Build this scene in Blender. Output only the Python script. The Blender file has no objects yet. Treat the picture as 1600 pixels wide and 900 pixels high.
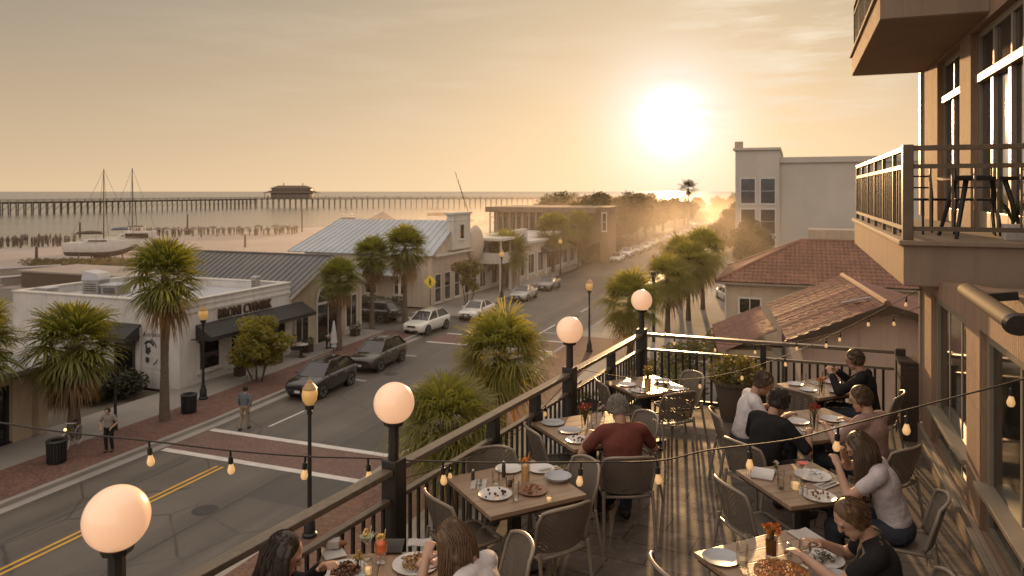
VEIL_TOP = (1.70, 1.82, 1.72); VEIL_LOW = (7.5, 5.4, 3.3); VEIL_MIX = .97
GLOWS = [(300, (.35,.66,1), 5.8), (30, (1,.70,.40), 1.2), (5, (1,.71,.41), 2.9)]
HAZE = .0070
BACKSKY_FILL = (10.8, 9.3, 8.1)
import bpy, bmesh, math, random
from mathutils import Vector, Matrix, noise
R = math.radians
sc = bpy.context.scene
COL = sc.collection
rnd = random.Random(7)

# ------------------------------------------------------------------ camera frame (x across the street, y along it, z up, street at 0)
YAW = R(21); SN, CS = math.sin(YAW), math.cos(YAW)
EYE = 9.5; FPX = 1150.0; HZ = 299.0
TZ = 6.3                                   # terrace floor
def at(px, py, h=0.0):
    """the point of the level h that the photograph shows at px, py"""
    d = FPX * (EYE - h) / (py - HZ); u = (px - 800) / FPX
    return Vector((d * (u * CS - SN), d * (u * SN + CS), h))

# ------------------------------------------------------------------ mesh builder
def rotz(a): return Matrix.Rotation(a, 4, 'Z')
def frame(a, b, up=(0, 0, 1)):
    a, b = Vector(a), Vector(b); y = (b - a).normalized(); u = Vector(up)
    if abs(y.dot(u)) > .99: u = Vector((1, 0, 0))
    x = y.cross(u).normalized(); z = x.cross(y)
    return a, b, x, y, z
class MB:
    def __init__(s): s.v = []; s.f = []; s.m = []; s.mi = 0
    def add(s, vs, fs, M=None):
        o = len(s.v)
        for p in vs: s.v.append(tuple(M @ Vector(p)) if M is not None else tuple(p))
        for f in fs: s.f.append(tuple(i + o for i in f)); s.m.append(s.mi)
        return s
    def box(s, x0, x1, y0, y1, z0, z1, M=None):
        return s.add([(x0,y0,z0),(x1,y0,z0),(x1,y1,z0),(x0,y1,z0),(x0,y0,z1),(x1,y0,z1),(x1,y1,z1),(x0,y1,z1)],
                     [(0,3,2,1),(4,5,6,7),(0,1,5,4),(1,2,6,5),(2,3,7,6),(3,0,4,7)], M)
    def cbox(s, c, d, rz=0):
        return s.box(-d[0]/2, d[0]/2, -d[1]/2, d[1]/2, -d[2]/2, d[2]/2, Matrix.Translation(c) @ rotz(rz))
    def beam(s, a, b, w, h, up=(0,0,1)):
        a, b, x, y, z = frame(a, b, up)
        c = [(-w/2,-h/2),(w/2,-h/2),(w/2,h/2),(-w/2,h/2)]
        vs = [a + x*p + z*q for p, q in c] + [b + x*p + z*q for p, q in c]
        return s.add(vs, [(0,1,2,3),(7,6,5,4),(0,4,5,1),(1,5,6,2),(2,6,7,3),(3,7,4,0)])
    def tube(s, pts, r, n=8, cap=True, flat=1.0):
        pts = [Vector(p) for p in pts]; k = len(pts)
        rs = r if isinstance(r, (list, tuple)) else [r]*k
        vs = []; fs = []; px = None
        for i, p in enumerate(pts):
            t = (pts[min(i+1,k-1)] - pts[max(i-1,0)])
            t = t.normalized() if t.length > 1e-9 else Vector((0,0,1))
            if px is None:
                u = Vector((0,0,1)) if abs(t.z) < .9 else Vector((1,0,0))
                px = t.cross(u).normalized()
            px = (px - t*px.dot(t)).normalized(); py = t.cross(px)
            for j in range(n):
                a = 2*math.pi*j/n
                vs.append(p + px*(math.cos(a)*rs[i]) + py*(math.sin(a)*rs[i]*flat))
        for i in range(k-1):
            for j in range(n):
                fs.append((i*n+j, i*n+(j+1)%n, (i+1)*n+(j+1)%n, (i+1)*n+j))
        if cap:
            fs.append(tuple(range(n-1,-1,-1))); fs.append(tuple(range((k-1)*n, k*n)))
        return s.add(vs, fs)
    def lathe(s, prof, n=20, c=(0,0,0), M=None):
        vs = []; fs = []; c = Vector(c); idx = []
        for r, z in prof:
            if r < 1e-6: idx.append([len(vs)]*n); vs.append(c + Vector((0,0,z)))
            else:
                idx.append(list(range(len(vs), len(vs)+n)))
                vs += [c + Vector((r*math.cos(2*math.pi*j/n), r*math.sin(2*math.pi*j/n), z)) for j in range(n)]
        for a, b in zip(idx, idx[1:]):
            for j in range(n):
                f = [a[j], a[(j+1)%n], b[(j+1)%n], b[j]]
                g = []
                for q in f:
                    if q not in g: g.append(q)
                if len(g) > 2: fs.append(tuple(g))
        return s.add(vs, fs, M)
    def ball(s, c, r, seg=14, rings=9, M=None):
        if not isinstance(r, (list, tuple)): r = (r, r, r)
        T = Matrix.Translation(c) @ (M if M is not None else Matrix.Identity(4)) @ Matrix.Diagonal((*r, 1))
        return s.lathe([(max(0, math.sin(math.pi*i/rings)) if 0 < i < rings else 0, -math.cos(math.pi*i/rings)) for i in range(rings+1)], seg, M=T)
    def capsule(s, a, b, ra, rb, n=12):
        a, b = Vector(a), Vector(b); d = b - a; L = d.length
        if L < 1e-6: return s.ball(a, ra)
        q = d.to_track_quat('Z', 'X').to_matrix().to_4x4()
        pr = [(0,-ra)] + [(ra*math.cos(t), ra*math.sin(t)) for t in (-1.05,-.52,0)] + [(rb*math.cos(t), L + rb*math.sin(t)) for t in (0,.52,1.05)] + [(0, L+rb)]
        return s.lathe(pr, n, M=Matrix.Translation(a) @ q)
    def prism(s, poly, z0, z1, M=None):
        n = len(poly)
        return s.add([(x,y,z0) for x,y in poly] + [(x,y,z1) for x,y in poly],
                     [tuple(range(n-1,-1,-1)), tuple(range(n,2*n))] + [(i,(i+1)%n,n+(i+1)%n,n+i) for i in range(n)], M)
    def quad(s, *p): return s.add(p, [tuple(range(len(p)))])
    def mesh(s, name, mats, smooth=False, recalc=True, bevel=0, bseg=2):
        me = bpy.data.meshes.new(name)
        me.from_pydata(s.v, [], s.f)
        if not isinstance(mats, (list, tuple)): mats = [mats]
        for m in mats: me.materials.append(m)
        if len(mats) > 1: me.polygons.foreach_set('material_index', s.m)
        if recalc or bevel:
            bm = bmesh.new(); bm.from_mesh(me)
            if recalc: bmesh.ops.recalc_face_normals(bm, faces=bm.faces)
            if bevel:
                es = [e for e in bm.edges if len(e.link_faces) == 2 and e.calc_face_angle(0) > .6]
                bmesh.ops.bevel(bm, geom=es, offset=bevel, segments=bseg, affect='EDGES', profile=.6, clamp_overlap=True)
            bm.to_mesh(me); bm.free()
        if smooth:
            me.polygons.foreach_set('use_smooth', [True]*len(me.polygons))
            if smooth != 'all': me.set_sharp_from_angle(angle=R(38 if smooth is True else smooth))
        me.update()
        return me
    def build(s, name, mats, parent=None, **kw):
        return link(name, s.mesh(name, mats, **kw), parent)

def basis(o):
    M = Matrix.Translation(o.location) @ o.rotation_euler.to_matrix().to_4x4() @ Matrix.Diagonal((*o.scale, 1))
    if o.parent: M = basis(o.parent) @ o.matrix_parent_inverse @ M
    return M
WORLD_PARENT = [True]
def link(name, me, parent=None):
    o = bpy.data.objects.new(name, me); COL.objects.link(o)
    if parent is not None:
        o.parent = parent
        if parent.get('_w'): o.matrix_parent_inverse = basis(parent).inverted(); o['_w'] = 1
    return o
def tag(o, label=None, cat=None, group=None, kind=None):
    for k, v in (('label', label), ('category', cat), ('group', group), ('kind', kind)):
        if v: o[k] = v
    return o
def thing(name, label, cat, loc=(0,0,0), rz=0, group=None, world=False):
    """an Empty at the thing's base; world=True: its parts are given in world coordinates"""
    o = bpy.data.objects.new(name, None); COL.objects.link(o)
    o.empty_display_size = .2; o.location = loc; o.rotation_euler = (0,0,rz)
    tag(o, label, cat, group)
    if world: o['_w'] = 1
    return o
def dup(root, loc=None, rz=None, label=None, group=None, scale=None):
    r = root.copy(); COL.objects.link(r)
    if loc is not None: r.location = loc
    if rz is not None: r.rotation_euler = (0,0,rz)
    if scale is not None: r.scale = (scale,)*3 if not isinstance(scale, tuple) else scale
    if label: r['label'] = label
    if group: r['group'] = group
    for ch in list(root.children):
        c = ch.copy(); COL.objects.link(c); c.parent = r
        for g in list(ch.children):
            d = g.copy(); COL.objects.link(d); d.parent = c
    return r
class Proto:
    """the first use moves the original itself, later uses copy it"""
    def __init__(s, make): s.make = make; s.o = None
    def place(s, loc, rz, label, group=None, scale=None):
        if s.o is None:
            s.o = s.make(); o = s.o
            o.location = loc; o.rotation_euler = (0,0,rz)
            if scale is not None: o.scale = (scale,)*3 if not isinstance(scale, tuple) else scale
            o['label'] = label
            if group: o['group'] = group
            return o
        return dup(s.o, loc, rz, label, group, scale if scale is not None else 1.0)

# ------------------------------------------------------------------ materials
def nn(nt, t, **kw):
    n = nt.nodes.new(t)
    for k, v in kw.items():
        if k in n.inputs: n.inputs[k].default_value = v
        else: setattr(n, k, v)
    return n
def newmat(name):
    m = bpy.data.materials.new(name); m.use_nodes = True
    nt = m.node_tree; nt.nodes.clear()
    out = nt.nodes.new('ShaderNodeOutputMaterial'); b = nt.nodes.new('ShaderNodeBsdfPrincipled')
    nt.links.new(b.outputs[0], out.inputs[0])
    return m, nt, b, out
def coords(nt, scale=(1,1,1), world=False):
    mp = nn(nt, 'ShaderNodeMapping'); mp.inputs['Scale'].default_value = scale
    if world: nt.links.new(nn(nt,'ShaderNodeNewGeometry').outputs['Position'], mp.inputs[0])
    else: nt.links.new(nn(nt,'ShaderNodeTexCoord').outputs['Object'], mp.inputs[0])
    return mp.outputs[0]
def mixc(nt, fac, a, b, blend='MIX'):
    mx = nn(nt, 'ShaderNodeMix', data_type='RGBA', blend_type=blend)
    for s, v in ((0, fac), (6, a), (7, b)):
        if isinstance(v, (int, float)): mx.inputs[s].default_value = v
        elif isinstance(v, tuple): mx.inputs[s].default_value = (*v, 1) if len(v) == 3 else v
        else: nt.links.new(v, mx.inputs[s])
    return mx.outputs[2]
def ramp(nt, fac, lo, hi):
    mr = nn(nt, 'ShaderNodeMapRange'); nt.links.new(fac, mr.inputs[0])
    mr.inputs[1].default_value = lo; mr.inputs[2].default_value = hi
    return mr.outputs[0]
def noiz(nt, vec, scale, detail=4, rough=.55):
    n = nn(nt, 'ShaderNodeTexNoise'); n.inputs['Scale'].default_value = scale; n.inputs['Detail'].default_value = detail
    n.inputs['Roughness'].default_value = rough; nt.links.new(vec, n.inputs[0]); return n.outputs[0]
def bumpn(nt, b, h, strength, dist=.02):
    bp = nn(nt, 'ShaderNodeBump'); bp.inputs['Strength'].default_value = strength; bp.inputs['Distance'].default_value = dist
    nt.links.new(h, bp.inputs['Height']); nt.links.new(bp.outputs[0], b.inputs['Normal']); return bp
STREAK = ('stucco', 'plaster', 'trim')
def M(name, c, c2=None, rough=.6, scale=3, lo=.35, hi=.65, bump=0, bscale=40, stretch=(1,1,1), metal=0, spec=.5, emis=0, ecol=None, world=False, dirt=0, coat=0, island=0):
    """a surface whose colour wanders between c and c2, with a fine bump and broad dirt"""
    m, nt, b, out = newmat(name)
    v = coords(nt, stretch, world)
    c2 = c2 or tuple(x*.8 for x in c)
    col = mixc(nt, ramp(nt, noiz(nt, v, scale), lo, hi), c, c2)
    if dirt:
        col = mixc(nt, ramp(nt, noiz(nt, v, scale*.23, 6, .65), .42, .72), col, tuple(x*(1-dirt) for x in c))
    if any(q in name for q in STREAK):
        st_ = ramp(nt, noiz(nt, coords(nt, (2.2,2.2,.12), world), 1.6, 5, .7), .5, .78)
        col = mixc(nt, st_, col, tuple(x*.62 for x in c))
    if island:
        g = nn(nt, 'ShaderNodeNewGeometry'); mr = nn(nt, 'ShaderNodeMapRange'); nt.links.new(g.outputs['Random Per Island'], mr.inputs[0])
        mr.inputs[3].default_value = 1-island; mr.inputs[4].default_value = 1+island*.6
        col = mixc(nt, 1.0, col, mr.outputs[0], 'MULTIPLY')
    nt.links.new(col, b.inputs['Base Color'])
    b.inputs['Roughness'].default_value = rough; b.inputs['Metallic'].default_value = metal
    b.inputs['Specular IOR Level'].default_value = spec
    if coat: b.inputs['Coat Weight'].default_value = coat; b.inputs['Coat Roughness'].default_value = .06
    if bump: bumpn(nt, b, noiz(nt, v, bscale, 3), bump)
    if emis:
        b.inputs['Emission Color'].default_value = (*(ecol or c), 1); b.inputs['Emission Strength'].default_value = emis
    return m
def leafmat(name, c, c2, trans=.4, hue=.5, rough=.5):
    m, nt, b, out = newmat(name)
    nt.nodes.remove(b)
    g = nn(nt, 'ShaderNodeNewGeometry')
    col = mixc(nt, g.outputs['Random Per Island'], c, c2)
    big = ramp(nt, noiz(nt, coords(nt), .9, 3), .35, .7)
    col = mixc(nt, big, col, tuple(x*hue for x in c))
    d = nn(nt, 'ShaderNodeBsdfDiffuse'); t = nn(nt, 'ShaderNodeBsdfTranslucent'); gl = nn(nt, 'ShaderNodeBsdfGlossy', Roughness=rough)
    nt.links.new(col, d.inputs[0])
    tc = mixc(nt, 1.0, col, (1.9, 1.75, .8), 'MULTIPLY'); nt.links.new(tc, t.inputs[0])
    gl.inputs[0].default_value = (.9, .85, .75, 1)
    m1 = nn(nt, 'ShaderNodeMixShader'); m1.inputs[0].default_value = trans
    nt.links.new(d.outputs[0], m1.inputs[1]); nt.links.new(t.outputs[0], m1.inputs[2])
    m2 = nn(nt, 'ShaderNodeMixShader'); m2.inputs[0].default_value = .05
    nt.links.new(m1.outputs[0], m2.inputs[1]); nt.links.new(gl.outputs[0], m2.inputs[2])
    nt.links.new(m2.outputs[0], out.inputs[0])
    return m
def glassmat(name, c=(.985,.985,.98), rough=.02, ior=1.3):
    m, nt, b, out = newmat(name); nt.nodes.remove(b)
    g = nn(nt, 'ShaderNodeBsdfGlossy', Roughness=rough); g.inputs[0].default_value = (.95,.92,.88,1)
    t = nn(nt, 'ShaderNodeBsdfTransparent'); t.inputs[0].default_value = (*c, 1)
    lw = nn(nt, 'ShaderNodeLayerWeight', Blend=.35)
    mx = nn(nt, 'ShaderNodeMixShader')
    nt.links.new(ramp(nt, lw.outputs['Fresnel'], .02, 1.5), mx.inputs[0])
    nt.links.new(t.outputs[0], mx.inputs[1]); nt.links.new(g.outputs[0], mx.inputs[2]); nt.links.new(mx.outputs[0], out.inputs[0])
    return m
def brickmat(name, c1, c2, mortar, bw, bh, ms=.02, rough=.7, world=True, off=.5, bump=.25, rz=0, axes='xy', spec=.4, wear=.35, rough2=None):
    m, nt, b, out = newmat(name)
    v = coords(nt, (1,1,1), world)
    if axes == 'yz':
        cx = nn(nt, 'ShaderNodeSeparateXYZ'); cb = nn(nt, 'ShaderNodeCombineXYZ'); nt.links.new(v, cx.inputs[0])
        ad = nn(nt, 'ShaderNodeMath', operation='ADD'); nt.links.new(cx.outputs[0], ad.inputs[0]); nt.links.new(cx.outputs[1], ad.inputs[1])
        nt.links.new(ad.outputs[0], cb.inputs[0]); nt.links.new(cx.outputs[2], cb.inputs[1]); v2 = cb.outputs[0]
    else:
        mp = nn(nt, 'ShaderNodeMapping'); mp.inputs['Rotation'].default_value = (0,0,rz); nt.links.new(v, mp.inputs[0]); v2 = mp.outputs[0]
    t = nn(nt, 'ShaderNodeTexBrick', offset=off); nt.links.new(v2, t.inputs[0])
    t.inputs['Color1'].default_value = (*c1,1); t.inputs['Color2'].default_value = (*c2,1); t.inputs['Mortar'].default_value = (*mortar,1)
    t.inputs['Scale'].default_value = 1; t.inputs['Mortar Size'].default_value = ms; t.inputs['Brick Width'].default_value = bw; t.inputs['Row Height'].default_value = bh
    t.inputs['Mortar Smooth'].default_value = .3
    n1 = noiz(nt, v, 1.3, 6, .65)
    col = mixc(nt, ramp(nt, n1, .4, .75), t.outputs[0], mixc(nt, wear, t.outputs[0], (.02,.018,.015)))
    col = mixc(nt, ramp(nt, noiz(nt, v, 9, 4), .5, .8), col, mixc(nt, .25, col, (.5,.42,.35)))
    nt.links.new(col, b.inputs['Base Color'])
    b.inputs['Specular IOR Level'].default_value = spec
    if rough2 is not None:
        mr = nn(nt, 'ShaderNodeMapRange'); nt.links.new(n1, mr.inputs[0]); mr.inputs[1].default_value = .35; mr.inputs[2].default_value = .65
        mr.inputs[3].default_value = rough; mr.inputs[4].default_value = rough2; nt.links.new(mr.outputs[0], b.inputs['Roughness'])
    else: b.inputs['Roughness'].default_value = rough
    hm = mixc(nt, .25, t.outputs['Fac'], noiz(nt, v, 30, 3))
    bp = bumpn(nt, b, hm, bump, .01); bp.invert = True
    return m

def wovenmat(name, c, c2, s=240.0, hole=.2):
    """plastic weave with real gaps between the strands"""
    m, nt, b, out = newmat(name)
    v = coords(nt)
    w1 = nn(nt, 'ShaderNodeTexWave', Scale=s/10, bands_direction='X'); w2 = nn(nt, 'ShaderNodeTexWave', Scale=s/10, bands_direction='DIAGONAL')
    nt.links.new(v, w1.inputs[0]); nt.links.new(v, w2.inputs[0])
    mn = nn(nt, 'ShaderNodeMath', operation='MAXIMUM'); nt.links.new(w1.outputs[1], mn.inputs[0]); nt.links.new(w2.outputs[1], mn.inputs[1])
    lt = nn(nt, 'ShaderNodeMath', operation='LESS_THAN'); nt.links.new(mn.outputs[0], lt.inputs[0]); lt.inputs[1].default_value = hole
    nt.links.new(mixc(nt, mn.outputs[0], c2, c), b.inputs['Base Color'])
    b.inputs['Roughness'].default_value = .5; b.inputs['Specular IOR Level'].default_value = .35
    bumpn(nt, b, mn.outputs[0], .5, .004)
    t = nn(nt, 'ShaderNodeBsdfTransparent'); mx = nn(nt, 'ShaderNodeMixShader')
    nt.links.new(lt.outputs[0], mx.inputs[0]); nt.links.new(b.outputs[0], mx.inputs[1]); nt.links.new(t.outputs[0], mx.inputs[2]); nt.links.new(mx.outputs[0], out.inputs[0])
    return m

m_stucco_white = M('white stucco', (.66,.63,.60), (.60,.57,.54), .85, 1.2, bump=.15, bscale=60, dirt=.25)
m_stucco_tan = M('tan stucco', (.50,.40,.29), (.44,.35,.25), .85, 1.5, bump=.2, bscale=50, dirt=.25)
m_stucco_grey = M('grey stucco', (.52,.48,.45), (.47,.43,.40), .85, .8, bump=.12, bscale=50, dirt=.2)
m_plaster = M('combed plaster', (.40,.258,.17), (.345,.22,.143), .8, 5, stretch=(9,9,.8), bump=.9, bscale=9, dirt=.2)
m_plaster_plain = M('smooth plaster', (.33,.255,.19), (.28,.215,.16), .8, 1.5, bump=.12, bscale=40, dirt=.15)
m_soffit = M('painted soffit', (.34,.25,.17), (.30,.22,.15), .8, 1.2, bump=.1, bscale=30)
m_trim = M('white painted trim', (.66,.62,.56), (.60,.56,.5), .5, 4, dirt=.15)
m_trim_cream = M('cream painted metal', (.31,.26,.195), (.26,.215,.16), .4, 4, dirt=.15)
m_iron = M('dark bronze metal', (.035,.03,.024), (.022,.02,.017), .42, 6, dirt=.3, bump=.05, bscale=60)
m_black = M('black painted metal', (.018,.018,.017), (.012,.012,.012), .45, 5)
m_rail = M('weathered rail paint', (.17,.135,.10), (.12,.095,.07), .30, 6, stretch=(3,3,3), dirt=.3, bump=.1, bscale=40)
m_balrail = M('bronze rail paint', (.16,.125,.085), (.12,.095,.065), .4, 6, dirt=.2)
m_metalroof = M('blue grey metal roof', (.42,.45,.48), (.36,.39,.42), .45, .7, metal=.0, dirt=.2)
m_metalroof_dark = M('dark grey metal roof', (.15,.145,.14), (.11,.107,.105), .5, .7, dirt=.25)
m_flatroof = M('pale roof membrane', (.50,.50,.52), (.38,.39,.41), .7, .35, lo=.3, hi=.7, dirt=.3)
m_awning = M('dark awning canvas', (.05,.048,.045), (.037,.036,.034), .8, 6)
m_tile = M('clay barrel tile', (.25,.115,.068), (.155,.08,.05), .75, 2.2, dirt=.45, bump=.3, bscale=25, island=.0)
m_wood_dark = M('dark wood', (.07,.045,.03), (.045,.03,.02), .55, 4, stretch=(1,1,8), bump=.15)
m_wood_roof = M('brown shingle', (.15,.10,.065), (.11,.075,.05), .8, 3, dirt=.2)
m_asphalt = M('asphalt', (.150,.127,.106), (.118,.10,.084), .5, .35, world=True, dirt=.3, bump=.3, bscale=55)
def weather_road(m):
    nt = m.node_tree; b = [n for n in nt.nodes if n.type == 'BSDF_PRINCIPLED'][0]
    old = b.inputs['Base Color'].links[0].from_socket
    v = coords(nt, (1,1,1), True); nz = nn(nt,'ShaderNodeTexNoise', Scale=1.5); nt.links.new(v, nz.inputs[0])
    v2 = mixc(nt, .12, v, nz.outputs[1])
    vo = nn(nt, 'ShaderNodeTexVoronoi', feature='DISTANCE_TO_EDGE', Scale=.33); nt.links.new(v2, vo.inputs[0])
    crack = ramp(nt, vo.outputs['Distance'], .013, .0)
    keep = ramp(nt, noiz(nt, v, .22, 3), .42, .52)
    mm = nn(nt, 'ShaderNodeMath', operation='MULTIPLY'); nt.links.new(crack, mm.inputs[0]); nt.links.new(keep, mm.inputs[1])
    col = mixc(nt, mm.outputs[0], old, (.045,.039,.033))
    tr = coords(nt, (1.1,.02,1), True); col = mixc(nt, ramp(nt, noiz(nt, tr, 1.0, 3), .42, .65), col, mixc(nt, .5, col, (.04,.036,.032)))
    vp = nn(nt, 'ShaderNodeTexVoronoi', Scale=.09, distance='CHEBYCHEV'); nt.links.new(v, vp.inputs[0])
    sp = nn(nt, 'ShaderNodeSeparateColor'); nt.links.new(vp.outputs['Color'], sp.inputs[0])
    col = mixc(nt, ramp(nt, sp.outputs[0], .80, .81), col, mixc(nt, .6, col, (.05,.045,.04)))
    oil = ramp(nt, noiz(nt, v, .9, 5, .7), .68, .8); col = mixc(nt, oil, col, mixc(nt, .45, col, (.02,.018,.016)))
    nt.links.new(col, b.inputs['Base Color'])
weather_road(m_asphalt)
m_concrete = M('concrete paving', (.30,.27,.24), (.25,.225,.20), .85, .5, world=True, dirt=.3, bump=.12, bscale=30)
m_kerb = M('kerb concrete', (.34,.31,.28), (.28,.25,.22), .85, .8, world=True, dirt=.3)
m_sidebrick = brickmat('red brick paving', (.19,.085,.06), (.135,.065,.05), (.10,.075,.062), .22, .11, .012, .85)
m_crossbrick = brickmat('crosswalk brick', (.20,.115,.09), (.16,.095,.077), (.11,.08,.068), .22, .11, .012, .8, wear=.2)
m_line = M('white road paint', (.62,.58,.53), (.42,.39,.36), .7, 2.0, world=True, lo=.45, hi=.8)
m_yellow = M('yellow road paint', (.62,.36,.06), (.42,.25,.055), .7, 2.0, world=True, lo=.45, hi=.8)
m_sand = M('beach sand', (.35,.30,.275), (.29,.245,.225), .95, .06, world=True, bump=.2, bscale=3)
m_soil = M('dry ground', (.16,.125,.085), (.10,.085,.05), .95, .12, world=True, dirt=.3, bump=.3, bscale=5)
m_floor = brickmat('terrace tile', (.185,.15,.122), (.135,.11,.09), (.06,.05,.042), .62, .36, .008, .6, bump=.3, rz=R(6), wear=.45, rough2=.85, spec=.16)
m_darkglass = M('dark window glass', (.022,.02,.017), (.012,.011,.010), .06, 1.2, spec=.7)
m_greyglass = M('dim window glass', (.06,.055,.048), (.03,.028,.025), .1, .8, spec=.8)
m_wall_brick = brickmat('old wall brick', (.22,.12,.085), (.16,.09,.065), (.24,.2,.17), .22, .075, .012, .85, axes='yz')
m_lampglass = M('amber lamp glass', (.85,.55,.22), (.75,.45,.16), .35, 5, emis=.18, ecol=(1,.55,.16))
m_globe = None
# ------------------------------------------------------------------ camera, sun, sky
cam = bpy.data.cameras.new('camera'); camo = bpy.data.objects.new('camera', cam); COL.objects.link(camo)
camo.location = (0, 0, EYE); camo.rotation_euler = (R(90), 0, YAW)
cam.sensor_width = 36; cam.lens = 36*FPX/1600; cam.shift_y = -151/1600; cam.clip_end = 60000; cam.clip_start = .05
cam.dof.use_dof = True; cam.dof.focus_distance = 6.5; cam.dof.aperture_fstop = 2.8
sc.camera = camo
SUN_EL, SUN_AZ = R(5.3), R(-8.73)                 # azimuth from +y towards +x
SUN = Vector((math.sin(SUN_AZ)*math.cos(SUN_EL), math.cos(SUN_AZ)*math.cos(SUN_EL), math.sin(SUN_EL)))
sl = bpy.data.lights.new('sun', 'SUN'); so = bpy.data.objects.new('sun', sl); COL.objects.link(so)
sl.energy = 5.0; sl.angle = R(.6); sl.color = (1, .58, .25)
so.rotation_euler = SUN.to_track_quat('Z', 'Y').to_euler(); so.location = (0, 0, 60)
w = bpy.data.worlds.new('World'); sc.world = w; w.use_nodes = True
nt = w.node_tree; nt.nodes.clear()
out = nn(nt, 'ShaderNodeOutputWorld'); bg = nn(nt, 'ShaderNodeBackground'); bg.inputs[1].default_value = .10
sky = nn(nt, 'ShaderNodeTexSky', sky_type='NISHITA'); sky.sun_disc = False; sky.sun_elevation = SUN_EL; sky.sun_rotation = SUN_AZ
sky.air_density = 1.2; sky.dust_density = 3.0; sky.ozone_density = .6
tc = nn(nt, 'ShaderNodeTexCoord')
dot = nn(nt, 'ShaderNodeVectorMath', operation='DOT_PRODUCT'); nt.links.new(tc.outputs['Generated'], dot.inputs[0]); dot.inputs[1].default_value = SUN
sep = nn(nt, 'ShaderNodeSeparateXYZ'); nt.links.new(tc.outputs['Generated'], sep.inputs[0])
def mth(op, a, b=None):
    n = nn(nt, 'ShaderNodeMath', operation=op)
    for i, v in enumerate((a, b)):
        if v is None: continue
        if isinstance(v, (int, float)): n.inputs[i].default_value = v
        else: nt.links.new(v, n.inputs[i])
    return n.outputs[0]
dp = mth('MAXIMUM', dot.outputs['Value'], 0.0)
def glow(power, col, k):
    p = mth('MULTIPLY', mth('POWER', dp, power), k)
    return mixc(nt, 1.0, p, col, 'MULTIPLY')
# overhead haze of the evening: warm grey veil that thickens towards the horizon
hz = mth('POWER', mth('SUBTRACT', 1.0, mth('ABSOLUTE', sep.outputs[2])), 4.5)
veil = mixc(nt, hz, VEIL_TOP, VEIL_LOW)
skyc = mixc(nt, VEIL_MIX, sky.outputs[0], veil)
# high and eastern sky, raised out of view as added fill for shaded sides
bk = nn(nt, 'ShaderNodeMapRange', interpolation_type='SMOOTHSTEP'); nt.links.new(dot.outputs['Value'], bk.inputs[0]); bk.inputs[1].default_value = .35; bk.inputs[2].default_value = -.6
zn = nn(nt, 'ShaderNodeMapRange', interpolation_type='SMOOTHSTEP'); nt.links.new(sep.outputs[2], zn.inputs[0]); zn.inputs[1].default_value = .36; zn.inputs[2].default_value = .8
skyc = mixc(nt, mth('MAXIMUM', bk.outputs[0], zn.outputs[0]), skyc, BACKSKY_FILL)
acc = skyc
for p, c, k in GLOWS: acc = mixc(nt, 1.0, acc, glow(p, c, k), 'ADD')
core = nn(nt, 'ShaderNodeMapRange', interpolation_type='SMOOTHERSTEP'); nt.links.new(dot.outputs['Value'], core.inputs[0])
core.inputs[1].default_value = math.cos(R(3.6)); core.inputs[2].default_value = math.cos(R(.6))
acc = mixc(nt, 1.0, acc, mixc(nt, 1.0, core.outputs[0], (1.0, 1.6, 2.4), 'MULTIPLY'), 'ADD')
# thin cirrus streaks
mp = nn(nt, 'ShaderNodeMapping'); mp.inputs['Scale'].default_value = (2.2, 2.2, 17); mp.inputs['Rotation'].default_value = (R(3), R(-4), 0); mp.inputs['Location'].default_value = (.9, .3, .55)
nt.links.new(tc.outputs['Generated'], mp.inputs[0])
cn = noiz(nt, mp.outputs[0], 2.6, 8, .6)
cdir = Vector((.36*CS-.92*SN*.0-SN, .36*SN+CS, .185)).normalized()
cd = nn(nt, 'ShaderNodeVectorMath', operation='DOT_PRODUCT'); nt.links.new(tc.outputs['Generated'], cd.inputs[0]); cd.inputs[1].default_value = cdir
cwm = mth('ADD', mth('MULTIPLY', ramp(nt, cd.outputs['Value'], math.cos(R(9)), math.cos(R(3))), 1.5), mth('MULTIPLY', ramp(nt, dot.outputs['Value'], .70, .95), .22))
cm = mth('MULTIPLY', mth('MULTIPLY', ramp(nt, cn, .46, .66), ramp(nt, sep.outputs[2], .03, .10)), cwm)
acc = mixc(nt, mth('MULTIPLY', cm, .6), acc, (9.6, 8.0, 6.0))
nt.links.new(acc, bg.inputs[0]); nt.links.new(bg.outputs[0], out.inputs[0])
sc.view_settings.view_transform = 'Standard'; sc.view_settings.look = 'None'; sc.view_settings.exposure = 0
sc.cycles.use_denoising = True
sc.cycles.max_bounces = 6; sc.cycles.diffuse_bounces = 3; sc.cycles.transparent_max_bounces = 16; sc.cycles.volume_bounces = 0
sc.cycles.caustics_reflective = False; sc.cycles.caustics_refractive = False
sc.cycles.sample_clamp_indirect = 4
# evening haze lying over the town, lit by the low sun
hm = bpy.data.materials.new('evening haze'); hm.use_nodes = True; hn = hm.node_tree; hn.nodes.clear()
ho = nn(hn, 'ShaderNodeOutputMaterial'); vs = nn(hn, 'ShaderNodeVolumeScatter'); vs.inputs['Color'].default_value = (1, .87, .74, 1)
hy = nn(hn, 'ShaderNodeSeparateXYZ'); hn.links.new(nn(hn, 'ShaderNodeNewGeometry').outputs['Position'], hy.inputs[0])
hr_ = nn(hn, 'ShaderNodeMapRange', interpolation_type='SMOOTHSTEP'); hn.links.new(hy.outputs[1], hr_.inputs[0]); hr_.inputs[1].default_value = 14; hr_.inputs[2].default_value = 125; hr_.inputs[4].default_value = HAZE
hz2 = nn(hn, 'ShaderNodeMapRange', interpolation_type='SMOOTHSTEP'); hn.links.new(hy.outputs[2], hz2.inputs[0]); hz2.inputs[1].default_value = 9.9; hz2.inputs[2].default_value = 3.0
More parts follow.
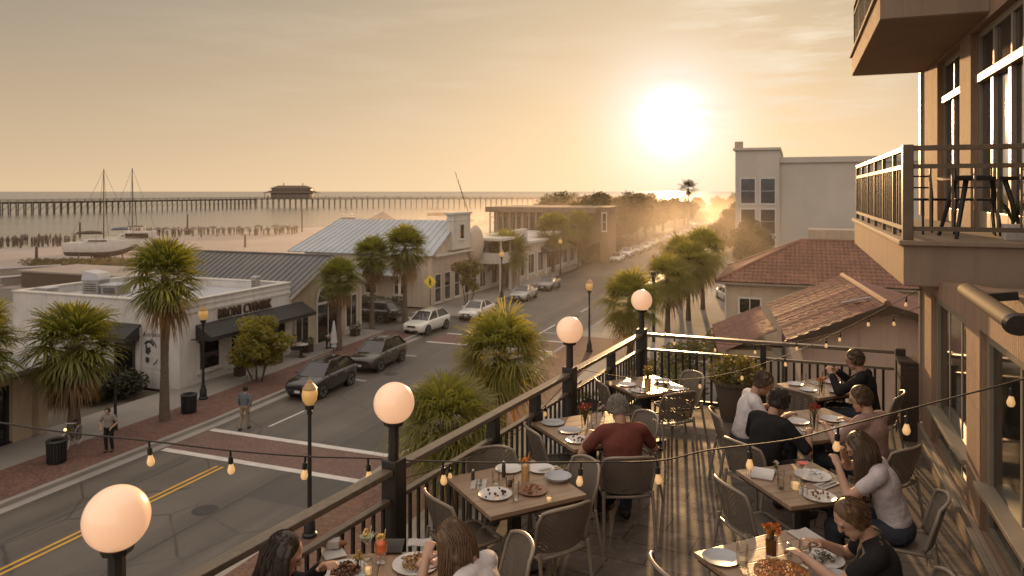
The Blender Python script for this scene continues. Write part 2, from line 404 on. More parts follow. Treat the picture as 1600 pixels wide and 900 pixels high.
hmul = nn(hn, 'ShaderNodeMath', operation='MULTIPLY'); hn.links.new(hr_.outputs[0], hmul.inputs[0]); hn.links.new(hz2.outputs[0], hmul.inputs[1])
hn.links.new(hmul.outputs[0], vs.inputs['Density']); vs.inputs['Anisotropy'].default_value = .55
hn.links.new(vs.outputs[0], ho.inputs['Volume'])
if HAZE > 0:
    tag(MB().box(-70, 200, -60, 300, -3.5, 9.95).build('haze', hm), 'thin golden evening haze over the street and shore', None, None, 'structure')
# ------------------------------------------------------------------ ground, sea, road
def sheet(name, poly, z, mat, label=None, kind='structure'):
    mb = MB(); mb.add([(x,y,z) for x,y in poly], [tuple(range(len(poly)))])
    return tag(mb.build(name, mat, recalc=False), label, None, None, kind)
SHORE = [(-124,-2500),(-122,0),(-120,90),(-118,150),(-112,230),(-104,320),(-88,440),(-40,540),(60,620),(400,760),(6000,1500)]
gm = M('town ground', (.20,.165,.125), (.14,.12,.085), .95, .08, world=True, dirt=.35, bump=.2, bscale=4)
sheet('ground', SHORE + [(6000,-2500)], -.12, gm, 'dusty grey brown ground of the town')
beach = [(x-3,y) for x,y in SHORE[:7]] + [(-66,440),(-72,320),(-70,230),(-66,150),(-62,90),(-58,0),(-58,-2500)]
sheet('beach', beach, -.06, m_sand, 'pale pink brown sand along the water')
# sea
m, nt, b, out = newmat('sea water')
v = coords(nt, (1, 2.6, 1), True); mp = nn(nt, 'ShaderNodeMapping'); mp.inputs['Rotation'].default_value = (0,0,R(25)); nt.links.new(v, mp.inputs[0])
n1 = noiz(nt, mp.outputs[0], .35, 5, .6); n2 = noiz(nt, mp.outputs[0], .03, 4, .6)
nt.links.new(mixc(nt, ramp(nt, n2, .35, .65), (.14,.145,.14), (.10,.105,.10)), b.inputs['Base Color'])
b.inputs['Roughness'].default_value = .2; b.inputs['IOR'].default_value = 1.33; b.inputs['Specular IOR Level'].default_value = .5
bumpn(nt, b, mixc(nt, .4, n1, n2), .55, .5)
m_sea = m
sheet('sea', [(-30000,-4000),(9000,-4000),(9000,30000),(-30000,30000)], -.6, m_sea, 'flat grey gold sea reaching the horizon')
# surf line
random.seed(3)
m_foam = M('surf foam', (.55,.5,.44), (.4,.37,.33), .8, .5, world=True)
mb = MB(); pts = []
for i in range(60):
    y = -20 + i*4.5; x = -126 + 2*math.sin(y*.05) + max(0, (y-90))*.045
    pts.append((x, y))
for i in range(59):
    (x0,y0),(x1,y1) = pts[i], pts[i+1]; w0 = .5+.7*abs(math.sin(i*1.7)); w1 = .5+.7*abs(math.sin((i+1)*1.7))
    mb.quad((x0,y0,-.5),(x0+w0,y0,-.5),(x1+w1,y1,-.5),(x1,y1,-.5))
tag(mb.build('surf', m_foam, recalc=False), 'broken white surf line at the edge of the sand', None, None, 'structure')

# street: along +y, side street at y 44..50
XL, XR, YC = -22.2, -13.2, -18.5
def rect(x0,x1,y0,y1): return [(x0,y0),(x1,y0),(x1,y1),(x0,y1)]
def KX(y): return XL - .045*max(0, y-24)
YS_ = (-80, 24, 43.2)
sheet('road', [(XR,-80),(XR,250),(KX(250),250),(KX(24),24),(XL,-80)], 0, m_asphalt, 'dark worn asphalt of the main street')
sheet('side_road', rect(-90, -22.6, 43.9, 49.6), .004, m_asphalt, 'grey asphalt side street running to the shore')
sheet('parking_lot', rect(-70, -40, 30, 43.9), .0, m_concrete, 'pale paved lot behind the white shop')
def slab(name, poly, mat, z=.13, label=None):
    mb = MB(); mb.prism(poly, -.1, z)
    return tag(mb.build(name, mat), label, None, None, 'structure')
slab('pavement', [(-27.6,-80),(XL-.22,-80),(XL-.22,24),(KX(43.2)-.22,43.2),(-27.6,43.2)], m_concrete, .13, 'pale concrete pavement in front of the shops')
slab('pavement', [(-27.6,50.2),(KX(50.2)-.22,50.2),(KX(200)-.22,200),(-27.6,200)], m_concrete, .13, 'pavement beyond the side street')
slab('pavement', rect(XR+.22, -3.3, -80, 420), m_concrete, .13, 'pavement and planting strip below the terrace')
sheet('brick_paving', [(-24.9,-80),(XL-.22,-80),(XL-.22,24),(KX(43.2)-.22,43.2),(KX(43.2)-2.6,43.2),(-24.9,24)], .134, m_sidebrick, 'red brick band along the kerb by the shops')
sheet('brick_paving', rect(XR+.22, -10.2, -80, 46), .134, m_sidebrick, 'red brick band along the kerb below the terrace')
for (x0,y0,x1,y1,l) in ((XL,-80,XL,24,'kerb beside the near pavement'),(XL,24,KX(43.2),43.2,'kerb along the shop side'),(KX(50.2),50.2,KX(200),200,'kerb beyond the side street'),(XR+.22,-80,XR+.22,420,'kerb on the terrace side')):
    tag(MB().prism([(x0-.22,y0),(x0,y0),(x1,y1),(x1-.22,y1)],-.1,.137).build('kerb', m_kerb, bevel=.02), 'grey concrete '+l, None, None, 'structure')
tag(MB().prism([(XL,-80),(XL+.38,-80),(XL+.38,24),(KX(43.2)+.38,43.2),(KX(43.2),43.2),(XL,24)], -.05, .004).build('gutter', m_kerb), 'pale concrete gutter beside the kerb', None, None, 'structure')
sheet('crosswalk_paving', rect(XL+.42, XR, 20.85, 22.95), .004, m_crossbrick, 'brick paved crosswalk between two white lines')
sheet('crosswalk_paving', rect(XL+.3, XR, 41.7, 44.2), .004, m_crossbrick, 'far brick paved crosswalk before the side street')
def lines(name, mat, segs, label, z=.008):
    mb = MB()
    for (xa,ya,xb,yb,wd) in segs:
        d = Vector((xb-xa,yb-ya,0)).normalized(); p = Vector((-d.y,d.x,0))*wd/2
        a = Vector((xa,ya,z)); b2 = Vector((xb,yb,z)); mb.quad(a-p,b2-p,b2+p,a+p)
    return tag(mb.build(name, mat, recalc=False), label, None, None, 'structure')
lines('road_marking', m_line, [(XL+.5,23.1,XR-.1,23.1,.3),(XL+.5,20.7,XR-.1,20.7,.3),(XL+.5,41.5,XR-.1,41.5,.26),(XL+.5,44.4,XR-.1,44.4,.26)], 'white lines edging both crosswalks')
lines('road_marking', m_line, [(KX(y)+2.5,y,KX(y)+.4,y,.12) for y in (31.8,37.6,53,59.5,66,72.5)] + [(-15.9,46.5,-15.9,50,.14),(-15.7,56,-15.7,59,.14),(-15.7,65,-15.7,68,.14),(-13.4,47,-15.7,47,.14),(XL+2.4,24.2,XL+2.4,26.5,.1)], 'white parking bay ticks and lane dashes')
lines('road_marking', m_yellow, [(YC-.12,-80,YC-.12,20.1,.11),(YC+.12,-80,YC+.12,20.1,.11)], 'double yellow line up to the crosswalk')
lines('road_marking', M('old asphalt seam', (.11,.10,.09), (.08,.072,.066), .85, 1, world=True), [(-20.0,-80,-20.0,20.3,.09),(-16.0,-80,-16.0,20.3,.05)], 'faint pale seam in the asphalt')

for i,(x,y) in enumerate(((-16.4,17.2),(-19.6,33.5),(-15.6,54.0))):
    t = tag(MB().lathe([(0,.012),(.30,.012),(.31,.006),(.36,.009),(.38,.004)],24,(x,y,0)).build('manhole_cover', M('cast iron cover', (.05,.045,.04), (.035,.03,.028), .5, 20, bump=.6, bscale=60), smooth=30), 'round iron manhole cover in the asphalt '+('nearest the crosswalk','beside the parked cars','far up the street')[i], 'manhole cover')
# ------------------------------------------------------------------ windows on a wall plane
class Wall:
    """u runs along the wall, n points out of it"""
    def __init__(s, O, u, n): s.O = Vector(O); s.u = Vector(u).normalized(); s.n = Vector(n).normalized()
    def p(s, a, z, d=0): return s.O + s.u*a + s.n*d + Vector((0,0,z))
    def slab(s, mb, a0, a1, z0, z1, d0, d1):
        q = [s.p(a,z,d) for d in (d0,d1) for a,z in ((a0,z0),(a1,z0),(a1,z1),(a0,z1))]
        mb.add(q, [(0,1,2,3),(7,6,5,4),(0,4,5,1),(1,5,6,2),(2,6,7,3),(3,7,4,0)])
    def window(s, parent, a0, a1, z0, z1, fm, pm, fw=.09, nx=1, nz=1, sill=True, name='window', d=.05):
        mb = MB()
        s.slab(mb, a0-fw, a0, z0-fw, z1+fw, -.02, d); s.slab(mb, a1, a1+fw, z0-fw, z1+fw, -.02, d)
        s.slab(mb, a0+.001, a1-.001, z1, z1+fw-.002, -.02, d-.003); s.slab(mb, a0+.001, a1-.001, z0-fw+.002, z0, -.02, d-.003)
        if sill: s.slab(mb, a0-fw-.05, a1+fw+.05, z0-fw-.06, z0-fw-.001, -.02, d+.07)
        for i in range(1, nx):
            a = a0+(a1-a0)*i/nx; s.slab(mb, a-.025, a+.025, z0+.001, z1-.001, -.02, d-.012)
        for i in range(1, nz):
            z = z0+(z1-z0)*i/nz; s.slab(mb, a0+.001, a1-.001, z-.025, z+.025, -.02, d-.016)
        f = mb.build(name, fm, parent)
        g = MB(); s.slab(g, a0+.002, a1-.002, z0+.002, z1-.002, -.03, .012); g.build('pane', pm, f)
        return f
def building(name, label, cat='building', loc=(0,0,0)): return thing(name, label, cat, loc, 0, None, world=True)
def seamroof(mb, A, B, C, D, step=.45, h=.05, thick=.08):
    """a standing seam sheet: A-B the eave, D-C the ridge"""
    A,B,C,D = map(Vector, (A,B,C,D)); nrm = (B-A).cross(D-A).normalized()
    if nrm.z < 0: nrm = -nrm
    t = nrm*thick
    mb.add([A,B,C,D,A-t,B-t,C-t,D-t], [(0,1,2,3),(7,6,5,4),(0,4,5,1),(1,5,6,2),(2,6,7,3),(3,7,4,0)])
    L = (B-A).length; k = max(1,int(L/step))
    for i in range(k+1):
        f = i/k; e = A.lerp(B,f); r = D.lerp(C,f)
        if (r-e).length > .2: mb.beam(e+nrm*h*.5, r+nrm*h*.5, .04, h, nrm)

# ---- the low tan building at the left edge
b0 = building('tan_shop_building', 'low tan stucco building with a dark framed window at the left edge', loc=(-32,15,0))
MB().box(-36, -27.3, 6, 20.3, 0, 2.62).build('wall', m_stucco_tan, b0)
mb = MB().box(-36.3, -26.95, 5.7, 20.6, 2.63, 2.8); mb.build('roof', m_flatroof, b0)
W0 = Wall((-27.3,0,0), (0,1,0), (1,0,0))
f = W0.window(b0, 16.6, 18.7, .35, 2.15, m_black, m_darkglass, .14, 3, 1)
W0.window(b0, 12.3, 14.8, .35, 2.15, m_black, m_darkglass, .14, 3, 1)
mb = MB(); W0.slab(mb, 18.95, 19.7, 0, 2.5, -.02, .1); W0.slab(mb, 20.0, 20.29, 0, 2.5, -.02, .13); mb.build('pilaster', m_stucco_tan, b0, bevel=.015)

# ---- white corner shop
b1 = building('white_corner_shop', 'white flat roofed corner shop with dark awnings and raised letters', loc=(-32,31,0))
X1, Y1, Y2, H1 = -27.2, 26.9, 35.1, 4.2
mb = MB().box(-38.6, X1, Y1, Y2, 0, 3.75); mb.build('wall', m_stucco_white, b1)
mb = MB()
for (x0,x1,y0,y1) in ((-38.6,X1,Y1,Y1+.25),(-38.6,X1,Y2-.25,Y2),(-38.6,-38.35,Y1+.25,Y2-.25),(X1-.25,X1,Y1+.25,Y2-.25)): mb.box(x0,x1,y0,y1,3.75,H1)
mb.build('parapet', m_stucco_white, b1)
mb = MB()
for (x0,x1,y0,y1) in ((-38.66,X1+.06,Y1-.06,Y1+.31),(-38.66,X1+.06,Y2-.31,Y2+.06),(-38.66,-38.29,Y1+.31,Y2-.31),(X1-.31,X1+.06,Y1+.31,Y2-.31)): mb.box(x0,x1,y0,y1,H1+.001,H1+.07)
mb.build('coping', m_trim, b1, bevel=.012)
MB().box(-38.35, X1-.25, Y1+.25, Y2-.25, 3.751, 3.80).build('roof', m_flatroof, b1)
W1 = Wall((X1,0,0), (0,1,0), (1,0,0)); S1 = Wall((0,Y1,0), (1,0,0), (0,-1,0))
mb = MB(); W1.slab(mb, Y1+.02, Y2-.02, 3.62, 3.72, -.01, .05); W1.slab(mb, Y1+.02, Y2-.02, 3.92, 3.97, -.01, .03); mb.build('cornice', m_stucco_white, b1)
def awning(parent, WL, a0, a1, z0, z1, dep, val=.18, mat=m_awning):
    mb = MB(); t = .03
    A,B = WL.p(a0,z1,.01), WL.p(a1,z1,.01); C,D = WL.p(a1,z0,dep), WL.p(a0,z0,dep); dn = Vector((0,0,-val)); up = Vector((0,0,-t))
    mb.add([A,B,C,D,A+up,B+up,C+up,D+up], [(0,1,2,3),(7,6,5,4),(0,4,5,1),(1,5,6,2),(2,6,7,3),(3,7,4,0)])
    mb.quad(D,C,C+dn,D+dn); mb.quad(A, D, D+dn, WL.p(a0,z0-val,.01)); mb.quad(B, C, C+dn, WL.p(a1,z0-val,.01))
    n = max(2,int((a1-a0)/.9))
    o = mb.build('awning', mat, parent, recalc=False)
    fb = MB()
    for i in range(n+1):
        a = a0+(a1-a0)*i/n; fb.beam(WL.p(a,z0-.04,.02), WL.p(a,z0-.04,dep-.02), .025, .025)
    fb.build('awning_frame', m_black, o); return o
awning(b1, W1, 27.9, 32.0, 2.45, 3.0, 1.0); awning(b1, W1, 32.05, 36.2, 2.45, 3.0, 1.0)
awning(b1, S1, -31.6, -29.6, 2.5, 3.05, 1.0)
W1.window(b1, 28.15, 29.45, .75, 2.3, m_trim, m_darkglass, .12, 1, 1)
W1.window(b1, 30.3, 31.5, .55, 2.3, m_trim, m_darkglass, .12, 1, 1)
W1.window(b1, 32.0, 32.9, .1, 2.2, m_wood_dark, m_darkglass, .1, 1, 1, sill=False, name='door')
W1.window(b1, 33.4, 34.6, .75, 2.3, m_trim, m_darkglass, .12, 1, 1)
S1.window(b1, -31.2, -30.1, .1, 2.3, m_wood_dark, m_darkglass, .1, 1, 1, sill=False, name='door')
# raised letters on the front
def letters(name, txt, size, ext, mat, parent, M4, space=1.0):
    cu = bpy.data.curves.new(name, 'FONT'); cu.body = txt; cu.size = size; cu.extrude = ext; cu.align_x = 'CENTER'; cu.align_y = 'CENTER'; cu.space_character = space; cu.resolution_u = 2
    o = bpy.data.objects.new(name, cu); COL.objects.link(o)
    me = bpy.data.meshes.new_from_object(o.evaluated_get(bpy.context.evaluated_depsgraph_get()))
    bpy.data.objects.remove(o); bpy.data.curves.remove(cu)
    me.transform(M4); me.materials.clear(); me.materials.append(mat)
    return link(name, me, parent)
def facing(loc, n, sx=1, sz=1):
    """text plane standing upright at loc, read from the side n points to"""
    n = Vector(n).normalized(); x = Vector((0,0,1)).cross(n); z = Vector((0,0,1))
    m3 = Matrix((x*sx, z*sz, n)).transposed()
    return Matrix.Translation(loc) @ m3.to_4x4()
m_letter = M('rusty brown letters', (.10,.055,.03), (.06,.035,.022), .6, 6)
letters('sign_lettering', 'BRONI CWNIRK', .78, .06, m_letter, b1, facing((X1+.08, 31.35, 3.28), (1,0,0), .68, .92), 1.05)
# painted poster on the side wall
mb = MB(); S1.slab(mb, -29.35, -27.95, .95, 2.75, -.01, .02)
mu = mb.build('mural_panel', M('faded white paint', (.60,.57,.55), (.50,.47,.45), .8, 3, dirt=.2), b1)
m_blk = M('black mural paint', (.045,.042,.045), (.03,.03,.032), .8, 5)
mb = MB()
def blob(cx, cz, pts, d=.026):
    vs = [S1.p(-29.35+cx+x, .95+cz+z, d) for x,z in pts]; mb.add(vs, [tuple(range(len(vs)))])
def arc(cx, cz, r, a0, a1, w, sq=1.0, d=.026, n=14):
    for i in range(n):
        t0 = R(a0+(a1-a0)*i/n); t1 = R(a0+(a1-a0)*(i+1)/n)
        mb.quad(*[S1.p(-29.35+cx+rr*math.cos(t), .95+cz+rr*math.sin(t)*sq, d) for rr,t in ((r-w/2,t0),(r+w/2,t0),(r+w/2,t1),(r-w/2,t1))])
arc(.25,.95,.48,10,75,.07); arc(.28,1.0,.30,20,150,.13); arc(.25,.75,.62,-62,-25,.06)
blob(.05,.72,[(0,0),(.2,-.05),(.34,.1),(.3,.34),(.12,.28),(.1,.42),(0,.4)]); blob(.05,.3,[(0,.02),(.14,-.06),(.25,.06),(.26,.2),(.1,.26),(0,.2)])
blob(1.06,.78,[(0,.05),(.09,0),(.13,.12),(.08,.26),(0,.22)]); arc(1.1,.45,.13,-60,100,.05)
mb.build('mural_pattern', m_blk, mu, recalc=False)
letters('mural_lettering', 'Ammoun', .34, .004, m_blk, mu, facing(S1.p(-28.85, 2.60, .022), (0,-1,0)) @ Matrix.Rotation(R(3),4,'Z'))
mb = MB(); mb.tube([S1.p(-29.62,0,.06), S1.p(-29.62,2.9,.06)], .04, 8); mb.build('downpipe', m_stucco_white, b1, smooth=True)
mb = MB(); mb.cbox((X1+.3,27.6,2.35),(.5,.05,.05)); mb.cbox((X1+.55,27.6,2.28),(.14,.1,.1)); mb.build('wall_lamp', m_black, b1)
# roof plant
def roofbox(loc, size, rz, label, hood=False):
    t = thing('roof_vent', label, 'roof vent', loc, rz)
    mb = MB().cbox((0,0,size[2]/2), size); mb.build('housing', M('weathered vent metal', (.36,.34,.31), (.28,.26,.24), .6, 3, dirt=.35), t, bevel=.02)
    mb = MB()
    if hood: mb.prism([(-size[0]*.55,0),(size[0]*.55,0),(size[0]*.45,size[2]*.5),(-size[0]*.4,size[2]*.7)], -size[1]*.55, size[1]*.55, Matrix.Translation((0,0,size[2]+.002)) @ Matrix.Rotation(R(90),4,'X'))
    else: mb.cbox((0,0,size[2]+.04), (size[0]*1.12,size[1]*1.12,.07))
    mb.build('hood' if hood else 'lid', m_flatroof, t, bevel=.01)
    mb = MB()
    for i in range(4): mb.cbox((0,-size[1]/2-.01,size[2]*(.25+.16*i)),(size[0]*.7,.02,.04))
    mb.build('louvre', m_iron, t)
    return t
RZ1 = 3.8
roofbox((-36.6,30.2,RZ1), (1.0,.9,.75), .2, 'tall hooded metal vent at the back of the white flat roof', True)
roofbox((-35.2,30.3,RZ1), (1.1,1.0,.5), .1, 'low square vent box beside the hooded one on the flat roof')
roofbox((-37.4,27.9,RZ1), (.9,.6,.5), 0, 'weathered vent box at the left corner of the flat roof')
roofbox((-28.9,34.2,RZ1), (.35,.35,.75), 0, 'small dark chimney vent behind the letters on the flat roof')
t = thing('roof_dome', 'shallow pale skylight dome on the flat white roof', 'skylight', (-32.9,30.0,RZ1))
MB().lathe([(.62,0),(.62,.08),(.5,.1)],20).build('rim', m_flatroof, t, smooth=True); MB().lathe([(.5,.09),(.42,.2),(.25,.28),(0,.31)],20).build('dome', M('dome plastic', (.55,.53,.5), (.48,.46,.43), .4, 4), t, smooth='all')
t = thing('roof_pipe', 'grey duct lying along the back edge of the flat roof', 'roof duct', (-33.5,33.3,RZ1))
MB().tube([(-1.9,0,.16),(-.4,.1,.16),(.2,-.25,.16),(1.6,-.2,.16)], .12, 8).build('duct', m_flatroof, t, smooth=True)
MB().cbox((-1.1,.03,.02),(.2,.4,.05)).cbox((1.0,-.22,.02),(.2,.4,.05)).build('bracket', m_iron, t)

# ---- gabled shop with an arched doorway
b2 = building('arched_gable_shop', 'cream shop with grey metal gable roof and arched doorway', loc=(-32,39,0))
X2, YA, YB, YM, HE, HR = -27.5, 35.36, 43.0, 39.2, 3.5, 5.35
mb = MB()
prof = [(YA,0),(YB,0),(YB,HE),(YM,HR),(YA,HE)]
mb.add([(X2,y,z) for y,z in prof]+[(-38.5,y,z) for y,z in prof], [(0,1,2,3,4),(9,8,7,6,5)]+[(i,(i+1)%5,5+(i+1)%5,5+i) for i in range(5)])
m_cream = M('cream stucco', (.50,.42,.31), (.45,.37,.27), .85, 1.4, bump=.15, bscale=50, dirt=.2)
mb.build('wall', m_cream, b2)
mb = MB(); k = .35*(HR-HE)/(YM-YA)
seamroof(mb, (-38.8,YA-.35,HE-k+.09),(X2+.35,YA-.35,HE-k+.09),(X2+.35,YM,HR+.09),(-38.8,YM,HR+.09), .42)
seamroof(mb, (-38.8,YB+.35,HE-k+.09),(X2+.35,YB+.35,HE-k+.09),(X2+.35,YM,HR+.09),(-38.8,YM,HR+.09), .42)
mb.beam((-38.8,YM,HR+.13),(X2+.36,YM,HR+.13),.2,.07)
mb.build('roof', m_metalroof_dark, b2)
mb = MB(); mb.beam((X2+.34,YA-.33,HE-k-.04),(X2+.34,YM,HR-.04),.05,.2); mb.beam((X2+.345,YB+.33,HE-k-.04),(X2+.345,YM,HR-.045),.05,.2); mb.build('barge_board', m_trim, b2)
W2 = Wall((X2,0,0), (0,1,0), (1,0,0))
W2.window(b2, 36.0, 37.15, .55, 2.45, m_trim, m_darkglass, .12, 2, 1)
W2.window(b2, 41.2, 42.4, .6, 2.6, m_trim, m_darkglass, .12, 2, 1)
dr = W2.window(b2, 38.1, 40.3, .05, 2.45, m_trim, m_darkglass, .14, 2, 1, sill=False, name='door')
mb = MB(); n = 14
for i in range(n):
    t0, t1 = math.pi*i/n, math.pi*(i+1)/n
    q = [W2.p(39.2+r*math.cos(t), 2.62+r*math.sin(t)*.95, d) for d in (-.01,.06) for r,t in ((1.1,t0),(1.32,t0),(1.32,t1),(1.1,t1))]
    mb.add(q, [(0,1,2,3),(7,6,5,4),(0,4,5,1),(2,6,7,3)])
    mb.beam(W2.p(39.2,2.64,.04), W2.p(39.2+1.1*math.cos(t0),2.64+1.1*math.sin(t0)*.95,.04), .03,.03) if i%3==0 and i else None
arch = mb.build('fanlight', m_trim, b2)
mb = MB(); mb.add([W2.p(39.2+1.1*math.cos(math.pi*i/n),2.62+1.1*math.sin(math.pi*i/n)*.95,.018) for i in range(n+1)], [tuple(range(n+1))]); mb.build('pane', m_darkglass, arch, recalc=False)
mb = MB(); W2.slab(mb, YA+.02, YA+.2, 0, HE-.1, -.01,.07); mb.build('corner_board', m_trim, b2)
mb = MB(); W2.slab(mb, YB-.2, YB-.02, .43, HE-.1,-.01,.07); mb.build('corner_board', m_trim, b2)
mb = MB(); W2.slab(mb, 40.95, 42.98,0,.42,-.01,.09); mb.build('plinth', m_trim, b2)

# ---- long pale metal roofed hall with a false front
b3 = building('metal_roofed_hall', 'long hall with pale grey blue metal roof and cream gable front', loc=(-33,55,0))
X3, A3, B3, M3, E3, T3 = -27.6, 50.6, 60.2, 55.2, 4.4, 6.85
mb = MB(); prof = [(A3,0),(B3,0),(B3,E3),(M3,T3),(A3,E3)]
mb.add([(X3,y,z) for y,z in prof]+[(-40,y,z) for y,z in prof], [(0,1,2,3,4),(9,8,7,6,5)]+[(i,(i+1)%5,5+(i+1)%5,5+i) for i in range(5)])
m_pink = M('pale peach stucco', (.58,.48,.38), (.52,.43,.34), .85, 1.2, bump=.1, dirt=.2)
mb.build('wall', m_pink, b3)
mb = MB(); k = .4*(T3-E3)/(M3-A3)
seamroof(mb, (-41.5,A3-.4,E3-k+.09),(X3+.3,A3-.4,E3-k+.09),(X3+.3,M3,T3+.09),(-39.4,M3,T3+.09), .6)
seamroof(mb, (-41.5,B3+.4,E3-k+.09),(X3+.3,B3+.4,E3-k+.09),(X3+.3,M3,T3+.09),(-39.4,M3,T3+.09), .6)
mb.quad((-41.5,A3-.4,E3-k+.07),(-41.5,B3+.4,E3-k+.07),(-39.4,M3,T3+.07))
mb.build('roof', m_metalroof, b3)
mb = MB(); mb.box(X3-.1,X3+.5,53.6,57.2,4.5,7.5); mb.box(X3-.2,X3+.6,53.4,57.4,7.501,7.68); mb.box(X3-.12,X3+.52,53.55,57.25,6.95,7.05); mb.build('false_front', m_trim, b3, bevel=.01)
W3 = Wall((X3+.5,0,0),(0,1,0),(1,0,0)); W3.window(b3, 55.0, 55.8, 5.4, 6.6, m_trim, m_darkglass, .1, 1, 1)
W3b = Wall((X3,0,0),(0,1,0),(1,0,0))
mb = MB(); W3b.slab(mb, A3, B3, 4.15, 4.33, -.01, .5); mb.build('cornice', m_trim, b3)
for a in (51.2, 53.0, 54.9, 57.0, 58.6): W3b.window(b3, a, a+1.0, .4, 2.6, m_trim, m_darkglass, .12, 1, 2)
S3 = Wall((0,A3,0),(1,0,0),(0,-1,0))
for a in (-36.5,-33.8,-31.0): S3.window(b3, a, a+1.0, 1.0, 2.5, m_trim, m_darkglass, .1, 2, 2)
mb = MB(); seamroof(mb, (-37.5,A3-2.0,2.75),(-29.2,A3-2.0,2.75),(-29.2,A3-.06,3.3),(-37.5,A3-.06,3.3), .6); mb.build('porch_roof', m_metalroof, b3)
for x in (-37.2,-34.6,-32,-29.5): MB().cbox((x,A3-1.85,1.33),(.16,.16,2.66)).build('porch_post', m_trim, b3)
MB().ball((X3+.2,59.0,E3+.3),(.6,1.5,1.7),16,10).build('rounded_gable', m_pink, b3, smooth='all')

# ---- white two level porch building and a low shop row behind
b4 = building('white_balcony_house', 'small white building with a columned balcony over the pavement', loc=(-28,63,0))
MB().box(-33,-27.7,60.9,66,0,4.9).build('wall', m_stucco_white, b4)
mb = MB().box(-33.3,-25.2,60.6,66.3,4.9,5.15); mb.box(-27.6,-25.3,60.8,66.1,2.75,2.95); mb.box(-25.42,-25.3,60.8,66.1,2.951,3.75); mb.box(-27.6,-25.44,60.8,60.9,2.951,3.75); mb.build('balcony', m_trim, b4, bevel=.01)
for y in (61,63.4,65.9):
    MB().cbox((-25.45,y,1.37),(.22,.22,2.75)).build('column', m_trim, b4, bevel=.01); MB().cbox((-25.45,y,4.33),(.14,.14,1.14)).build('column', m_trim, b4)
W4 = Wall((-27.7,0,0),(0,1,0),(1,0,0))
for a in (61.3,64.2): W4.window(b4, a, a+1.2, 3.05, 4.5, m_trim, m_darkglass, .1, 2, 2, sill=False); W4.window(b4, a, a+1.2, .5, 2.4, m_trim, m_darkglass, .1, 2, 1)
S4 = Wall((0,60.9,0),(1,0,0),(0,-1,0)); S4.window(b4, -29.6,-28.6,3.2,4.5, m_trim, m_darkglass, .1, 1, 2); S4.window(b4, -31.6,-30.6,3.2,4.5, m_trim, m_darkglass, .1, 1, 2)
b5 = building('low_shop_row', 'low peach shop row with white piers along the pavement', loc=(-30,75,0))
MB().box(-36,-26.6,67.5,93,0,3.9).build('wall', m_pink, b5)
MB().box(-36.2,-26.3,67.3,93.2,3.9,4.15).build('parapet', m_trim, b5)
W5 = Wall((-26.6,0,0),(0,1,0),(1,0,0))
for i in range(8): W5.window(b5, 68.3+i*3.1, 70.4+i*3.1, .7, 2.7, m_trim, m_darkglass, .14, 2, 1)
for i in range(9): MB().cbox((-26.45,67.75+i*3.1,1.5),(.3,.4,3.0)).build('pier', m_trim, b5)
awning(b5, W5, 76, 92, 2.75, 3.3, 1.3)
MB().box(-26.6,-26.2,67.5,70.4,4.15,5.6).build('sign_panel', m_stucco_white, b5)

b3.location.y += 3.0; b4.location.y += 2.4; b5.location.y += 2.4
# ---- brown two storey gallery with a white end tower
b6 = building('brown_gallery_building', 'brown flat roofed two storey building with a columned upper gallery', loc=(-31,100,0))
m_brown = M('brown boards', (.22,.15,.095), (.17,.115,.075), .8, 2, dirt=.25)
MB().box(-40,-26.5,97,108,0,6.6).build('wall', m_brown, b6)
MB().box(-40.6,-24.6,95.2,108.4,6.6,7.35).build('roof', M('brown flat roof', (.20,.15,.11), (.16,.12,.09), .8, 1), b6, bevel=.05)
MB().box(-40.2,-26.2,95.4,97,3.3,3.5).build('gallery_floor', m_brown, b6)
for i in range(15): MB().cbox((-40+i*.97,95.6,5.05),(.16,.16,3.1)).build('column', m_trim_cream, b6)
for i in range(8): MB().cbox((-40+i*1.95,95.6,1.65),(.22,.22,3.3)).build('column', m_brown, b6)
S6 = Wall((0,97,0),(1,0,0),(0,-1,0))
for i in range(6): S6.window(b6, -39.2+i*2.1, -38.0+i*2.1, 3.7, 6.0, m_trim_cream, m_darkglass, .1, 2, 1, sill=False)
MB().box(-24.0,-22.9,95.1,99.5,0,7.4).build('tower', m_brown, b6)
Wall((0,95.1,0),(1,0,0),(0,-1,0)).window(b6, -23.7,-23.2,4.3,6.6, m_trim, m_greyglass, .1, 1, 2)

# ---- big white block on the right
b7 = building('white_hotel_block', 'large white stucco block with a taller corner bay of windows', loc=(6,118,0))
m_bigwhite = M('warm white render', (.53,.47,.40), (.49,.43,.365), .85, .5, dirt=.15)
MB().box(-2,26,111.6,135,0,14.0).build('wall', m_bigwhite, b7)
MB().box(-8,-2.001,111,135,0,15.4).build('corner_bay', m_bigwhite, b7)
MB().box(-2,26.2,111.3,135.2,13.55,14.35).build('cornice', m_bigwhite, b7)
MB().box(-8.3,-1.8,110.7,135.2,15.4,15.75).build('coping', m_bigwhite, b7)
MB().box(-8.1,-7.0,111.2,112.4,15.75,16.7).build('chimney', m_stucco_tan, b7)
S7 = Wall((0,111,0),(1,0,0),(0,-1,0))
for z0,z1 in ((7.8,11.3),(3.5,6.9),(.6,2.7)):
    for a0,a1 in ((-7.2,-5.3),(-4.5,-2.6)): S7.window(b7, a0, a1, z0, z1, m_trim, m_greyglass, .16, 1, 2)
W7 = Wall((-8,0,0),(0,1,0),(-1,0,0))
for z0,z1 in ((7.8,11.3),(3.5,6.9)):
    for a in (112.5,117,121.5,126): W7.window(b7, a, a+2, z0, z1, m_trim, m_greyglass, .16, 1, 2)
MB().box(14,17,116,120,14.35,15.6).build('roof_housing', m_stucco_tan, b7)
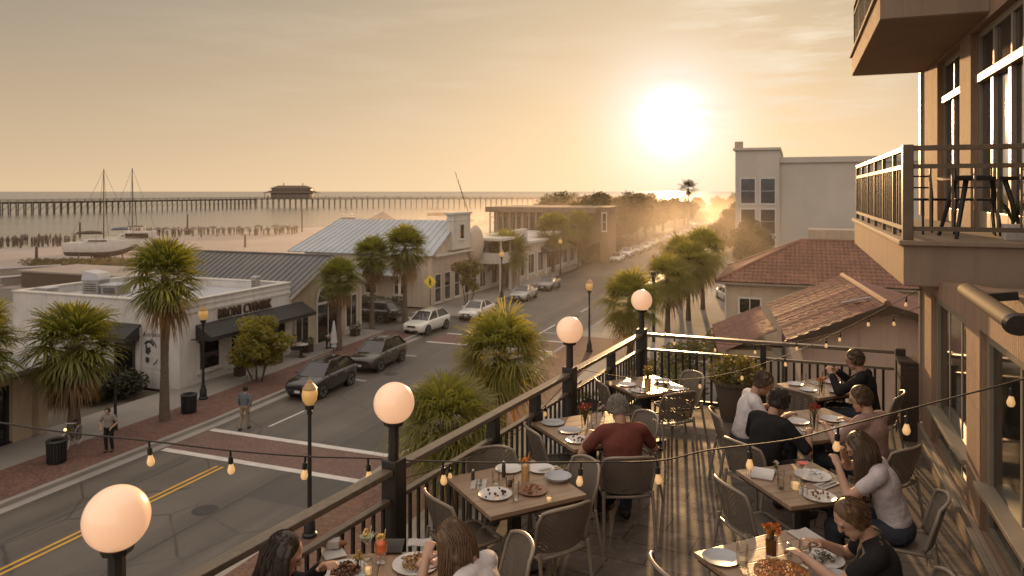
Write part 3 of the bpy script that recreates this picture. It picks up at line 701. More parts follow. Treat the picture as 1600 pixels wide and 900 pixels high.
# ------------------------------------------------------------------ barrel tile roofs
def tileroof(mb, O, U, V, Wd, vmax, pitch=.27, row=.42, amp=.055, step=.04):
    """O eave corner, U along the eave, V up the slope (unit), vmax(u) the slope length at u"""
    O, U, V = Vector(O), Vector(U).normalized(), Vector(V).normalized(); N = U.cross(V).normalized()
    if N.z < 0: N = -N
    k = max(1, round(Wd/pitch)); pw = Wd/k
    sub = 5
    for i in range(k):
        cols = []
        for j in range(sub+1):
            u = (i + j/sub)*pw; h = amp*abs(math.sin(math.pi*j/sub))**.7 if True else 0
            vm = max(.0, vmax(u)); pts = []
            nr = max(1, int(math.ceil(vm/row)))
            jit = rnd.uniform(-.012,.012)
            for r_ in range(nr):
                v0, v1 = r_*row, min(vm, (r_+1)*row)
                pts.append(O + U*u + V*v0 + N*(h + step + jit)); pts.append(O + U*u + V*v1 + N*(h + .012))
            cols.append(pts)
        for j in range(sub):
            a, b = cols[j], cols[j+1]; n = min(len(a), len(b)); o = len(mb.v)
            vs = a[:n] + b[:n]
            mb.add(vs, [(q, q+1, n+q+1, n+q) for q in range(n-1)])
# ---- tile roofed house
b8 = building('tile_roof_house', 'cream house with a broad hipped clay tile roof', loc=(3,53,0))
x0,x1,y0,y1,ez = -4.6,10.5,47.6,57.6,3.85; pit = math.atan2(2.35,5.0); sl_ = 5.0/math.cos(pit)
mb = MB()
tileroof(mb,(x0,y0,ez),(1,0,0),(0,math.cos(pit),math.sin(pit)),x1-x0,lambda u: min(sl_, u/math.cos(pit), (x1-x0-u)/math.cos(pit)))
tileroof(mb,(x0,y1,ez),(0,-1,0),(math.cos(pit),0,math.sin(pit)),y1-y0,lambda u: min(u,(y1-y0-u))/math.cos(pit))
tileroof(mb,(x1,y0,ez),(0,1,0),(-math.cos(pit),0,math.sin(pit)),y1-y0,lambda u: min(u,(y1-y0-u))/math.cos(pit))
tileroof(mb,(x1,y1,ez),(-1,0,0),(0,-math.cos(pit),math.sin(pit)),x1-x0,lambda u: min(sl_, u/math.cos(pit), (x1-x0-u)/math.cos(pit)))
rf = mb.build('roof', m_tile, b8, recalc=False, smooth=30)
rz_ = ez+2.35
mb = MB(); mb.tube([(x0+5,52.6,rz_+.03),(x1-5,52.6,rz_+.03)],.13,8)
for cx,cy,hx in ((x0,y0,x0+5),(x0,y1,x0+5),(x1,y0,x1-5),(x1,y1,x1-5)): mb.tube([(cx,cy,ez+.06),(hx,52.6,rz_+.04)],.12,8)
mb.build('ridge_cap', m_tile, rf, smooth=True)
MB().box(x0+.5,x1-.5,y0+.5,y1-.5,0,ez-.02).build('wall', m_stucco_tan, b8)
MB().box(x0+.03,x1-.03,y0+.03,y1-.03,ez-.13,ez-.01).build('eave', m_trim_cream, b8)
S8 = Wall((0,y0+.5,0),(1,0,0),(0,-1,0))
for a in (-3.2,-.6,2.4): S8.window(b8, a, a+1.2, 1.0, 2.8, m_trim, m_darkglass, .12, 2, 2)
W8 = Wall((x0+.5,0,0),(0,1,0),(-1,0,0))
for a in (49.5,52.3,55): W8.window(b8, a, a+1.3, .9, 2.8, m_trim, m_darkglass, .12, 2, 2)
MB().tube([(x0+.55,y0+.45,0),(x0+.55,y0+.45,ez-.2)],.06,8).build('downpipe', m_trim, b8, smooth=True)
MB().box(1.0,6.2,60,63,5.2,6.6).build('rear_wall', m_stucco_tan, b8)

# ---- nearer gabled tile roof beside the terrace
b9 = thing('gabled_tile_cottage', 'cottage with faded red brown tiled gable just beyond the terrace rail', 'building', (2.8,27.5,0), R(6))
HE9, HR9, LW, RW, DP = 4.4, 5.75, -3.1, 4.4, 8.0
p1 = math.atan2(HR9-HE9, -LW); s1 = -LW/math.cos(p1); p2 = math.atan2(HR9-HE9, RW); s2 = RW/math.cos(p2)
mb = MB()
tileroof(mb,(LW,DP,HE9),(0,-1,0),(math.cos(p1),0,math.sin(p1)),DP+.5,lambda u: s1, .24,.38,.05,.034)
tileroof(mb,(RW,-.5,HE9),(0,1,0),(-math.cos(p2),0,math.sin(p2)),DP+.5,lambda u: s2, .24,.38,.05,.034)
m_tile2 = M('faded clay tile', (.23,.10,.062), (.14,.07,.048), .7, 1.6, dirt=.45, bump=.3, bscale=18)
rf = mb.build('roof', m_tile2, b9, recalc=False, smooth=30)
mb = MB(); mb.tube([(0,-.5,HR9+.06),(0,DP,HR9+.06)],.11,8); mb.build('ridge_cap', m_tile2, rf, smooth=True)
mb = MB(); prof = [(LW+.55,0),(RW-.5,0),(RW-.5,HE9+.1),(0,HR9-.16),(LW+.55,HE9+.12)]
mb.add([(x,0,z) for x,z in prof]+[(x,DP-.4,z) for x,z in prof], [(0,1,2,3,4),(9,8,7,6,5)]+[(i,(i+1)%5,5+(i+1)%5,5+i) for i in range(5)])
mb.build('wall', M('dusty rose stucco', (.46,.36,.30), (.41,.32,.27), .85, 1.3, bump=.15, dirt=.25), b9)
mb = MB(); mb.beam((LW-.05,-.52,HE9-.09),(0,-.52,HR9-.08),.06,.24); mb.beam((RW+.05,-.525,HE9-.09),(0,-.525,HR9-.083),.06,.24); mb.build('barge_board', m_wood_dark, b9)
S9 = Wall((0,0,0),(1,0,0),(0,-1,0))
S9.window(b9, .9, 2.4, 1.2, 3.1, m_wood_dark, m_stucco_tan, .14, 1, 1, name='door', sill=False)
S9.window(b9, -2.4, -1.2, 1.0, 2.6, m_trim, m_darkglass, .1, 2, 2)
mb = MB(); mb.beam((-1.0,1.6,HR9-.26),(-.3,.7,HR9+.08),.2,.06); mb.build('roof_flashing', m_metalroof, b9, bevel=.02)
mb = MB(); mb.tube([(2.2,.6,HR9-.75),(2.9,.5,HR9+.15)],.045,8); mb.build('vent_pipe', m_metalroof_dark, b9, smooth=True)
b9b = thing('lean_to_roof', 'low tiled lean to roof left of the gabled cottage', 'roof', (-1.9,36.0,0), R(8))
mb = MB(); tileroof(mb,(-1.6,3.4,2.6),(0,-1,0),(math.cos(.42),0,math.sin(.42)),6.8,lambda u: 2.6,.3,.36,.035); mb.build('tile_sheet', m_tile2, b9b, recalc=False, smooth=30)
MB().box(-1.2,.6,-3.2,3.2,0,2.75).build('wall', m_stucco_tan, b9b)

# ------------------------------------------------------------------ the host building with balconies
hb = building('terrace_building', 'tan plastered building with stacked balconies on the right', loc=(4,8,0))
WX = 1.5; UX = 2.5
# wing wall at the terrace, with real openings
OPEN = [(1.0,4.1),(4.62,7.42),(7.95,9.84)]
mb = MB()
def wseg(y0,y1,z0,z1): mb.box(WX, WX+.22, y0, y1, z0, z1)
ys = [-1.5]+[v for o in OPEN for v in o]+[10.5]
for i in range(0,len(ys),2): wseg(ys[i],ys[i+1],TZ,8.5)
for a,b_ in OPEN: wseg(a,b_,8.3,8.5); wseg(a,b_,TZ,6.56)
mb.prism([(1.0,8.502),(9.26,8.502),(1.0,9.16)], WX+.002, WX+.218, Matrix(((0,0,1,0),(1,0,0,0),(0,1,0,0),(0,0,0,1))))
mb.build('wall', m_plaster, hb)
mb = MB(); mb.box(WX-.05,WX-.002,-1.5,10.52,TZ+.001,TZ+.28); mb.box(WX-.03,WX+.25,10.5,10.56,TZ+.3,8.44); mb.build('plinth', m_plaster_plain, hb, bevel=.01)
MB().box(WX+.22, UX-.002, -1.5, 9.28, 8.38, 8.46).build('roof', m_plaster_plain, hb)
for a,b_ in OPEN:
    fr = MB(); L = b_-a
    fr.box(WX+.05,WX+.13,a,a+.09,6.56,8.3); fr.box(WX+.05,WX+.13,b_-.09,b_,6.56,8.3); fr.box(WX+.052,WX+.128,a+.09,b_-.09,8.2,8.298)
    fr.box(WX-.05,WX+.13,a+.001,b_-.001,6.94,6.985); fr.box(WX+.05,WX+.13,a+.09,b_-.09,6.562,6.63)
    for k in (1,2):
        y = a+L*k/3; fr.box(WX+.078,WX+.115,y-.025,y+.025,7.0,8.2); fr.box(WX+.08,WX+.112,y-.025,y+.025,6.63,6.93)
    f = fr.build('window', m_trim_cream, hb, bevel=.006)
    MB().box(WX+.085,WX+.095,a+.08,b_-.08,6.6,8.25).build('pane', m_darkglass, f)
    MB().box(WX-.10,WX+.04,a-.04,b_+.04,6.50,6.555).build('sill', m_trim_cream, f, bevel=.008)
MB().box(WX+.5,WX+.55,-1.5,10.3,TZ,8.36).build('inner_wall', m_wood_dark, hb)
# tall block behind, with balcony doors
mb = MB(); UOP = [(10.2,12.95),(13.75,15.75)]
def useg(y0,y1,z0,z1): mb.box(UX, UX+.3, y0, y1, z0, z1)
useg(-1.5,10.2,8.0,16); useg(12.95,13.75,8.9,16); useg(15.75,17.6,0,16)
for a,b_ in UOP: useg(a,b_,11.9,16); useg(a,b_,0,8.95)
useg(12.95,13.75,0,8.9)
mb.build('wall', m_plaster, hb)
MB().box(UX+.3,UX+10,17.3,17.6,0,16).build('wall', m_plaster_plain, hb)
MB().box(UX-.04,UX+.02,17.45,17.66,9.0,16).build('corner_board', m_trim_cream, hb)
for a,b_ in UOP:
    fr = MB(); L = b_-a; n = 3 if L > 2.5 else 2
    fr.box(UX+.1,UX+.2,a,a+.11,8.95,11.9); fr.box(UX+.1,UX+.2,b_-.11,b_,8.95,11.9); fr.box(UX+.102,UX+.198,a+.11,b_-.11,11.8,11.898); fr.box(UX+.04,UX+.2,a+.11,b_-.11,11.12,11.24)
    for k in range(1,n):
        y = a+L*k/n; fr.box(UX+.08,UX+.197,y-.07,y+.07,8.95,11.12); fr.box(UX+.1,UX+.19,y-.035,y+.035,11.24,11.8)
    for k in range(n):
        fr.box(UX+.09,UX+.19,a+L*k/n+.12,a+L*(k+1)/n-.08,8.96,9.2)
    f = fr.build('balcony_door', m_trim_cream, hb, bevel=.008)
    MB().box(UX+.14,UX+.15,a+.1,b_-.1,8.97,11.85).build('pane', m_greyglass, f)
    cb = MB()
    for k in range(26):
        y = a+.15+(L-.3)*k/26; cb.tube([(UX+.24,y,9.0),(UX+.24+.015*math.sin(k*2.1),y+.01,11.8)], .035, 6)
    cb.build('curtain', M('sheer curtain', (.42,.38,.32), (.36,.32,.27), .9, 4), f, smooth=True)
# balconies
def balc(y0,y1,zb,zt,name):
    mb = MB().box(1.15, UX-.002, y0, y1, zb, zt-.06)
    o = mb.build('balcony', m_plaster, hb)
    MB().box(1.10, UX-.003, y0-.06, y1+.05, zt-.058, zt).build('slab_edge', m_plaster_plain, o, bevel=.012)
    MB().box(1.16, UX-.004, y0-.004, y0-.001, zb+.002, zt-.062).build('fascia', m_plaster_plain, o)
    MB().box(1.17, UX-.01, y0+.02, y1-.02, zb-.012, zb-.002).build('soffit', m_soffit, o)
    return o
balc(9.35,16.6,8.44,8.95,'lower'); balc(11.8,17.35,11.98,12.42,'upper')
def balrail(label, y0, y1, z, x0=1.2, x1=UX):
    t = thing('balcony_railing', label, 'railing', (x0,y0,z))
    H = 1.07; L = y1-y0; Wd = x1-x0
    MB().box(-.03,.03,.05,L,H-.06,H).build('top_rail', m_balrail, t, bevel=.006)
    MB().box(.05,Wd,-.03,.03,H-.06,H-.001).build('top_rail', m_balrail, t, bevel=.006)
    MB().box(-.025,.025,.05,L,H-.26,H-.21).box(.05,Wd,-.025,.025,H-.262,H-.212).build('mid_rail', m_balrail, t)
    MB().box(-.025,.025,.05,L,.1,.15).box(.05,Wd,-.025,.025,.102,.152).build('bottom_rail', m_balrail, t)
    MB().box(-.055,.055,-.055,.055,0,H+.01).build('post', m_balrail, t, bevel=.008)
    MB().box(-.03,.03,L-.03,L+.03,0,H-.002).build('post', m_balrail, t, bevel=.006)
    n = int(L/1.15)
    for i in range(1,n): MB().box(-.022,.022,L*i/n-.022,L*i/n+.022,0,H-.06).build('post', m_balrail, t)
    bal = MB().box(-.011,.011,-.011,.011,.15,H-.26).mesh('baluster', m_balrail)
    def add(x,y): o = link('baluster', bal, t); o.location = (x,y,0)
    k = int(L/.22)
    for i in range(1,k): add(0, L*i/k)
    k = int(Wd/.2)
    for i in range(1,k+1): add(.05+Wd*i/k-.04, 0)
    return t
balrail('bronze railing around the lower balcony', 9.42, 16.5, 8.95)
balrail('bronze railing of the balcony at the top right corner', 11.9, 17.2, 12.42)
# balcony furniture
t = thing('balcony_table', 'dark square cafe table on the balcony behind the bronze rail', 'table', (2.05,10.15,8.95), .1)
MB().box(-.36,.36,-.36,.36,.68,.72).build('tabletop', m_black, t, bevel=.006)
for sx in (-1,1):
    for sy in (-1,1): MB().tube([(sx*.2,sy*.2,.68),(sx*.34,sy*.34,0)],[.03,.022],8).build('leg', m_black, t)
for i,(loc,rz,lab) in enumerate((((1.62,10.9,8.95),R(205),'dark metal chair left of the balcony table'),((2.15,10.95,8.95),R(170),'dark metal chair behind the balcony table'))):
    t = thing('balcony_chair', lab, 'chair', loc, rz)
    MB().box(-.21,.21,-.21,.21,.43,.46).build('seat', m_black, t, bevel=.01)
    MB().tube([(-.2,-.2,.46),(-.2,-.26,.9),(.2,-.26,.9),(.2,-.2,.46)],.014,6).tube([(-.2,-.24,.75),(.2,-.24,.75)],.012,6).tube([(-.2,-.22,.6),(.2,-.22,.6)],.012,6).build('backrest', m_black, t, smooth=True)
    for sx in (-1,1):
        for sy in (-1,1): MB().tube([(sx*.19,sy*.19,.43),(sx*.22,sy*.24,0)],.014,6).build('leg', m_black, t)
t = thing('balcony_planter', 'pale square planter in the corner of the balcony', 'planter', (2.3,9.75,8.95)); t.scale = (.75,.75,.75)
MB().prism([(-.13,-.13),(.13,-.13),(.13,.13),(-.13,.13)],0,.24).build('pot', m_stucco_white, t, bevel=.01)
mb = MB()
for i in range(26):
    a = rnd.uniform(0,6.28); l = rnd.uniform(.15,.4); mb.tube([(0,0,.24),(math.cos(a)*l*.3,math.sin(a)*l*.3,.24+l*.7),(math.cos(a)*l*.6,math.sin(a)*l*.6,.24+l)],[.008,.012,.002],4)
mb.build('foliage', leafmat('planter leaf', (.08,.10,.03), (.05,.07,.02)), t)
m_balroll = M('tan awning case', (.12,.09,.06), (.085,.065,.045), .75, 5, spec=.15, dirt=.3)
# awning cassette on the wall
t = thing('awning_cassette', 'long pale awning roll mounted under the balcony on the right wall', 'awning', (1.22,5.1,8.72), 0)
MB().tube([(0,0,0),(0,1.35,.03)], .065, 16, flat=.85).build('roll', m_balroll, t, smooth=40)
MB().tube([(0,-.06,0),(0,-.002,0)], [.07,.08], 16, flat=.85).build('end_cap', m_black, t, smooth=40)
for y in (.2,1.15): MB().beam((.05,y,0),(WX-1.22,y,.03),.05,.06).build('bracket', m_black, t)

# ------------------------------------------------------------------ terrace
RA, RB = Vector((-3.37,1.2,0)), Vector((-2.15,11.05,0))      # the side rail line
poly = [(-3.62,-1.5),(RB.x-.12,11.17),(WX,11.17),(WX,-1.5)]
tag(MB().prism(poly, TZ-.35, TZ).build('terrace_floor', m_floor), 'brown grey tiled terrace floor', None, None, 'structure')
mb = MB().prism([(-3.3,-1.5),(RB.x+.2,10.9),(8,10.9),(8,-1.5)], 0, TZ-.352); mb.build('lower_wall', m_plaster_plain, hb)
MB().box(WX, UX+.6, 10.5, 11.17, TZ-.35, TZ).build('ledge', m_plaster_plain, hb)
# globe lamps standing on the rail line
mg, nt, b, out = newmat('opal globe glass')
b.inputs['Base Color'].default_value = (.80,.62,.48,1); b.inputs['Roughness'].default_value = .28
b.inputs['Coat Weight'].default_value = .7; b.inputs['Coat Roughness'].default_value = .08
b.inputs['Emission Color'].default_value = (1,.52,.27,1)
gz = nn(nt,'ShaderNodeSeparateXYZ'); nt.links.new(nn(nt,'ShaderNodeTexCoord').outputs['Object'], gz.inputs[0])
mr = nn(nt,'ShaderNodeMapRange'); nt.links.new(gz.outputs[2], mr.inputs[0]); mr.inputs[1].default_value = 1.40; mr.inputs[2].default_value = 1.70; mr.inputs[3].default_value = .70; mr.inputs[4].default_value = .48
nt.links.new(mr.outputs[0], b.inputs['Emission Strength'])
def globe_lamp():
    t = thing('globe_lamp', 'x', 'lamp')
    MB().box(-.07,.07,-.07,.07,0,1.13).build('post', m_iron, t, bevel=.01)
    MB().box(-.09,.09,-.09,.09,0,.12).build('base', m_iron, t, bevel=.012)
    MB().lathe([(0,1.13),(.045,1.131),(.042,1.38),(.075,1.39),(.085,1.42),(.06,1.425)],8).build('stem', m_iron, t, smooth=20)
    MB().ball((0,0,1.56),.158,32,20).build('globe', mg, t, smooth='all')
    return t
GL = Proto(globe_lamp)
def rail_at(y): f = (y-RA.y)/(RB.y-RA.y); return RA.lerp(RB,f)
ang = math.atan2(RB.x-RA.x, RB.y-RA.y)
LAMPS = [(2.74,'largest peach glass globe lamp, nearest at the bottom left'),(5.0,'peach globe lamp on the dark post beside the tufted palm'),(8.37,'mid sized globe lamp halfway along the terrace rail'),(11.05,'smallest globe lamp on the far corner post of the terrace')]
for y,l in LAMPS:
    p = rail_at(y); GL.place((p.x,p.y,TZ), -ang, l)
def railing(label, A, B, posts, sp=.115, bw=.011):
    A, B = Vector(A), Vector(B); L = (B-A).length; a = math.atan2(-(B-A).x, (B-A).y)
    t = thing('terrace_railing', label, 'railing', (A.x,A.y,TZ), a)
    cuts = [0]+posts+[L]
    for i in range(len(cuts)-1):
        y0, y1 = cuts[i]+.075, cuts[i+1]-.075
        MB().box(-.05,.05,y0,y1,1.025,1.07).build('top_rail', m_rail, t, bevel=.008)
        MB().box(-.03,.03,y0,y1,.805,.84).build('mid_rail', m_rail, t, bevel=.006)
        MB().box(-.025,.025,y0,y1,.08,.13).build('bottom_rail', m_iron, t)
    bal = MB().box(-bw,bw,-bw,bw,.13,.805).mesh('baluster', m_iron)
    n = int(L/sp)
    for i in range(1,n):
        y = L*i/n
        if min(abs(y-c) for c in cuts) < .11: continue
        o = link('baluster', bal, t); o.location = (0,y,0)
    return t, L
p0 = rail_at(1.2)
fy = (RB-RA).length/(RB.y-RA.y)
posts = [(y-1.2)*fy for y,_ in LAMPS[:3]]
t, L = railing('long side railing of the terrace with flat weathered top rail', RA, RB, posts)
for y in (3.75,6.55,7.45,9.75):
    d = (y-1.2)*fy
    MB().box(-.05,.05,d-.05,d+.05,0,1.023).build('post', m_iron, t, bevel=.006)
t2, L2 = railing('short end railing of the terrace in front of the tile roofs', (RB.x,11.05,0), (1.32,11.05,0), [], .10, .016)
MB().box(-.04,.04,L2/2-.04,L2/2+.04,0,1.023).build('post', m_iron, t2, bevel=.006)
MB().box(-.05,.05,L2-.06,L2+.06,0,1.1).build('post', m_iron, t2, bevel=.006)
t = thing('service_cabinet', 'narrow dark wooden cabinet between the end railing and the wall', 'cabinet', (1.40,10.75,TZ))
MB().box(-.13,.09,-.14,.2,0,.98).build('body', m_wood_dark, t, bevel=.01); MB().box(-.15,.095,-.16,.22,.981,1.02).build('lid', m_wood_dark, t, bevel=.006)
# ------------------------------------------------------------------ palms
m_frond = leafmat('palm frond', (.235,.235,.05), (.115,.14,.032), .48, .55)
m_frond_dead = leafmat('dead palm frond', (.34,.20,.09), (.22,.13,.06), .4)
m_trunk = M('palm trunk', (.17,.125,.09), (.10,.075,.055), .9, 6, stretch=(1,1,5), bump=.7, bscale=14, dirt=.3)
m_bark = M('tree bark', (.11,.08,.055), (.07,.052,.038), .9, 6, stretch=(2,2,.6), bump=.6, bscale=20)
def fan(mb, base, d, size, rs, nseg=22, droop=.5, pet=.55, thin=1.0):
    """one fan leaf: a stalk and pleated blades that droop at the tips"""
    d = d.normalized(); up = Vector((0,0,1))
    side = d.cross(up); side = side.normalized() if side.length > .05 else Vector((1,0,0))
    nrm = side.cross(d).normalized()
    if pet > 0:
        mid = base + d*size*pet
        mb.add([base-side*.02, base+side*.02, mid+side*.012, mid-side*.012], [(0,1,2,3)])
    else: mid = base
    for k in range(nseg):
        a = R(-112 + 224*(k+.5)/nseg + rs.uniform(-3,3))
        ln = size*(.62 + .3*math.cos(a*.7))*rs.uniform(.85,1.1)
        v = d*math.cos(a) + side*math.sin(a)
        v = (v + nrm*rs.uniform(-.12,.12)).normalized()
        wv = v.cross(nrm).normalized()
        w0 = size*.018*thin; w1 = size*.027*thin
        p0 = mid; p1 = mid + v*ln*.5 - up*(droop*ln*.08); p2 = mid + v*ln*.8 - up*(droop*ln*.30); p3 = mid + v*ln*.92 - up*(droop*ln*.62)
        mb.add([p0-wv*w0*.4, p0+wv*w0*.4, p1+wv*w1, p1-wv*w1, p2+wv*w1*.6, p2-wv*w1*.6, p3], [(0,1,2,3),(3,2,4,5),(5,4,6)])
def palm_meshes(seed, size, nf=58, dead=9, lowest=-55, droop=.42, nseg=28, mat=None, thin=1.0):
    rs = random.Random(seed); g = MB(); dd = MB()
    for i in range(nf):
        el = R(lowest + (86-lowest)*((i+.5)/nf)**.85); az = i*2.39996 + rs.uniform(-.3,.3)
        d = Vector((math.cos(az)*math.cos(el), math.sin(az)*math.cos(el), math.sin(el)))
        fan(g, Vector((0,0,rs.uniform(-.15,.1))) + d*.08, d, size*rs.uniform(.82,1.1), rs, nseg, droop*rs.uniform(.6,1.4), .55, thin)
    for i in range(dead):
        el = R(rs.uniform(-82,-50)); az = rs.uniform(0,6.28)
        d = Vector((math.cos(az)*math.cos(el), math.sin(az)*math.cos(el), math.sin(el)))
        fan(dd, Vector((0,0,-.2)), d, size*rs.uniform(.7,.95), rs, 12, 1.2, .6)
    return g.mesh('crown', mat or m_frond, recalc=False), dd.mesh('dead_fronds', m_frond_dead, recalc=False)
PV = [palm_meshes(11,1.0), palm_meshes(12,1.0,54,22,-55), palm_meshes(13,1.0,66,5,-40), palm_meshes(14,1.0,50,18,-60)]
m_frond_lit = leafmat('sunlit palm frond', (.29,.275,.065), (.165,.175,.045), .52, .62)  # brighter golden copy of the frond colour, low sunlight painted in
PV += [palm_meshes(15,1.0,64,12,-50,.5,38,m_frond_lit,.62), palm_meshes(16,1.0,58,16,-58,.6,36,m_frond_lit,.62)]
def palm(base, top, r, var, label, group=None, tr=.15, boots=False, rz=0, lean=(0,0), sq=1.0):
    b = Vector(base); rs = random.Random(int(abs(b.x*100)+abs(b.y*10)))
    t = thing('palm_tree', label, 'palm tree', b, rz, group)
    h = top-b.z; mb = MB(); n = 26; pts = []; rr = []
    for i in range(n+1):
        f = i/n; pts.append((lean[0]*f*f, lean[1]*f*f, h*f))
        q = tr*(1.25-.35*min(1,f*3))
        if boots and f > .35: q *= 1.25 + .28*(i%2) + rs.uniform(-.06,.06)
        else: q *= 1 + .05*(i%2) + rs.uniform(-.03,.03)
        rr.append(q)
    mb.tube(pts, rr, 10)
    if boots:
        for i in range(60):
            f = rs.uniform(.42,.98); a = i*2.4; q = tr*1.35
            p = Vector((math.cos(a)*q, math.sin(a)*q, h*f)); mb.tube([p, p+Vector((math.cos(a)*.1, math.sin(a)*.1, .2))], [.045,.012], 4)
    mb.build('trunk', m_trunk, t, smooth=30)
    g, dd = PV[var]
    for nm, me in (('crown', g), ('dead_fronds', dd)):
        o = link(nm, me, t); o.location = (lean[0], lean[1], h); o.scale = (r, r, r*sq); o.rotation_euler = (0,0,rs.uniform(0,6))
    return t
palm((-25.5,20.1,.13), 3.75, 1.45, 1, 'stout fan palm with rough boots beside the tan shop, over a trash can', None, .21, True)
palm((-27.0,17.3,.13), 4.2, 1.35, 0, 'fan palm partly cut by the left edge of the photo', None, .2, True)
palm((-24.05,23.0,.13), 6.05, 1.32, 1, 'tallest slim palm standing before the white corner shop', None, .17, False, 0, (.05,0), 1.1)
palm((-25.1,36.9,.13), 4.35, 1.12, 1, 'palm in front of the arched doorway', None, .16, False)
palm((-27.0,43.6,.0), 5.1, 1.25, 1, 'palm at the side street corner, nearer of two before the metal roof', None, .16)
palm((-26.3,46.9,.0), 5.4, 1.5, 1, 'taller palm rising before the grey metal roof', None, .17)
palm((-26.2,67,.13), 3.5, 1.9, 2, 'palm by the white balcony house', None, .16)
palm((-26.3,82,.13), 4.7, 2.0, 0, 'palm in front of the brown gallery building, left of a pair', None, .17)
palm((-25.2,89,.13), 5.0, 1.9, 1, 'palm in front of the brown gallery building, right of a pair', None, .17)
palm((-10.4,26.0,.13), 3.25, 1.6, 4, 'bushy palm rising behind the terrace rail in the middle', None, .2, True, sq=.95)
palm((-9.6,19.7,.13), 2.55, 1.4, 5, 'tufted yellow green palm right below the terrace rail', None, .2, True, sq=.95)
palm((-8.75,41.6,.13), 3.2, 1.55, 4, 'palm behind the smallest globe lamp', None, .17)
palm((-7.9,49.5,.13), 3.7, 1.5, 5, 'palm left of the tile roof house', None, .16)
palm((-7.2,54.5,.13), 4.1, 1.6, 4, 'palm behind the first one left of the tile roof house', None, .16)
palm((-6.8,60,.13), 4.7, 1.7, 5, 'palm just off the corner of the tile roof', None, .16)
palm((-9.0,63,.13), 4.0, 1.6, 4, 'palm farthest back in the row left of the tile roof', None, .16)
palm((-27,204,0), 10.3, 2.1, 1, 'lone tall palm silhouetted below the sun', None, .22)

for o_ in [o for o in COL.objects if o.get('label','').startswith('lone tall palm')]:
    for ch in o_.children:
        if ch.name.startswith('crown'): ch.data = palm_meshes(77,1.0,20,0,-35,.9,16,leafmat('silhouette frond', (.13,.10,.045), (.09,.075,.035), .2))[0]; ch.scale = (2.5,2.5,2.3)  # fronds darkened in their colour to look backlit
        if ch.name.startswith('dead'): ch.scale = (1.3,1.3,1.3)
# ------------------------------------------------------------------ leafy trees
def leaves(mb, rs, c, r, n, size):
    for _ in range(n):
        while True:
            p = Vector((rs.uniform(-1,1), rs.uniform(-1,1), rs.uniform(-1,1)))
            if .3 < p.length < 1: break
        p = Vector(c) + Vector((p.x*r[0], p.y*r[1], p.z*r[2]))
        u = Vector((rs.gauss(0,1), rs.gauss(0,1), rs.gauss(0,.6))).normalized(); w_ = u.cross(Vector((rs.gauss(0,1), rs.gauss(0,1), rs.gauss(0,1)))).normalized()
        s = size*rs.uniform(.6,1.3)
        mb.add([p-u*s, p+w_*s*.45, p+u*s, p-w_*s*.45], [(0,1,2,3)])
def tree_meshes(seed, h, rx, crown_h, nl=2600, leaf=.17, lobes=15, trunks=1, tr=.17, mat=None, low=.28):
    rs = random.Random(seed); tk = MB(); cr = MB()
    cz = h - crown_h/2
    L = []
    for i in range(lobes):
        a = i*2.4 + rs.uniform(-.4,.4); f = math.sqrt((i+.5)/lobes); zz = rs.uniform(-.42,.42)
        q = math.sqrt(max(.1, 1-(zz*1.9)**2))
        L.append((Vector((math.cos(a)*f*rx*.72*q, math.sin(a)*f*rx*.72*q, cz + zz*crown_h*.9)), rs.uniform(.26,.42)*rx))
    for k in range(trunks):
        a = k*6.28/max(1,trunks); off = Vector((math.cos(a),math.sin(a),0))*(.22 if trunks > 1 else 0)
        top = Vector((off.x*3, off.y*3, cz-crown_h*.25)) + Vector((rs.uniform(-.2,.2), rs.uniform(-.2,.2), 0))
        tk.tube([off, off.lerp(top,.5)+Vector((rs.uniform(-.1,.1),rs.uniform(-.1,.1),0)), top], [tr*1.2,tr*.9,tr*.6], 8)
        for c, r in L[k::trunks]:
            tk.tube([top*.9, top.lerp(c,.6)+Vector((0,0,.1)), c], [tr*.45,tr*.25,tr*.08], 5)
    per = nl//lobes
    for c, r in L: leaves(cr, rs, c, (r,r,r*.8), per, leaf)
    return tk.mesh('trunk', m_bark, smooth=True), cr.mesh('crown', mat or m_leaf, recalc=False)
m_leaf = leafmat('broad leaf', (.20,.175,.05), (.12,.115,.035), .45, .6)
m_leaf_y = leafmat('autumn tinged leaf', (.30,.25,.035), (.15,.165,.03), .5, .6)
m_leaf_d = leafmat('dark shrub leaf', (.04,.05,.022), (.026,.034,.016), .25)
def tree(meshes, loc, label, group=None, rz=0, s=1, name='tree', cat='tree'):
    t = thing(name, label, cat, loc, rz, group)
    for nm, me in zip(('trunk','crown'), meshes):
        o = link(nm, me, t); o.scale = (s,s,s) if not isinstance(s, tuple) else s
    return t
T_CRAPE = tree_meshes(21, 3.05, 1.65, 2.2, 6500, .11, 22, 5, .035, m_leaf_y)
tree(T_CRAPE, (-24.7,29.4,.13), 'round leafy street tree with several thin stems by the shop windows')
T_MID = tree_meshes(22, 3.7, 1.6, 2.5, 2600, .13, 15, 3, .06)
tree(T_MID, (-25.2,55.5,.13), 'leafy tree with thin stems before the cream gable front')
m_leaf_far = leafmat('grove leaf', (.10,.088,.035), (.06,.055,.022), .22)
OAK = [tree_meshes(31+i, 8.2, 4.6, 5.6, 3400, .33, 20, 1, .3, m_leaf_far) for i in range(4)]
k = 0
far_l = [(-29,112),(-33,118),(-27.5,121),(-30,130),(-28,139),(-35,128),(-29,150),(-34,142),(-28,163),(-33,156),(-30,176),(-38,150),(-28,190),(-34,172),(-44,135),(-41,165),(-47,152),(-50,172),(-29,207),(-36,195),(-45,186),(-54,190),(-30,226),(-40,214),(-50,208),(-60,205),(-33,246),(-46,238),(-58,228)]
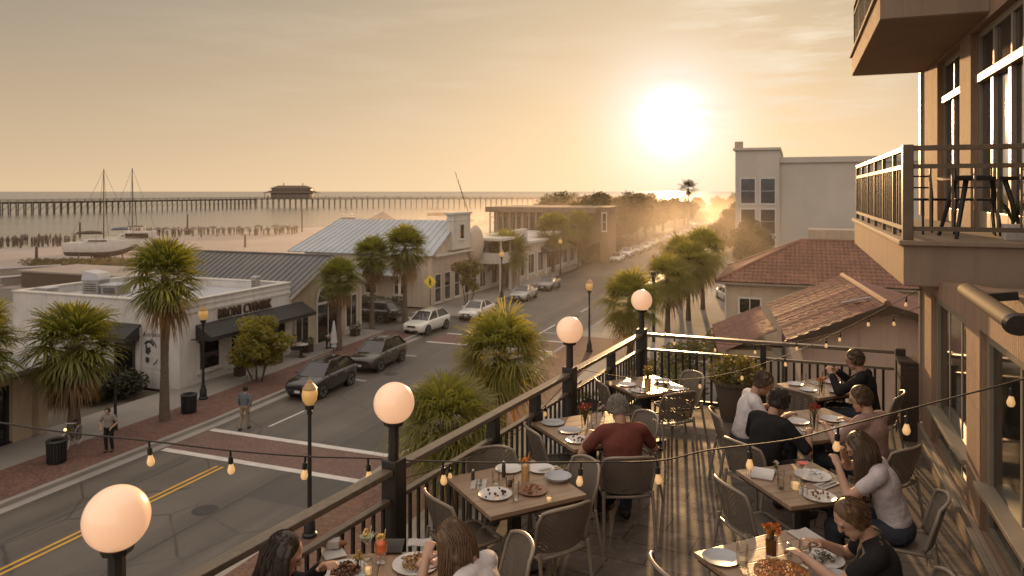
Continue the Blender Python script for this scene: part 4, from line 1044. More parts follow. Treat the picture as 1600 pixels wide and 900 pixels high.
for i,(x,y) in enumerate(far_l):
    tree(OAK[i%4], (x+rnd.uniform(-1,1), y, -.05), 'broad hazy tree in the grove at the far left of the street', 'hazy trees in the far grove left of the street', rnd.uniform(0,6), rnd.uniform(.78,1.12))
far_m = [(-20,262),(-12,272),(-4,268),(4,280),(-26,276),(12,270),(-34,282),(20,285),(-9,300),(8,305),(-22,306),(-42,268),(-52,256)]
for i,(x,y) in enumerate(far_m):
    tree(OAK[(i+1)%4], (x, y, -.05), 'hazy tree closing the end of the street', 'hazy trees at the end of the street', rnd.uniform(0,6), rnd.uniform(.85,1.08))
far_r = [(-4.5,82,.5),(-4.5,89,.62),(-5.2,96,.66),(-5.4,103,.68),(-10.2,110,.55),(-10.3,118,.6),(-10,127,.65),(-10,136,.75),(-9.5,148,.85),(-9.0,162,.95),(-6,182,1.05),(-2,200,1.05),(-8,218,1),(2,226,1.05)]
for i,(x,y,s) in enumerate(far_r):
    tree(OAK[i%4], (x, y, 0), 'rounded hazy tree along the right side of the street before the white block', 'hazy trees on the right side of the street', rnd.uniform(0,6), s)
# hedges and shrubs
def shrub_mesh(seed, rx, ry, h, n, leaf, mat):
    rs = random.Random(seed); mb = MB()
    lob = 6
    for i in range(lob):
        c = (rs.uniform(-.5,.5)*rx, rs.uniform(-.5,.5)*ry, h*rs.uniform(.35,.6)); leaves(mb, rs, c, (rx*.62,ry*.62,h*.45), n//lob, leaf)
    return mb.mesh('foliage', mat, recalc=False)
def shrub(me, loc, label, group=None, rz=0, s=1, name='shrub', cat='shrub'):
    o = link(name, me); o.location = loc; o.rotation_euler = (0,0,rz); o.scale = (s,s,s)
    return tag(o, label, cat, group)
SH = [shrub_mesh(41+i, 1.1, 1.0, 1.25, 1700, .085, m_leaf_d) for i in range(3)]
for i,(x,y,s) in enumerate([(-33.2,24.9,1.05),(-31.7,25.2,1.1),(-30.3,25.3,1.15),(-29.0,25.6,1.05),(-32.5,23.4,.95),(-30.9,23.9,1.05),(-29.6,24.3,.9)]):
    shrub(SH[i%3], (x,y,.02), 'dark rounded shrub in the bed below the white shop wall', 'dark shrubs in the bed below the white shop wall', i*1.3, s)
for i in range(7):
    shrub(SH[i%3], (-37+i*1.3,49.9,.0), 'dark clipped hedge shrub along the metal roofed hall', 'hedge shrubs along the metal roofed hall', i*.9, 1.15)
SG = [shrub_mesh(51+i, 1.0, 1.0, 1.3, 1400, .09, m_leaf) for i in range(2)]
for i,(x,y,s) in enumerate([(-8.2,30,.9),(-6.4,31.5,1.1),(-4.8,33.5,1.2),(-3.0,27.5,1.15),(-2.3,25.2,1.0),(-4.2,24.2,.9),(-6.8,36,1.1),(-5.4,39.5,1.3),(-3.6,42.5,1.45),(-8.6,22.4,.8),(-7.8,17.0,.8),(-6.0,20.5,.9)]):
    shrub(SG[i%2], (x,y,.1), 'green garden shrub between the terrace and the tile roofs', 'garden shrubs between the terrace and the tile roofs', i*1.1, s)
SD = [shrub_mesh(61+i, 1.6, 1.6, 2.2, 1300, .15, m_leaf_d) for i in range(2)]
for i in range(10):
    shrub(SD[i%2], (-25.6,94+i*2.6,.1), 'dim shrub along the far pavement under the gallery building', 'dim shrubs along the far pavement', i*.8, 1.0)
for i in range(14):
    shrub(SD[i%2], (-44+i*2.7, 253+(i%3)*2.5, -.1), 'hazy shrub closing the far end of the street', 'hazy shrubs closing the far end of the street', i*.8, 1.5)
m_dune = leafmat('dune scrub', (.15,.12,.05), (.10,.085,.035), .25)
DU = [shrub_mesh(71+i, 2.2, 1.3, 1.0, 900, .14, m_dune) for i in range(2)]
for i,(x,y) in enumerate([(-58,62),(-55,64),(-52,66),(-49,68.5),(-46,70),(-44,73),(-60,74),(-57,78),(-53,82),(-50,86),(-47,92),(-45,97),(-43,103),(-55,70),(-62,66),(-66,60),(-42,80),(-39,86)]):
    shrub(DU[i%2], (x,y,-.1), 'dry brown scrub between the roofs and the beach', 'dry scrub between the roofs and the beach', i*.7, rnd.uniform(.8,1.2))
for i in range(22):
    p = at(60+i*7.2+rnd.uniform(-3,3), 417+rnd.uniform(-4,6), 0); shrub(DU[i%2], (p.x,p.y,-.1), 'brown green scrub strip below the stranded sailboats', 'scrub strip below the stranded sailboats', i*.9, rnd.uniform(.7,1.15))
for i,(pa,ya,pb,yb,hh) in enumerate(((0,430,95,424,.7),(100,436,205,430,.6),(0,447,60,441,.8),(210,424,300,416,.5))):
    a_, b_ = at(pa,ya,0), at(pb,yb,0); t = thing('low_wall', 'low grey wall in the yards behind the white shop, '+('leftmost and farthest','in the middle','nearest at the left','right below the tall palm')[i], 'wall', a_, 0, None, world=True)
    MB().beam(a_+Vector((0,0,hh/2)), b_+Vector((0,0,hh/2)), .4, hh).build('masonry', m_concrete, t); MB().beam(a_+Vector((0,0,hh+.05)), b_+Vector((0,0,hh+.05)), .6, .1).build('coping', m_flatroof, t)
# big planter on the terrace
pt = at(1150,655,TZ)
t = thing('planter', 'large tapered brown planter with flowering shrub on the terrace', 'planter', (pt.x,pt.y,TZ))
MB().lathe([(0,0),(.20,0),(.21,.02),(.29,.5),(.315,.505),(.315,.56),(.28,.56),(.265,.5),(0,.49)],28).build('pot', M('brown resin pot', (.14,.105,.08), (.11,.085,.065), .6, 4, dirt=.25), t, smooth=30)
mb = MB(); rs = random.Random(5); leaves(mb, rs, (0,0,.66), (.40,.40,.24), 1500, .035); mb.build('foliage', m_leaf, t, recalc=False)
mb = MB()
for i in range(40):
    a = rs.uniform(0,6.28); q = rs.uniform(.05,.36); mb.ball((math.cos(a)*q, math.sin(a)*q, .74+rs.uniform(-.1,.16)), .018, 6, 4)
mb.build('blossom', M('yellow blossom', (.7,.5,.2), (.6,.38,.12), .6, 8), t)
# pale lot roofs at the far left, and low walls
for (x0,x1,y0,y1,h,l) in ((-72,-52,51,57,1.5,'low pale flat roof beside the side street behind the white shop'),(-50,-42,51,54,1.4,'narrow pale shed roof behind the white shop'),(-86,-62,33,42,1.5,'flat shed roof at the left edge behind the shop')):
    t = thing('shed', l, 'shed', ((x0+x1)/2,(y0+y1)/2,0), 0, None, world=True)
    if y0 > 43 and y0 < 49.6: pass
    MB().box(x0,x1,y0,y1,-.1,h).build('wall', m_wood_dark, t); MB().box(x0-.3,x1+.3,y0-.3,y1+.3,h+.001,h+.16).build('roof', m_concrete, t)
# ------------------------------------------------------------------ cars
m_tyre = M('tyre rubber', (.02,.02,.02), (.015,.015,.015), .85, 8)
m_rimm = M('alloy rim', (.5,.49,.47), (.42,.41,.4), .3, 5, metal=.9)
m_carglass = M('car glass', (.03,.03,.03), (.02,.02,.02), .04, 2, spec=.8)
m_head = M('headlight', (.7,.68,.62), (.6,.58,.52), .12, 5, coat=1)
m_tail = M('taillight', (.28,.02,.015), (.2,.015,.012), .2, 5, coat=1)
m_plate = M('licence plate', (.65,.63,.58), (.55,.53,.5), .5, 5)
def paint(name, c): return M(name, c, tuple(x*.97 for x in c), .16, 2, coat=1, spec=.25)
P_BLACK = paint('black car paint', (.018,.018,.020)); P_WHITE = paint('white car paint', (.70,.68,.64)); P_SILV = paint('silver car paint', (.42,.41,.39)); P_BRON = paint('bronze car paint', (.045,.037,.026)); P_GREY = paint('grey car paint', (.2,.195,.19))
def car_make(kind, pm, detail=True):
    """front towards -y"""
    if kind == 'sedan':
        L, H = 4.75, 1.45
        st = [(-2.36,.42,.66,.62),(-2.28,.30,.72,.80),(-2.0,.22,.79,.89),(-1.5,.2,.86,.92),(-1.0,.2,.93,.925),(-.4,.2,.95,.93),(.6,.2,.97,.93),(1.3,.2,.99,.925),(1.75,.22,1.0,.91),(2.15,.26,1.0,.87),(2.32,.36,.93,.78),(2.37,.46,.80,.66)]
        gb = [(-1.12,.78),(1.78,.74)]; gr = [(-.28,.58),(.92,.56)]; zr = 1.45; zb = .93; rw = .33; wy = (-1.42,1.40)
        belt = lambda y: .93+.03*(y+1.1)/2.9
    else:
        L, H = 4.7, 1.68
        st = [(-2.32,.45,.78,.64),(-2.24,.34,.86,.82),(-1.95,.26,.95,.91),(-1.5,.24,1.0,.94),(-1.05,.24,1.06,.945),(-.4,.24,1.08,.95),(.6,.24,1.09,.95),(1.4,.24,1.10,.945),(1.9,.27,1.11,.93),(2.2,.34,1.1,.88),(2.33,.44,1.0,.78)]
        gb = [(-1.2,.80),(2.16,.77)]; gr = [(-.32,.60),(1.58,.57)]; zr = 1.66; zb = 1.06; rw = .385; wy = (-1.40,1.38)
        belt = lambda y: 1.06+.03*(y+1.1)/3.3
    t = thing('parked_car', 'x', 'car')
    mb = MB(); rings = []
    for y,z0,zt,w_ in st:
        half = [(0,z0),(w_*.84,z0),(w_*.97,z0+.10),(w_,z0+(zt-z0)*.5),(w_*.985,zt-.13),(w_*.93,zt-.035),(w_*.78,zt+.005),(0,zt+.025)]
        ring = [(x,y,z) for x,z in half] + [(-x,y,z) for x,z in half[-2:0:-1]]
        rings.append(ring)
    n = len(rings[0]); vs = [p for r_ in rings for p in r_]
    fs = [(i*n+j,(i+1)*n+j,(i+1)*n+(j+1)%n,i*n+(j+1)%n) for i in range(len(rings)-1) for j in range(n)]
    fs += [tuple(range(n)), tuple(range(len(vs)-n,len(vs)))[::-1]]
    mb.add(vs, fs); mb.build('body', pm, t, smooth=50)
    # greenhouse: glass faces, then roof and pillars in body colour
    (yf,wf),(yr,wr_) = gb; (rf,rwf),(rr,rwr) = gr
    zb0, zb1 = belt(yf)-.03, belt(yr)-.03
    B = [(-wf,yf,zb0),(wf,yf,zb0),(wr_,yr,zb1),(-wr_,yr,zb1)]; Tp = [(-rwf,rf,zr-.05),(rwf,rf,zr-.05),(rwr,rr,zr-.06),(-rwr,rr,zr-.06)]
    def face(nm, q):
        return MB().add(q, [(0,1,2,3)]).build(nm, m_carglass, t, recalc=False)
    face('windscreen', [B[0],B[1],Tp[1],Tp[0]]); face('rear_window', [B[2],B[3],Tp[3],Tp[2]])
    face('side_window', [B[1],B[2],Tp[2],Tp[1]]); face('side_window', [B[3],B[0],Tp[0],Tp[3]])
    mb = MB(); k = 10; vs = []
    ys_ = [rf-.02 + (rr-rf+.04)*i/k for i in range(k+1)]
    prof = [-1,-.93,-.6,0,.6,.93,1]
    for i,y in enumerate(ys_):
        f = i/k; wd = rwf+(rwr-rwf)*f + .012; e = 1-abs(2*f-1)**4
        for q in prof: vs.append((q*wd, y, zr-.055 + (.055*(1-q*q*.75))*(.35+.65*e)))
    m_ = len(prof); fs = [(i*m_+j,(i+1)*m_+j,(i+1)*m_+j+1,i*m_+j+1) for i in range(k) for j in range(m_-1)]
    mb.add(vs, fs)
    for s in (-1,1):
        mb.beam((s*wf,yf,zb0),(s*rwf,rf,zr-.05),.07,.05); mb.beam((s*wr_,yr,zb1),(s*rwr,rr,zr-.06),.13 if kind!='sedan' else .16,.06)
        ym = (yf+yr)*.5-.1; f = (ym-yf)/(yr-yf); g = (ym+.05-rf)/(rr-rf)
        mb.beam((s*(wf+(wr_-wf)*f)*1.003,ym,belt(ym)-.03),(s*(rwf+(rwr-rwf)*g)*1.01,ym+.05,zr-.055),.08,.04)
    mb.build('roof', pm, t, recalc=False, smooth=40)
    W_ = st[len(st)//2][3]
    for s in (-1,1):
        for y in wy:
            ar = MB().tube([(s*(W_-.25),y,rw),(s*(W_+.008),y,rw)], rw+.055, 22); ar.build('wheel_arch', m_black, t)
            wh = MB().lathe([(rw*.62,-.1),(rw*.94,-.1),(rw,-.06),(rw,.06),(rw*.94,.1),(rw*.62,.1)],24,M=Matrix.Translation((s*(W_-.085),y,rw)) @ Matrix.Rotation(R(90)*s,4,'Y')).build('wheel', m_tyre, t, smooth=40)
            rm = MB()
            Mx = Matrix.Translation((s*(W_-.085),y,rw)) @ Matrix.Rotation(R(90)*s,4,'Y')
            rm.lathe([(0,.08),(rw*.2,.08),(rw*.22,.05)],16,M=Mx)
            for q in range(5):
                a = q*2*math.pi/5; p0 = Mx @ Vector((math.cos(a)*rw*.15,math.sin(a)*rw*.15,.07)); p1 = Mx @ Vector((math.cos(a)*rw*.62,math.sin(a)*rw*.62,.085)); rm.beam(p0,p1,.075,.03,(s,0,0))
            rm.lathe([(rw*.60,.05),(rw*.66,.105),(rw*.7,.1)],24,M=Mx)
            rm.build('rim', m_rimm, wh, smooth=30)
    f0, f1 = st[1], st[2]
    zt = f1[2]
    for s in (-1,1):
        MB().add([(s*.44,-2.30 if kind=='sedan' else -2.265,zt-.20),(s*.80,-2.08,zt-.17),(s*.84,-1.98,zt-.05),(s*.5,-2.235,zt-.075)],[(0,1,2,3)]).add([(s*.44,-2.2,zt-.20),(s*.80,-2.0,zt-.17),(s*.84,-1.9,zt-.05),(s*.5,-2.15,zt-.075)],[(0,1,2,3)]).build('headlight', m_head, t, recalc=False)
        yb = st[-2][0]
        MB().cbox((s*.66,yb-.03,zt+.02),(.3,.12,.13)).build('taillight', m_tail, t, bevel=.02)
        MB().ball((s*(W_+.09),yf+.28,zb+.06),(.1,.06,.065),10,7).build('side_mirror', pm, t, smooth='all')
        MB().beam((s*(W_-.004),-.25,zb-.14),(s*(W_-.004),-.05,zb-.13),.02,.02).beam((s*(W_-.004),.75,zb-.13),(s*(W_-.004),.95,zb-.12),.02,.02).build('door_handle', m_rimm, t)
    yfr = -2.345 if kind=='sedan' else -2.315
    MB().cbox((0,yfr+.0,zt-.22),(.72,.06,.14)).build('grille', m_black, t, bevel=.015)
    MB().cbox((0,yfr+.005,.42),(1.1,.06,.12)).build('air_intake', m_black, t, bevel=.015)
    MB().cbox((0,yfr-.035,.50),(.32,.02,.13)).build('licence_plate', m_plate, t)
    if kind == 'suv':
        for s in (-1,1): MB().tube([(s*.52,rf+.15,zr-.02),(s*.52,rf+.25,zr+.035),(s*.52,rr-.2,zr+.03),(s*.52,rr-.1,zr-.02)],.018,6).build('roof_rack', m_rimm, t)
    return t
CARS = {}
def park(kind, pm, key, loc, rz, label, group=None):
    if True:
        pass
    if (kind,key) not in CARS: CARS[(kind,key)] = Proto(lambda: car_make(kind, pm))
    return CARS[(kind,key)].place(loc, rz, label, group, .87)
LEFTG = 'cars parked along the shop side kerb'
park('suv', P_BLACK, 'k', (-21.05,29.6,0), R(2), 'black sport utility car parked nearest along the shop side kerb', LEFTG)
park('suv', P_BRON, 'b', (-21.2,34.9,0), R(2), 'dark bronze car parked behind the black one near the arched doorway', LEFTG)
park('suv', P_WHITE, 'w', (-23.3,44.6,0), R(-3), 'white sport utility car by the mouth of the side street', LEFTG)
park('sedan', P_WHITE, 'w', (-22.4,51.0,0), R(0), 'white sedan parked below the yellow warning sign tree line', LEFTG)
park('sedan', P_SILV, 's', (-22.3,61.0,0), R(2), 'silver sedan parked by the white balcony house', LEFTG)
park('sedan', P_GREY, 'g', (-22.4,68.2,0), R(2), 'grey sedan right behind the silver sedan', LEFTG)
for i,(x,y,k,p,c) in enumerate([(-23.0,98,'sedan',P_WHITE,'w'),(-23.2,105.5,'suv',P_WHITE,'w'),(-23.2,113,'sedan',P_SILV,'s'),(-23.3,120,'sedan',P_WHITE,'w'),(-23.4,127.5,'suv',P_SILV,'s'),(-23.5,135,'sedan',P_GREY,'g'),(-19.6,122,'suv',P_WHITE,'w'),(-23.5,146,'suv',P_WHITE,'w'),(-23.5,156,'sedan',P_WHITE,'w'),(-19,160,'sedan',P_WHITE,'w'),(-23.5,170,'suv',P_SILV,'s'),(-18.5,185,'suv',P_WHITE,'w'),(-23.5,190,'sedan',P_WHITE,'w'),(-19,215,'suv',P_WHITE,'w'),(-23.5,212,'suv',P_WHITE,'w'),(-15,200,'sedan',P_SILV,'s')]):
    park(k, p, c, (x+.6,y,0), R(1.5), 'white first car of the far parked row' if i==0 else ('white taller second car of the far parked row' if i==1 else 'small hazy car far down the street'), 'hazy cars far down the street' if i>1 else None)
park('suv', P_BLACK, 'k', (-28.9,46.9,0), R(-95), 'dark car in the side street beside the cream shop')
park('sedan', P_WHITE, 'w', (-5.2,66,0), R(20), 'white car half hidden behind the tile roof house')
park('sedan', P_BLACK, 'k', (-6.6,28.2,.13), R(60), 'dark car below the terrace corner beside the bushes')

# ------------------------------------------------------------------ street furniture
def street_lamp():
    t = thing('street_lamp', 'x', 'street lamp')
    MB().lathe([(0,0),(.2,0),(.2,.08),(.16,.12),(.15,.42),(.11,.5),(.085,.62),(.09,.66),(.062,.7),(.05,3.3),(.075,3.32),(.075,3.4),(.05,3.42)],16).build('post', m_black, t, smooth=25)
    MB().lathe([(.05,3.42),(.12,3.46),(.13,3.56),(.1,3.57)],16).build('collar', m_black, t, smooth=25)
    MB().lathe([(.1,3.575),(.19,3.7),(.215,3.85),(.19,3.98),(.17,4.0)],16).build('lantern', m_lampglass, t, smooth=40)
    MB().lathe([(.19,4.001),(.2,4.02),(.13,4.12),(.06,4.18),(.055,4.22),(.02,4.25),(.012,4.32),(0,4.34)],16).build('cap', M('brass lamp cap', (.45,.30,.13), (.36,.24,.1), .4, 4), t, smooth=25)
    return t
SL = Proto(street_lamp)
for (x,y,l) in ((-24.9,26.0,'black street lamp before the white shop wall'),(-12.3,16.7,'amber street lamp rising just left of the second globe lamp'),(-11.2,41.8,'tall street lamp between the two smaller globe lamps'),(-10.6,58.9,'street lamp farthest back on the right pavement'),(-24.2,60.5,'street lamp by the silver sedan'),(-24.2,78,'street lamp far along the shop row')):
    SL.place((x,y,.13), 0, l)
def bin_make():
    t = thing('trash_can', 'x', 'trash can')
    mb = MB()
    for i in range(20):
        a = i*2*math.pi/20; mb.beam((math.cos(a)*.29,math.sin(a)*.29,.04),(math.cos(a)*.31,math.sin(a)*.31,.72),.07,.025,(math.cos(a),math.sin(a),0))
    mb.lathe([(0,.03),(.27,.03),(.28,.7),(.25,.7),(.24,.1),(0,.1)],20); mb.build('basket', m_black, t)
    MB().lathe([(.25,.72),(.33,.72),(.34,.76),(.31,.80),(.22,.80),(.2,.77)],20).build('rim', m_black, t, smooth=30)
    return t
BN = Proto(bin_make)
BN.place((-23.95,24.2,.134), 0, 'round dark slatted trash can right of the tall slim palm')
BN.place((-23.8,18.1,.134), 0, 'round dark slatted trash can at the foot of the stout palm')
def ad(x,y,z): return Vector((x,y,z))
t = thing('sandwich_board', 'small white signboard standing by the street tree', 'signboard', (-25.4,29.6,.13), R(35))
MB().cbox((0,0,.52),(.32,.04,.62)).build('board', m_trim, t, bevel=.01)
for s in (-1,1): MB().beam((s*.12,0,0),(s*.12,0,.22),.03,.03).build('leg', m_black, t)
t = thing('warning_sign', 'yellow diamond sign with a walking figure on a thin post', 'road sign', (-27.0,52.2,.13), R(12))
MB().tube([(0,.03,0),(0,.03,2.75)],.035,8).build('post', m_iron, t)
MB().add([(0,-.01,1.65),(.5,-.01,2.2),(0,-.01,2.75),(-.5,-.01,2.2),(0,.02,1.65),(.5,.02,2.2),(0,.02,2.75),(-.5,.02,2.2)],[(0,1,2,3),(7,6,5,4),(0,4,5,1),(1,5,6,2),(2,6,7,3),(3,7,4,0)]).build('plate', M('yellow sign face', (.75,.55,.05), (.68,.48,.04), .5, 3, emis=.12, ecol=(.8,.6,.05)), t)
mb = MB(); mb.ball((0,-.022,2.42),(.06,.006,.06),10,6); mb.beam((0,-.02,2.34),(0,-.02,2.1),.014,.12,(1,0,0)); mb.beam((0,-.02,2.12),(.1,-.02,1.92),.012,.05,(1,0,0)); mb.beam((0,-.02,2.12),(-.08,-.02,1.92),.012,.05,(1,0,0)); mb.beam((0,-.02,2.3),(-.12,-.02,2.16),.012,.04,(1,0,0)); mb.beam((0,-.02,2.3),(.13,-.02,2.2),.012,.04,(1,0,0)); mb.build('pictogram', m_black, t)
# a meter pole and a bicycle by the stout palm
t = thing('street_pole', 'thin dark pole standing behind the bicycle', 'pole', (-24.9,21.4,.134)); MB().tube([(0,0,0),(0,0,3.1)],[.06,.045],10).build('shaft', m_iron, t, smooth=True); MB().tube([(0,0,0),(0,0,.5)],[.09,.075],10).build('base', m_iron, t, smooth=30)
t = thing('street_pole', 'dark pole between the palms right of the farthest globe lamp', 'pole', (-8.2,46.0,.13)); MB().tube([(0,0,0),(0,0,4.2)],[.11,.09],10).build('shaft', m_iron, t, smooth=True); MB().cbox((0,0,4.25),(.3,.3,.2)).build('head', m_iron, t, bevel=.02)
t = thing('bicycle', 'bicycle with pale wheels leaning by the stout palm', 'bicycle', (-24.6,19.3,.134), R(25))
for y in (-.5,.5):
    wv = MB(); wv.tube([(0,y+.33*math.cos(i*math.pi/12),.34+.33*math.sin(i*math.pi/12)) for i in range(25)],.02,6,False)
    for i in range(8): wv.tube([(0,y,.34),(0,y+.32*math.cos(i*.785),.34+.32*math.sin(i*.785))],.004,4)
    wv.build('wheel', M('pale tyre', (.45,.42,.38), (.4,.37,.33), .6, 5), t, smooth=True)
MB().tube([(0,.5,.34),(0,.15,.32),(0,-.33,.75),(0,.22,.78),(0,.15,.32)],.018,6).tube([(0,.5,.34),(0,.22,.78),(0,.24,.9)],.016,6).tube([(0,-.5,.34),(0,-.33,.75),(0,-.3,.95)],.018,6).build('frame', m_black, t, smooth=True)
MB().cbox((0,.25,.93),(.13,.24,.06)).build('saddle', m_black, t, bevel=.02); MB().tube([(-.26,-.2,.98),(-.1,-.32,1.0),(.1,-.32,1.0),(.26,-.2,.98)],.014,6).build('handlebar', m_rimm, t, smooth=True)
MB().ball((0,-.45,.82),.05,10,7).build('headlamp', M('lit lamp', (1,.7,.3), None, .3, 3, emis=2.5, ecol=(1,.65,.25)), t, smooth='all')
t = thing('patio_parasol', 'folded grey parasol beside the black car', 'parasol', (-23.6,34.2,.134))
MB().tube([(0,0,0),(0,0,2.3)],.025,8).build('pole', m_wood_dark, t); MB().lathe([(.16,.85),(.12,1.0),(.2,1.05),(.12,1.7),(.04,2.25),(0,2.3)],9).build('canopy', m_flatroof, t, smooth=20); MB().lathe([(0,0),(.25,0),(.25,.06),(0,.07)],16).build('base', m_iron, t)
for i,(x,y) in enumerate(((-25.9,37.3),(-26.0,34.6))):
    t = thing('cafe_table', 'small round cafe table in front of the '+('arched doorway' if i==0 else 'gap beside the white shop'), 'table', (x,y,.13))
    MB().lathe([(0,.7),(.34,.7),(.35,.715),(.34,.73),(0,.73)],20).build('tabletop', m_trim, t); MB().lathe([(0,0),(.22,0),(.2,.03),(.03,.06),(.03,.7)],12).build('stand', m_black, t, smooth=30)
for i,(x,y,s) in enumerate(((-26.3,30.0,.4),(-26.4,32.9,.45),(-26.5,35.8,.5),(-26.6,40.9,.55))):
    t = thing('shop_planter', ['box planter below the first shop window','box planter beside the shop door','box planter at the end of the white shop','box planter below the cream shop window'][i], 'planter', (x,y,.13))
    MB().cbox((0,0,.22),(.45,.5,.44)).build('box', m_wood_dark, t, bevel=.01); mb = MB(); leaves(mb, random.Random(i), (0,0,.6), (s*.8,s*.8,s*.7), 500, .05); mb.build('foliage', m_leaf_d, t, recalc=False)
# below the terrace: bench and bollards
t = thing('bench', 'bench beside the palms below the terrace', 'bench', (-9.6,33.0,.13), R(90))
MB().cbox((0,0,.44),(1.5,.42,.05)).build('seat', m_wood_dark, t); MB().cbox((0,.2,.72),(1.5,.05,.36)).build('backrest', m_wood_dark, t)
for s in (-1,1): MB().cbox((s*.62,0,.21),(.06,.4,.42)).build('leg', m_iron, t)

# ------------------------------------------------------------------ shore: pier, boats, umbrellas
PR = [Vector((-314,110,0)),Vector((-314,372,0)),Vector((-172,448,0)),Vector((-78,478,0))]
pier = thing('pier', 'long wooden fishing pier on many pilings across the bay', 'pier', (-314,372,-.6), 0, None, world=True)
m_pier = M('weathered pier timber', (.12,.09,.07), (.085,.066,.052), .85, 2)
for nm,zz,ww,hh in (('deck',4.75,4.6,.5),('railing',5.9,4.4,.14)):
    mb = MB()
    for a,b_ in zip(PR,PR[1:]):
        if nm == 'deck': mb.beam(a+ad(0,0,zz),b_+ad(0,0,zz),ww,hh)
        else:
            d = (b_-a).normalized(); p = Vector((-d.y,d.x,0))*2.2
            for s in (-1,1):
                mb.beam(a+p*s+ad(0,0,zz),b_+p*s+ad(0,0,zz),.18,.16); mb.beam(a+p*s+ad(0,0,5.4),b_+p*s+ad(0,0,5.4),.1,.12)
                k = int((b_-a).length/4)
                for i in range(k): q = a.lerp(b_,i/k)+p*s; mb.beam(q+ad(0,0,4.9),q+ad(0,0,5.95),.14,.14)
    mb.build(nm, m_pier, pier)
bent = MB()
for s in (-1,1): bent.tube([(s*1.9,0,-3),(s*1.75,0,4.6)],.26,7)
bent.beam((-1.9,0,4.3),(1.9,0,4.3),.3,.35); bent.beam((-1.8,0,1.0),(1.8,0,3.6),.12,.16)
bme = bent.mesh('piling', m_pier)
tot = []; 
for a,b_ in zip(PR,PR[1:]):
    n = int((b_-a).length/3.4); d = (b_-a); rzz = math.atan2(-d.x,d.y)
    for i in range(n): tot.append((a.lerp(b_,i/n), rzz))
for p,rz in tot[10:108]:
    o = link('piling', bme, None); o.parent = pier; o.matrix_parent_inverse = basis(pier).inverted(); o.location = p; o.rotation_euler = (0,0,rz)
mb = MB()
for p,rz in tot[:10]+tot[108:]: mb.add(bent.v, bent.f, Matrix.Translation(p) @ rotz(rz))
tag(mb.build('piling_row', m_pier, pier), None, None, None, 'stuff')
pc = at(452,323,0); pv = thing('pier_pavilion', 'hip roofed two tier pavilion standing on the pier', 'pavilion', (-314,372,4.9), R(-30))
pv.location = (-296,384,4.9); pv.rotation_euler = (0,0,R(28)); pv.scale = (1.3,1.2,1.15)
m_pav = M('pavilion boards', (.36,.30,.24), (.28,.23,.18), .8, 2)
MB().box(-13,13,-5.5,5.5,-.2,.15).build('platform', m_pier, pv)
MB().box(-9.5,9.5,-3.5,3.5,.15,3.2).build('wall', m_pav, pv)
for i in range(9):
    for s in (-1,1): MB().cbox((-12+i*3,s*5.1,1.6),(.3,.3,3)).build('post', m_trim_cream, pv)
def hip(mb, x, y, z0, z1, rx, ry):
    mb.add([(-x,-y,z0),(x,-y,z0),(x,y,z0),(-x,y,z0),(-rx,-ry,z1),(rx,-ry,z1),(rx,ry,z1),(-rx,ry,z1)],[(0,3,2,1),(4,5,6,7),(0,1,5,4),(1,2,6,5),(2,3,7,6),(3,0,4,7)])
mb = MB(); hip(mb,13.2,6,3.2,4.6,9.2,3.2); mb.build('lower_roof', m_wood_roof, pv); mb = MB(); hip(mb,10.2,4.2,5.6,7.2,6.5,.4); mb.build('upper_roof', m_wood_roof, pv)
MB().box(-9.2,9.2,-3.2,3.2,4.5,5.6).build('clerestory', m_trim_cream, pv)
for x in (-4,5): MB().tube([(x,0,7),(x,0,8.6)],.2,6).build('finial', m_wood_roof, pv)
# boats
m_hullw = M('white boat hull', (.62,.59,.55), (.54,.51,.48), .35, 1.5, dirt=.15); m_hulld = M('dark antifouling', (.06,.045,.04), (.045,.035,.03), .7, 2); m_blue = M('blue sail cover', (.10,.15,.26), (.08,.12,.2), .7, 3)
def hull(mb, L, Bm, D, z0, cut0=0.0, cut1=1.0, n=14):
    rings = []
    for i in range(n+1):
        f = i/n; x = -L/2+L*f; wd = Bm/2*(1-max(0,(f-.45)/.55)**2.2)*(.78+.22*min(1,f*3)); sh = D*(1+.22*max(0,f-.4)/.6); keel = D*.75*max(0,(f-.6)/.4)**2
        prof = [(wd*.04,keel),(wd*.55,keel*.9+D*.12),(wd*.88,D*.42+keel*.5),(wd*.98,D*.7+keel*.2),(wd,sh)]
        zs = [keel+(sh-keel)*c for c in (cut0,(cut0*2+cut1)/3,(cut0+cut1*2)/3,cut1)]
        def wat(z):
            for (w0,a),(w1,b_) in zip(prof,prof[1:]):
                if z <= b_: return w0+(w1-w0)*max(0,(z-a)/max(1e-6,b_-a))
            return wd
        rings.append([(x,-wat(z),z0+z) for z in zs[::-1]]+[(x,wat(z),z0+z) for z in zs])
    m_ = len(rings[0]); vs = [p for r_ in rings for p in r_]
    fs = [(i*m_+j,(i+1)*m_+j,(i+1)*m_+(j+1)%m_,i*m_+(j+1)%m_) for i in range(n) for j in range(m_)]+[tuple(range(m_)),tuple(range(len(vs)-m_,len(vs)))[::-1]]
    mb.add(vs, fs)
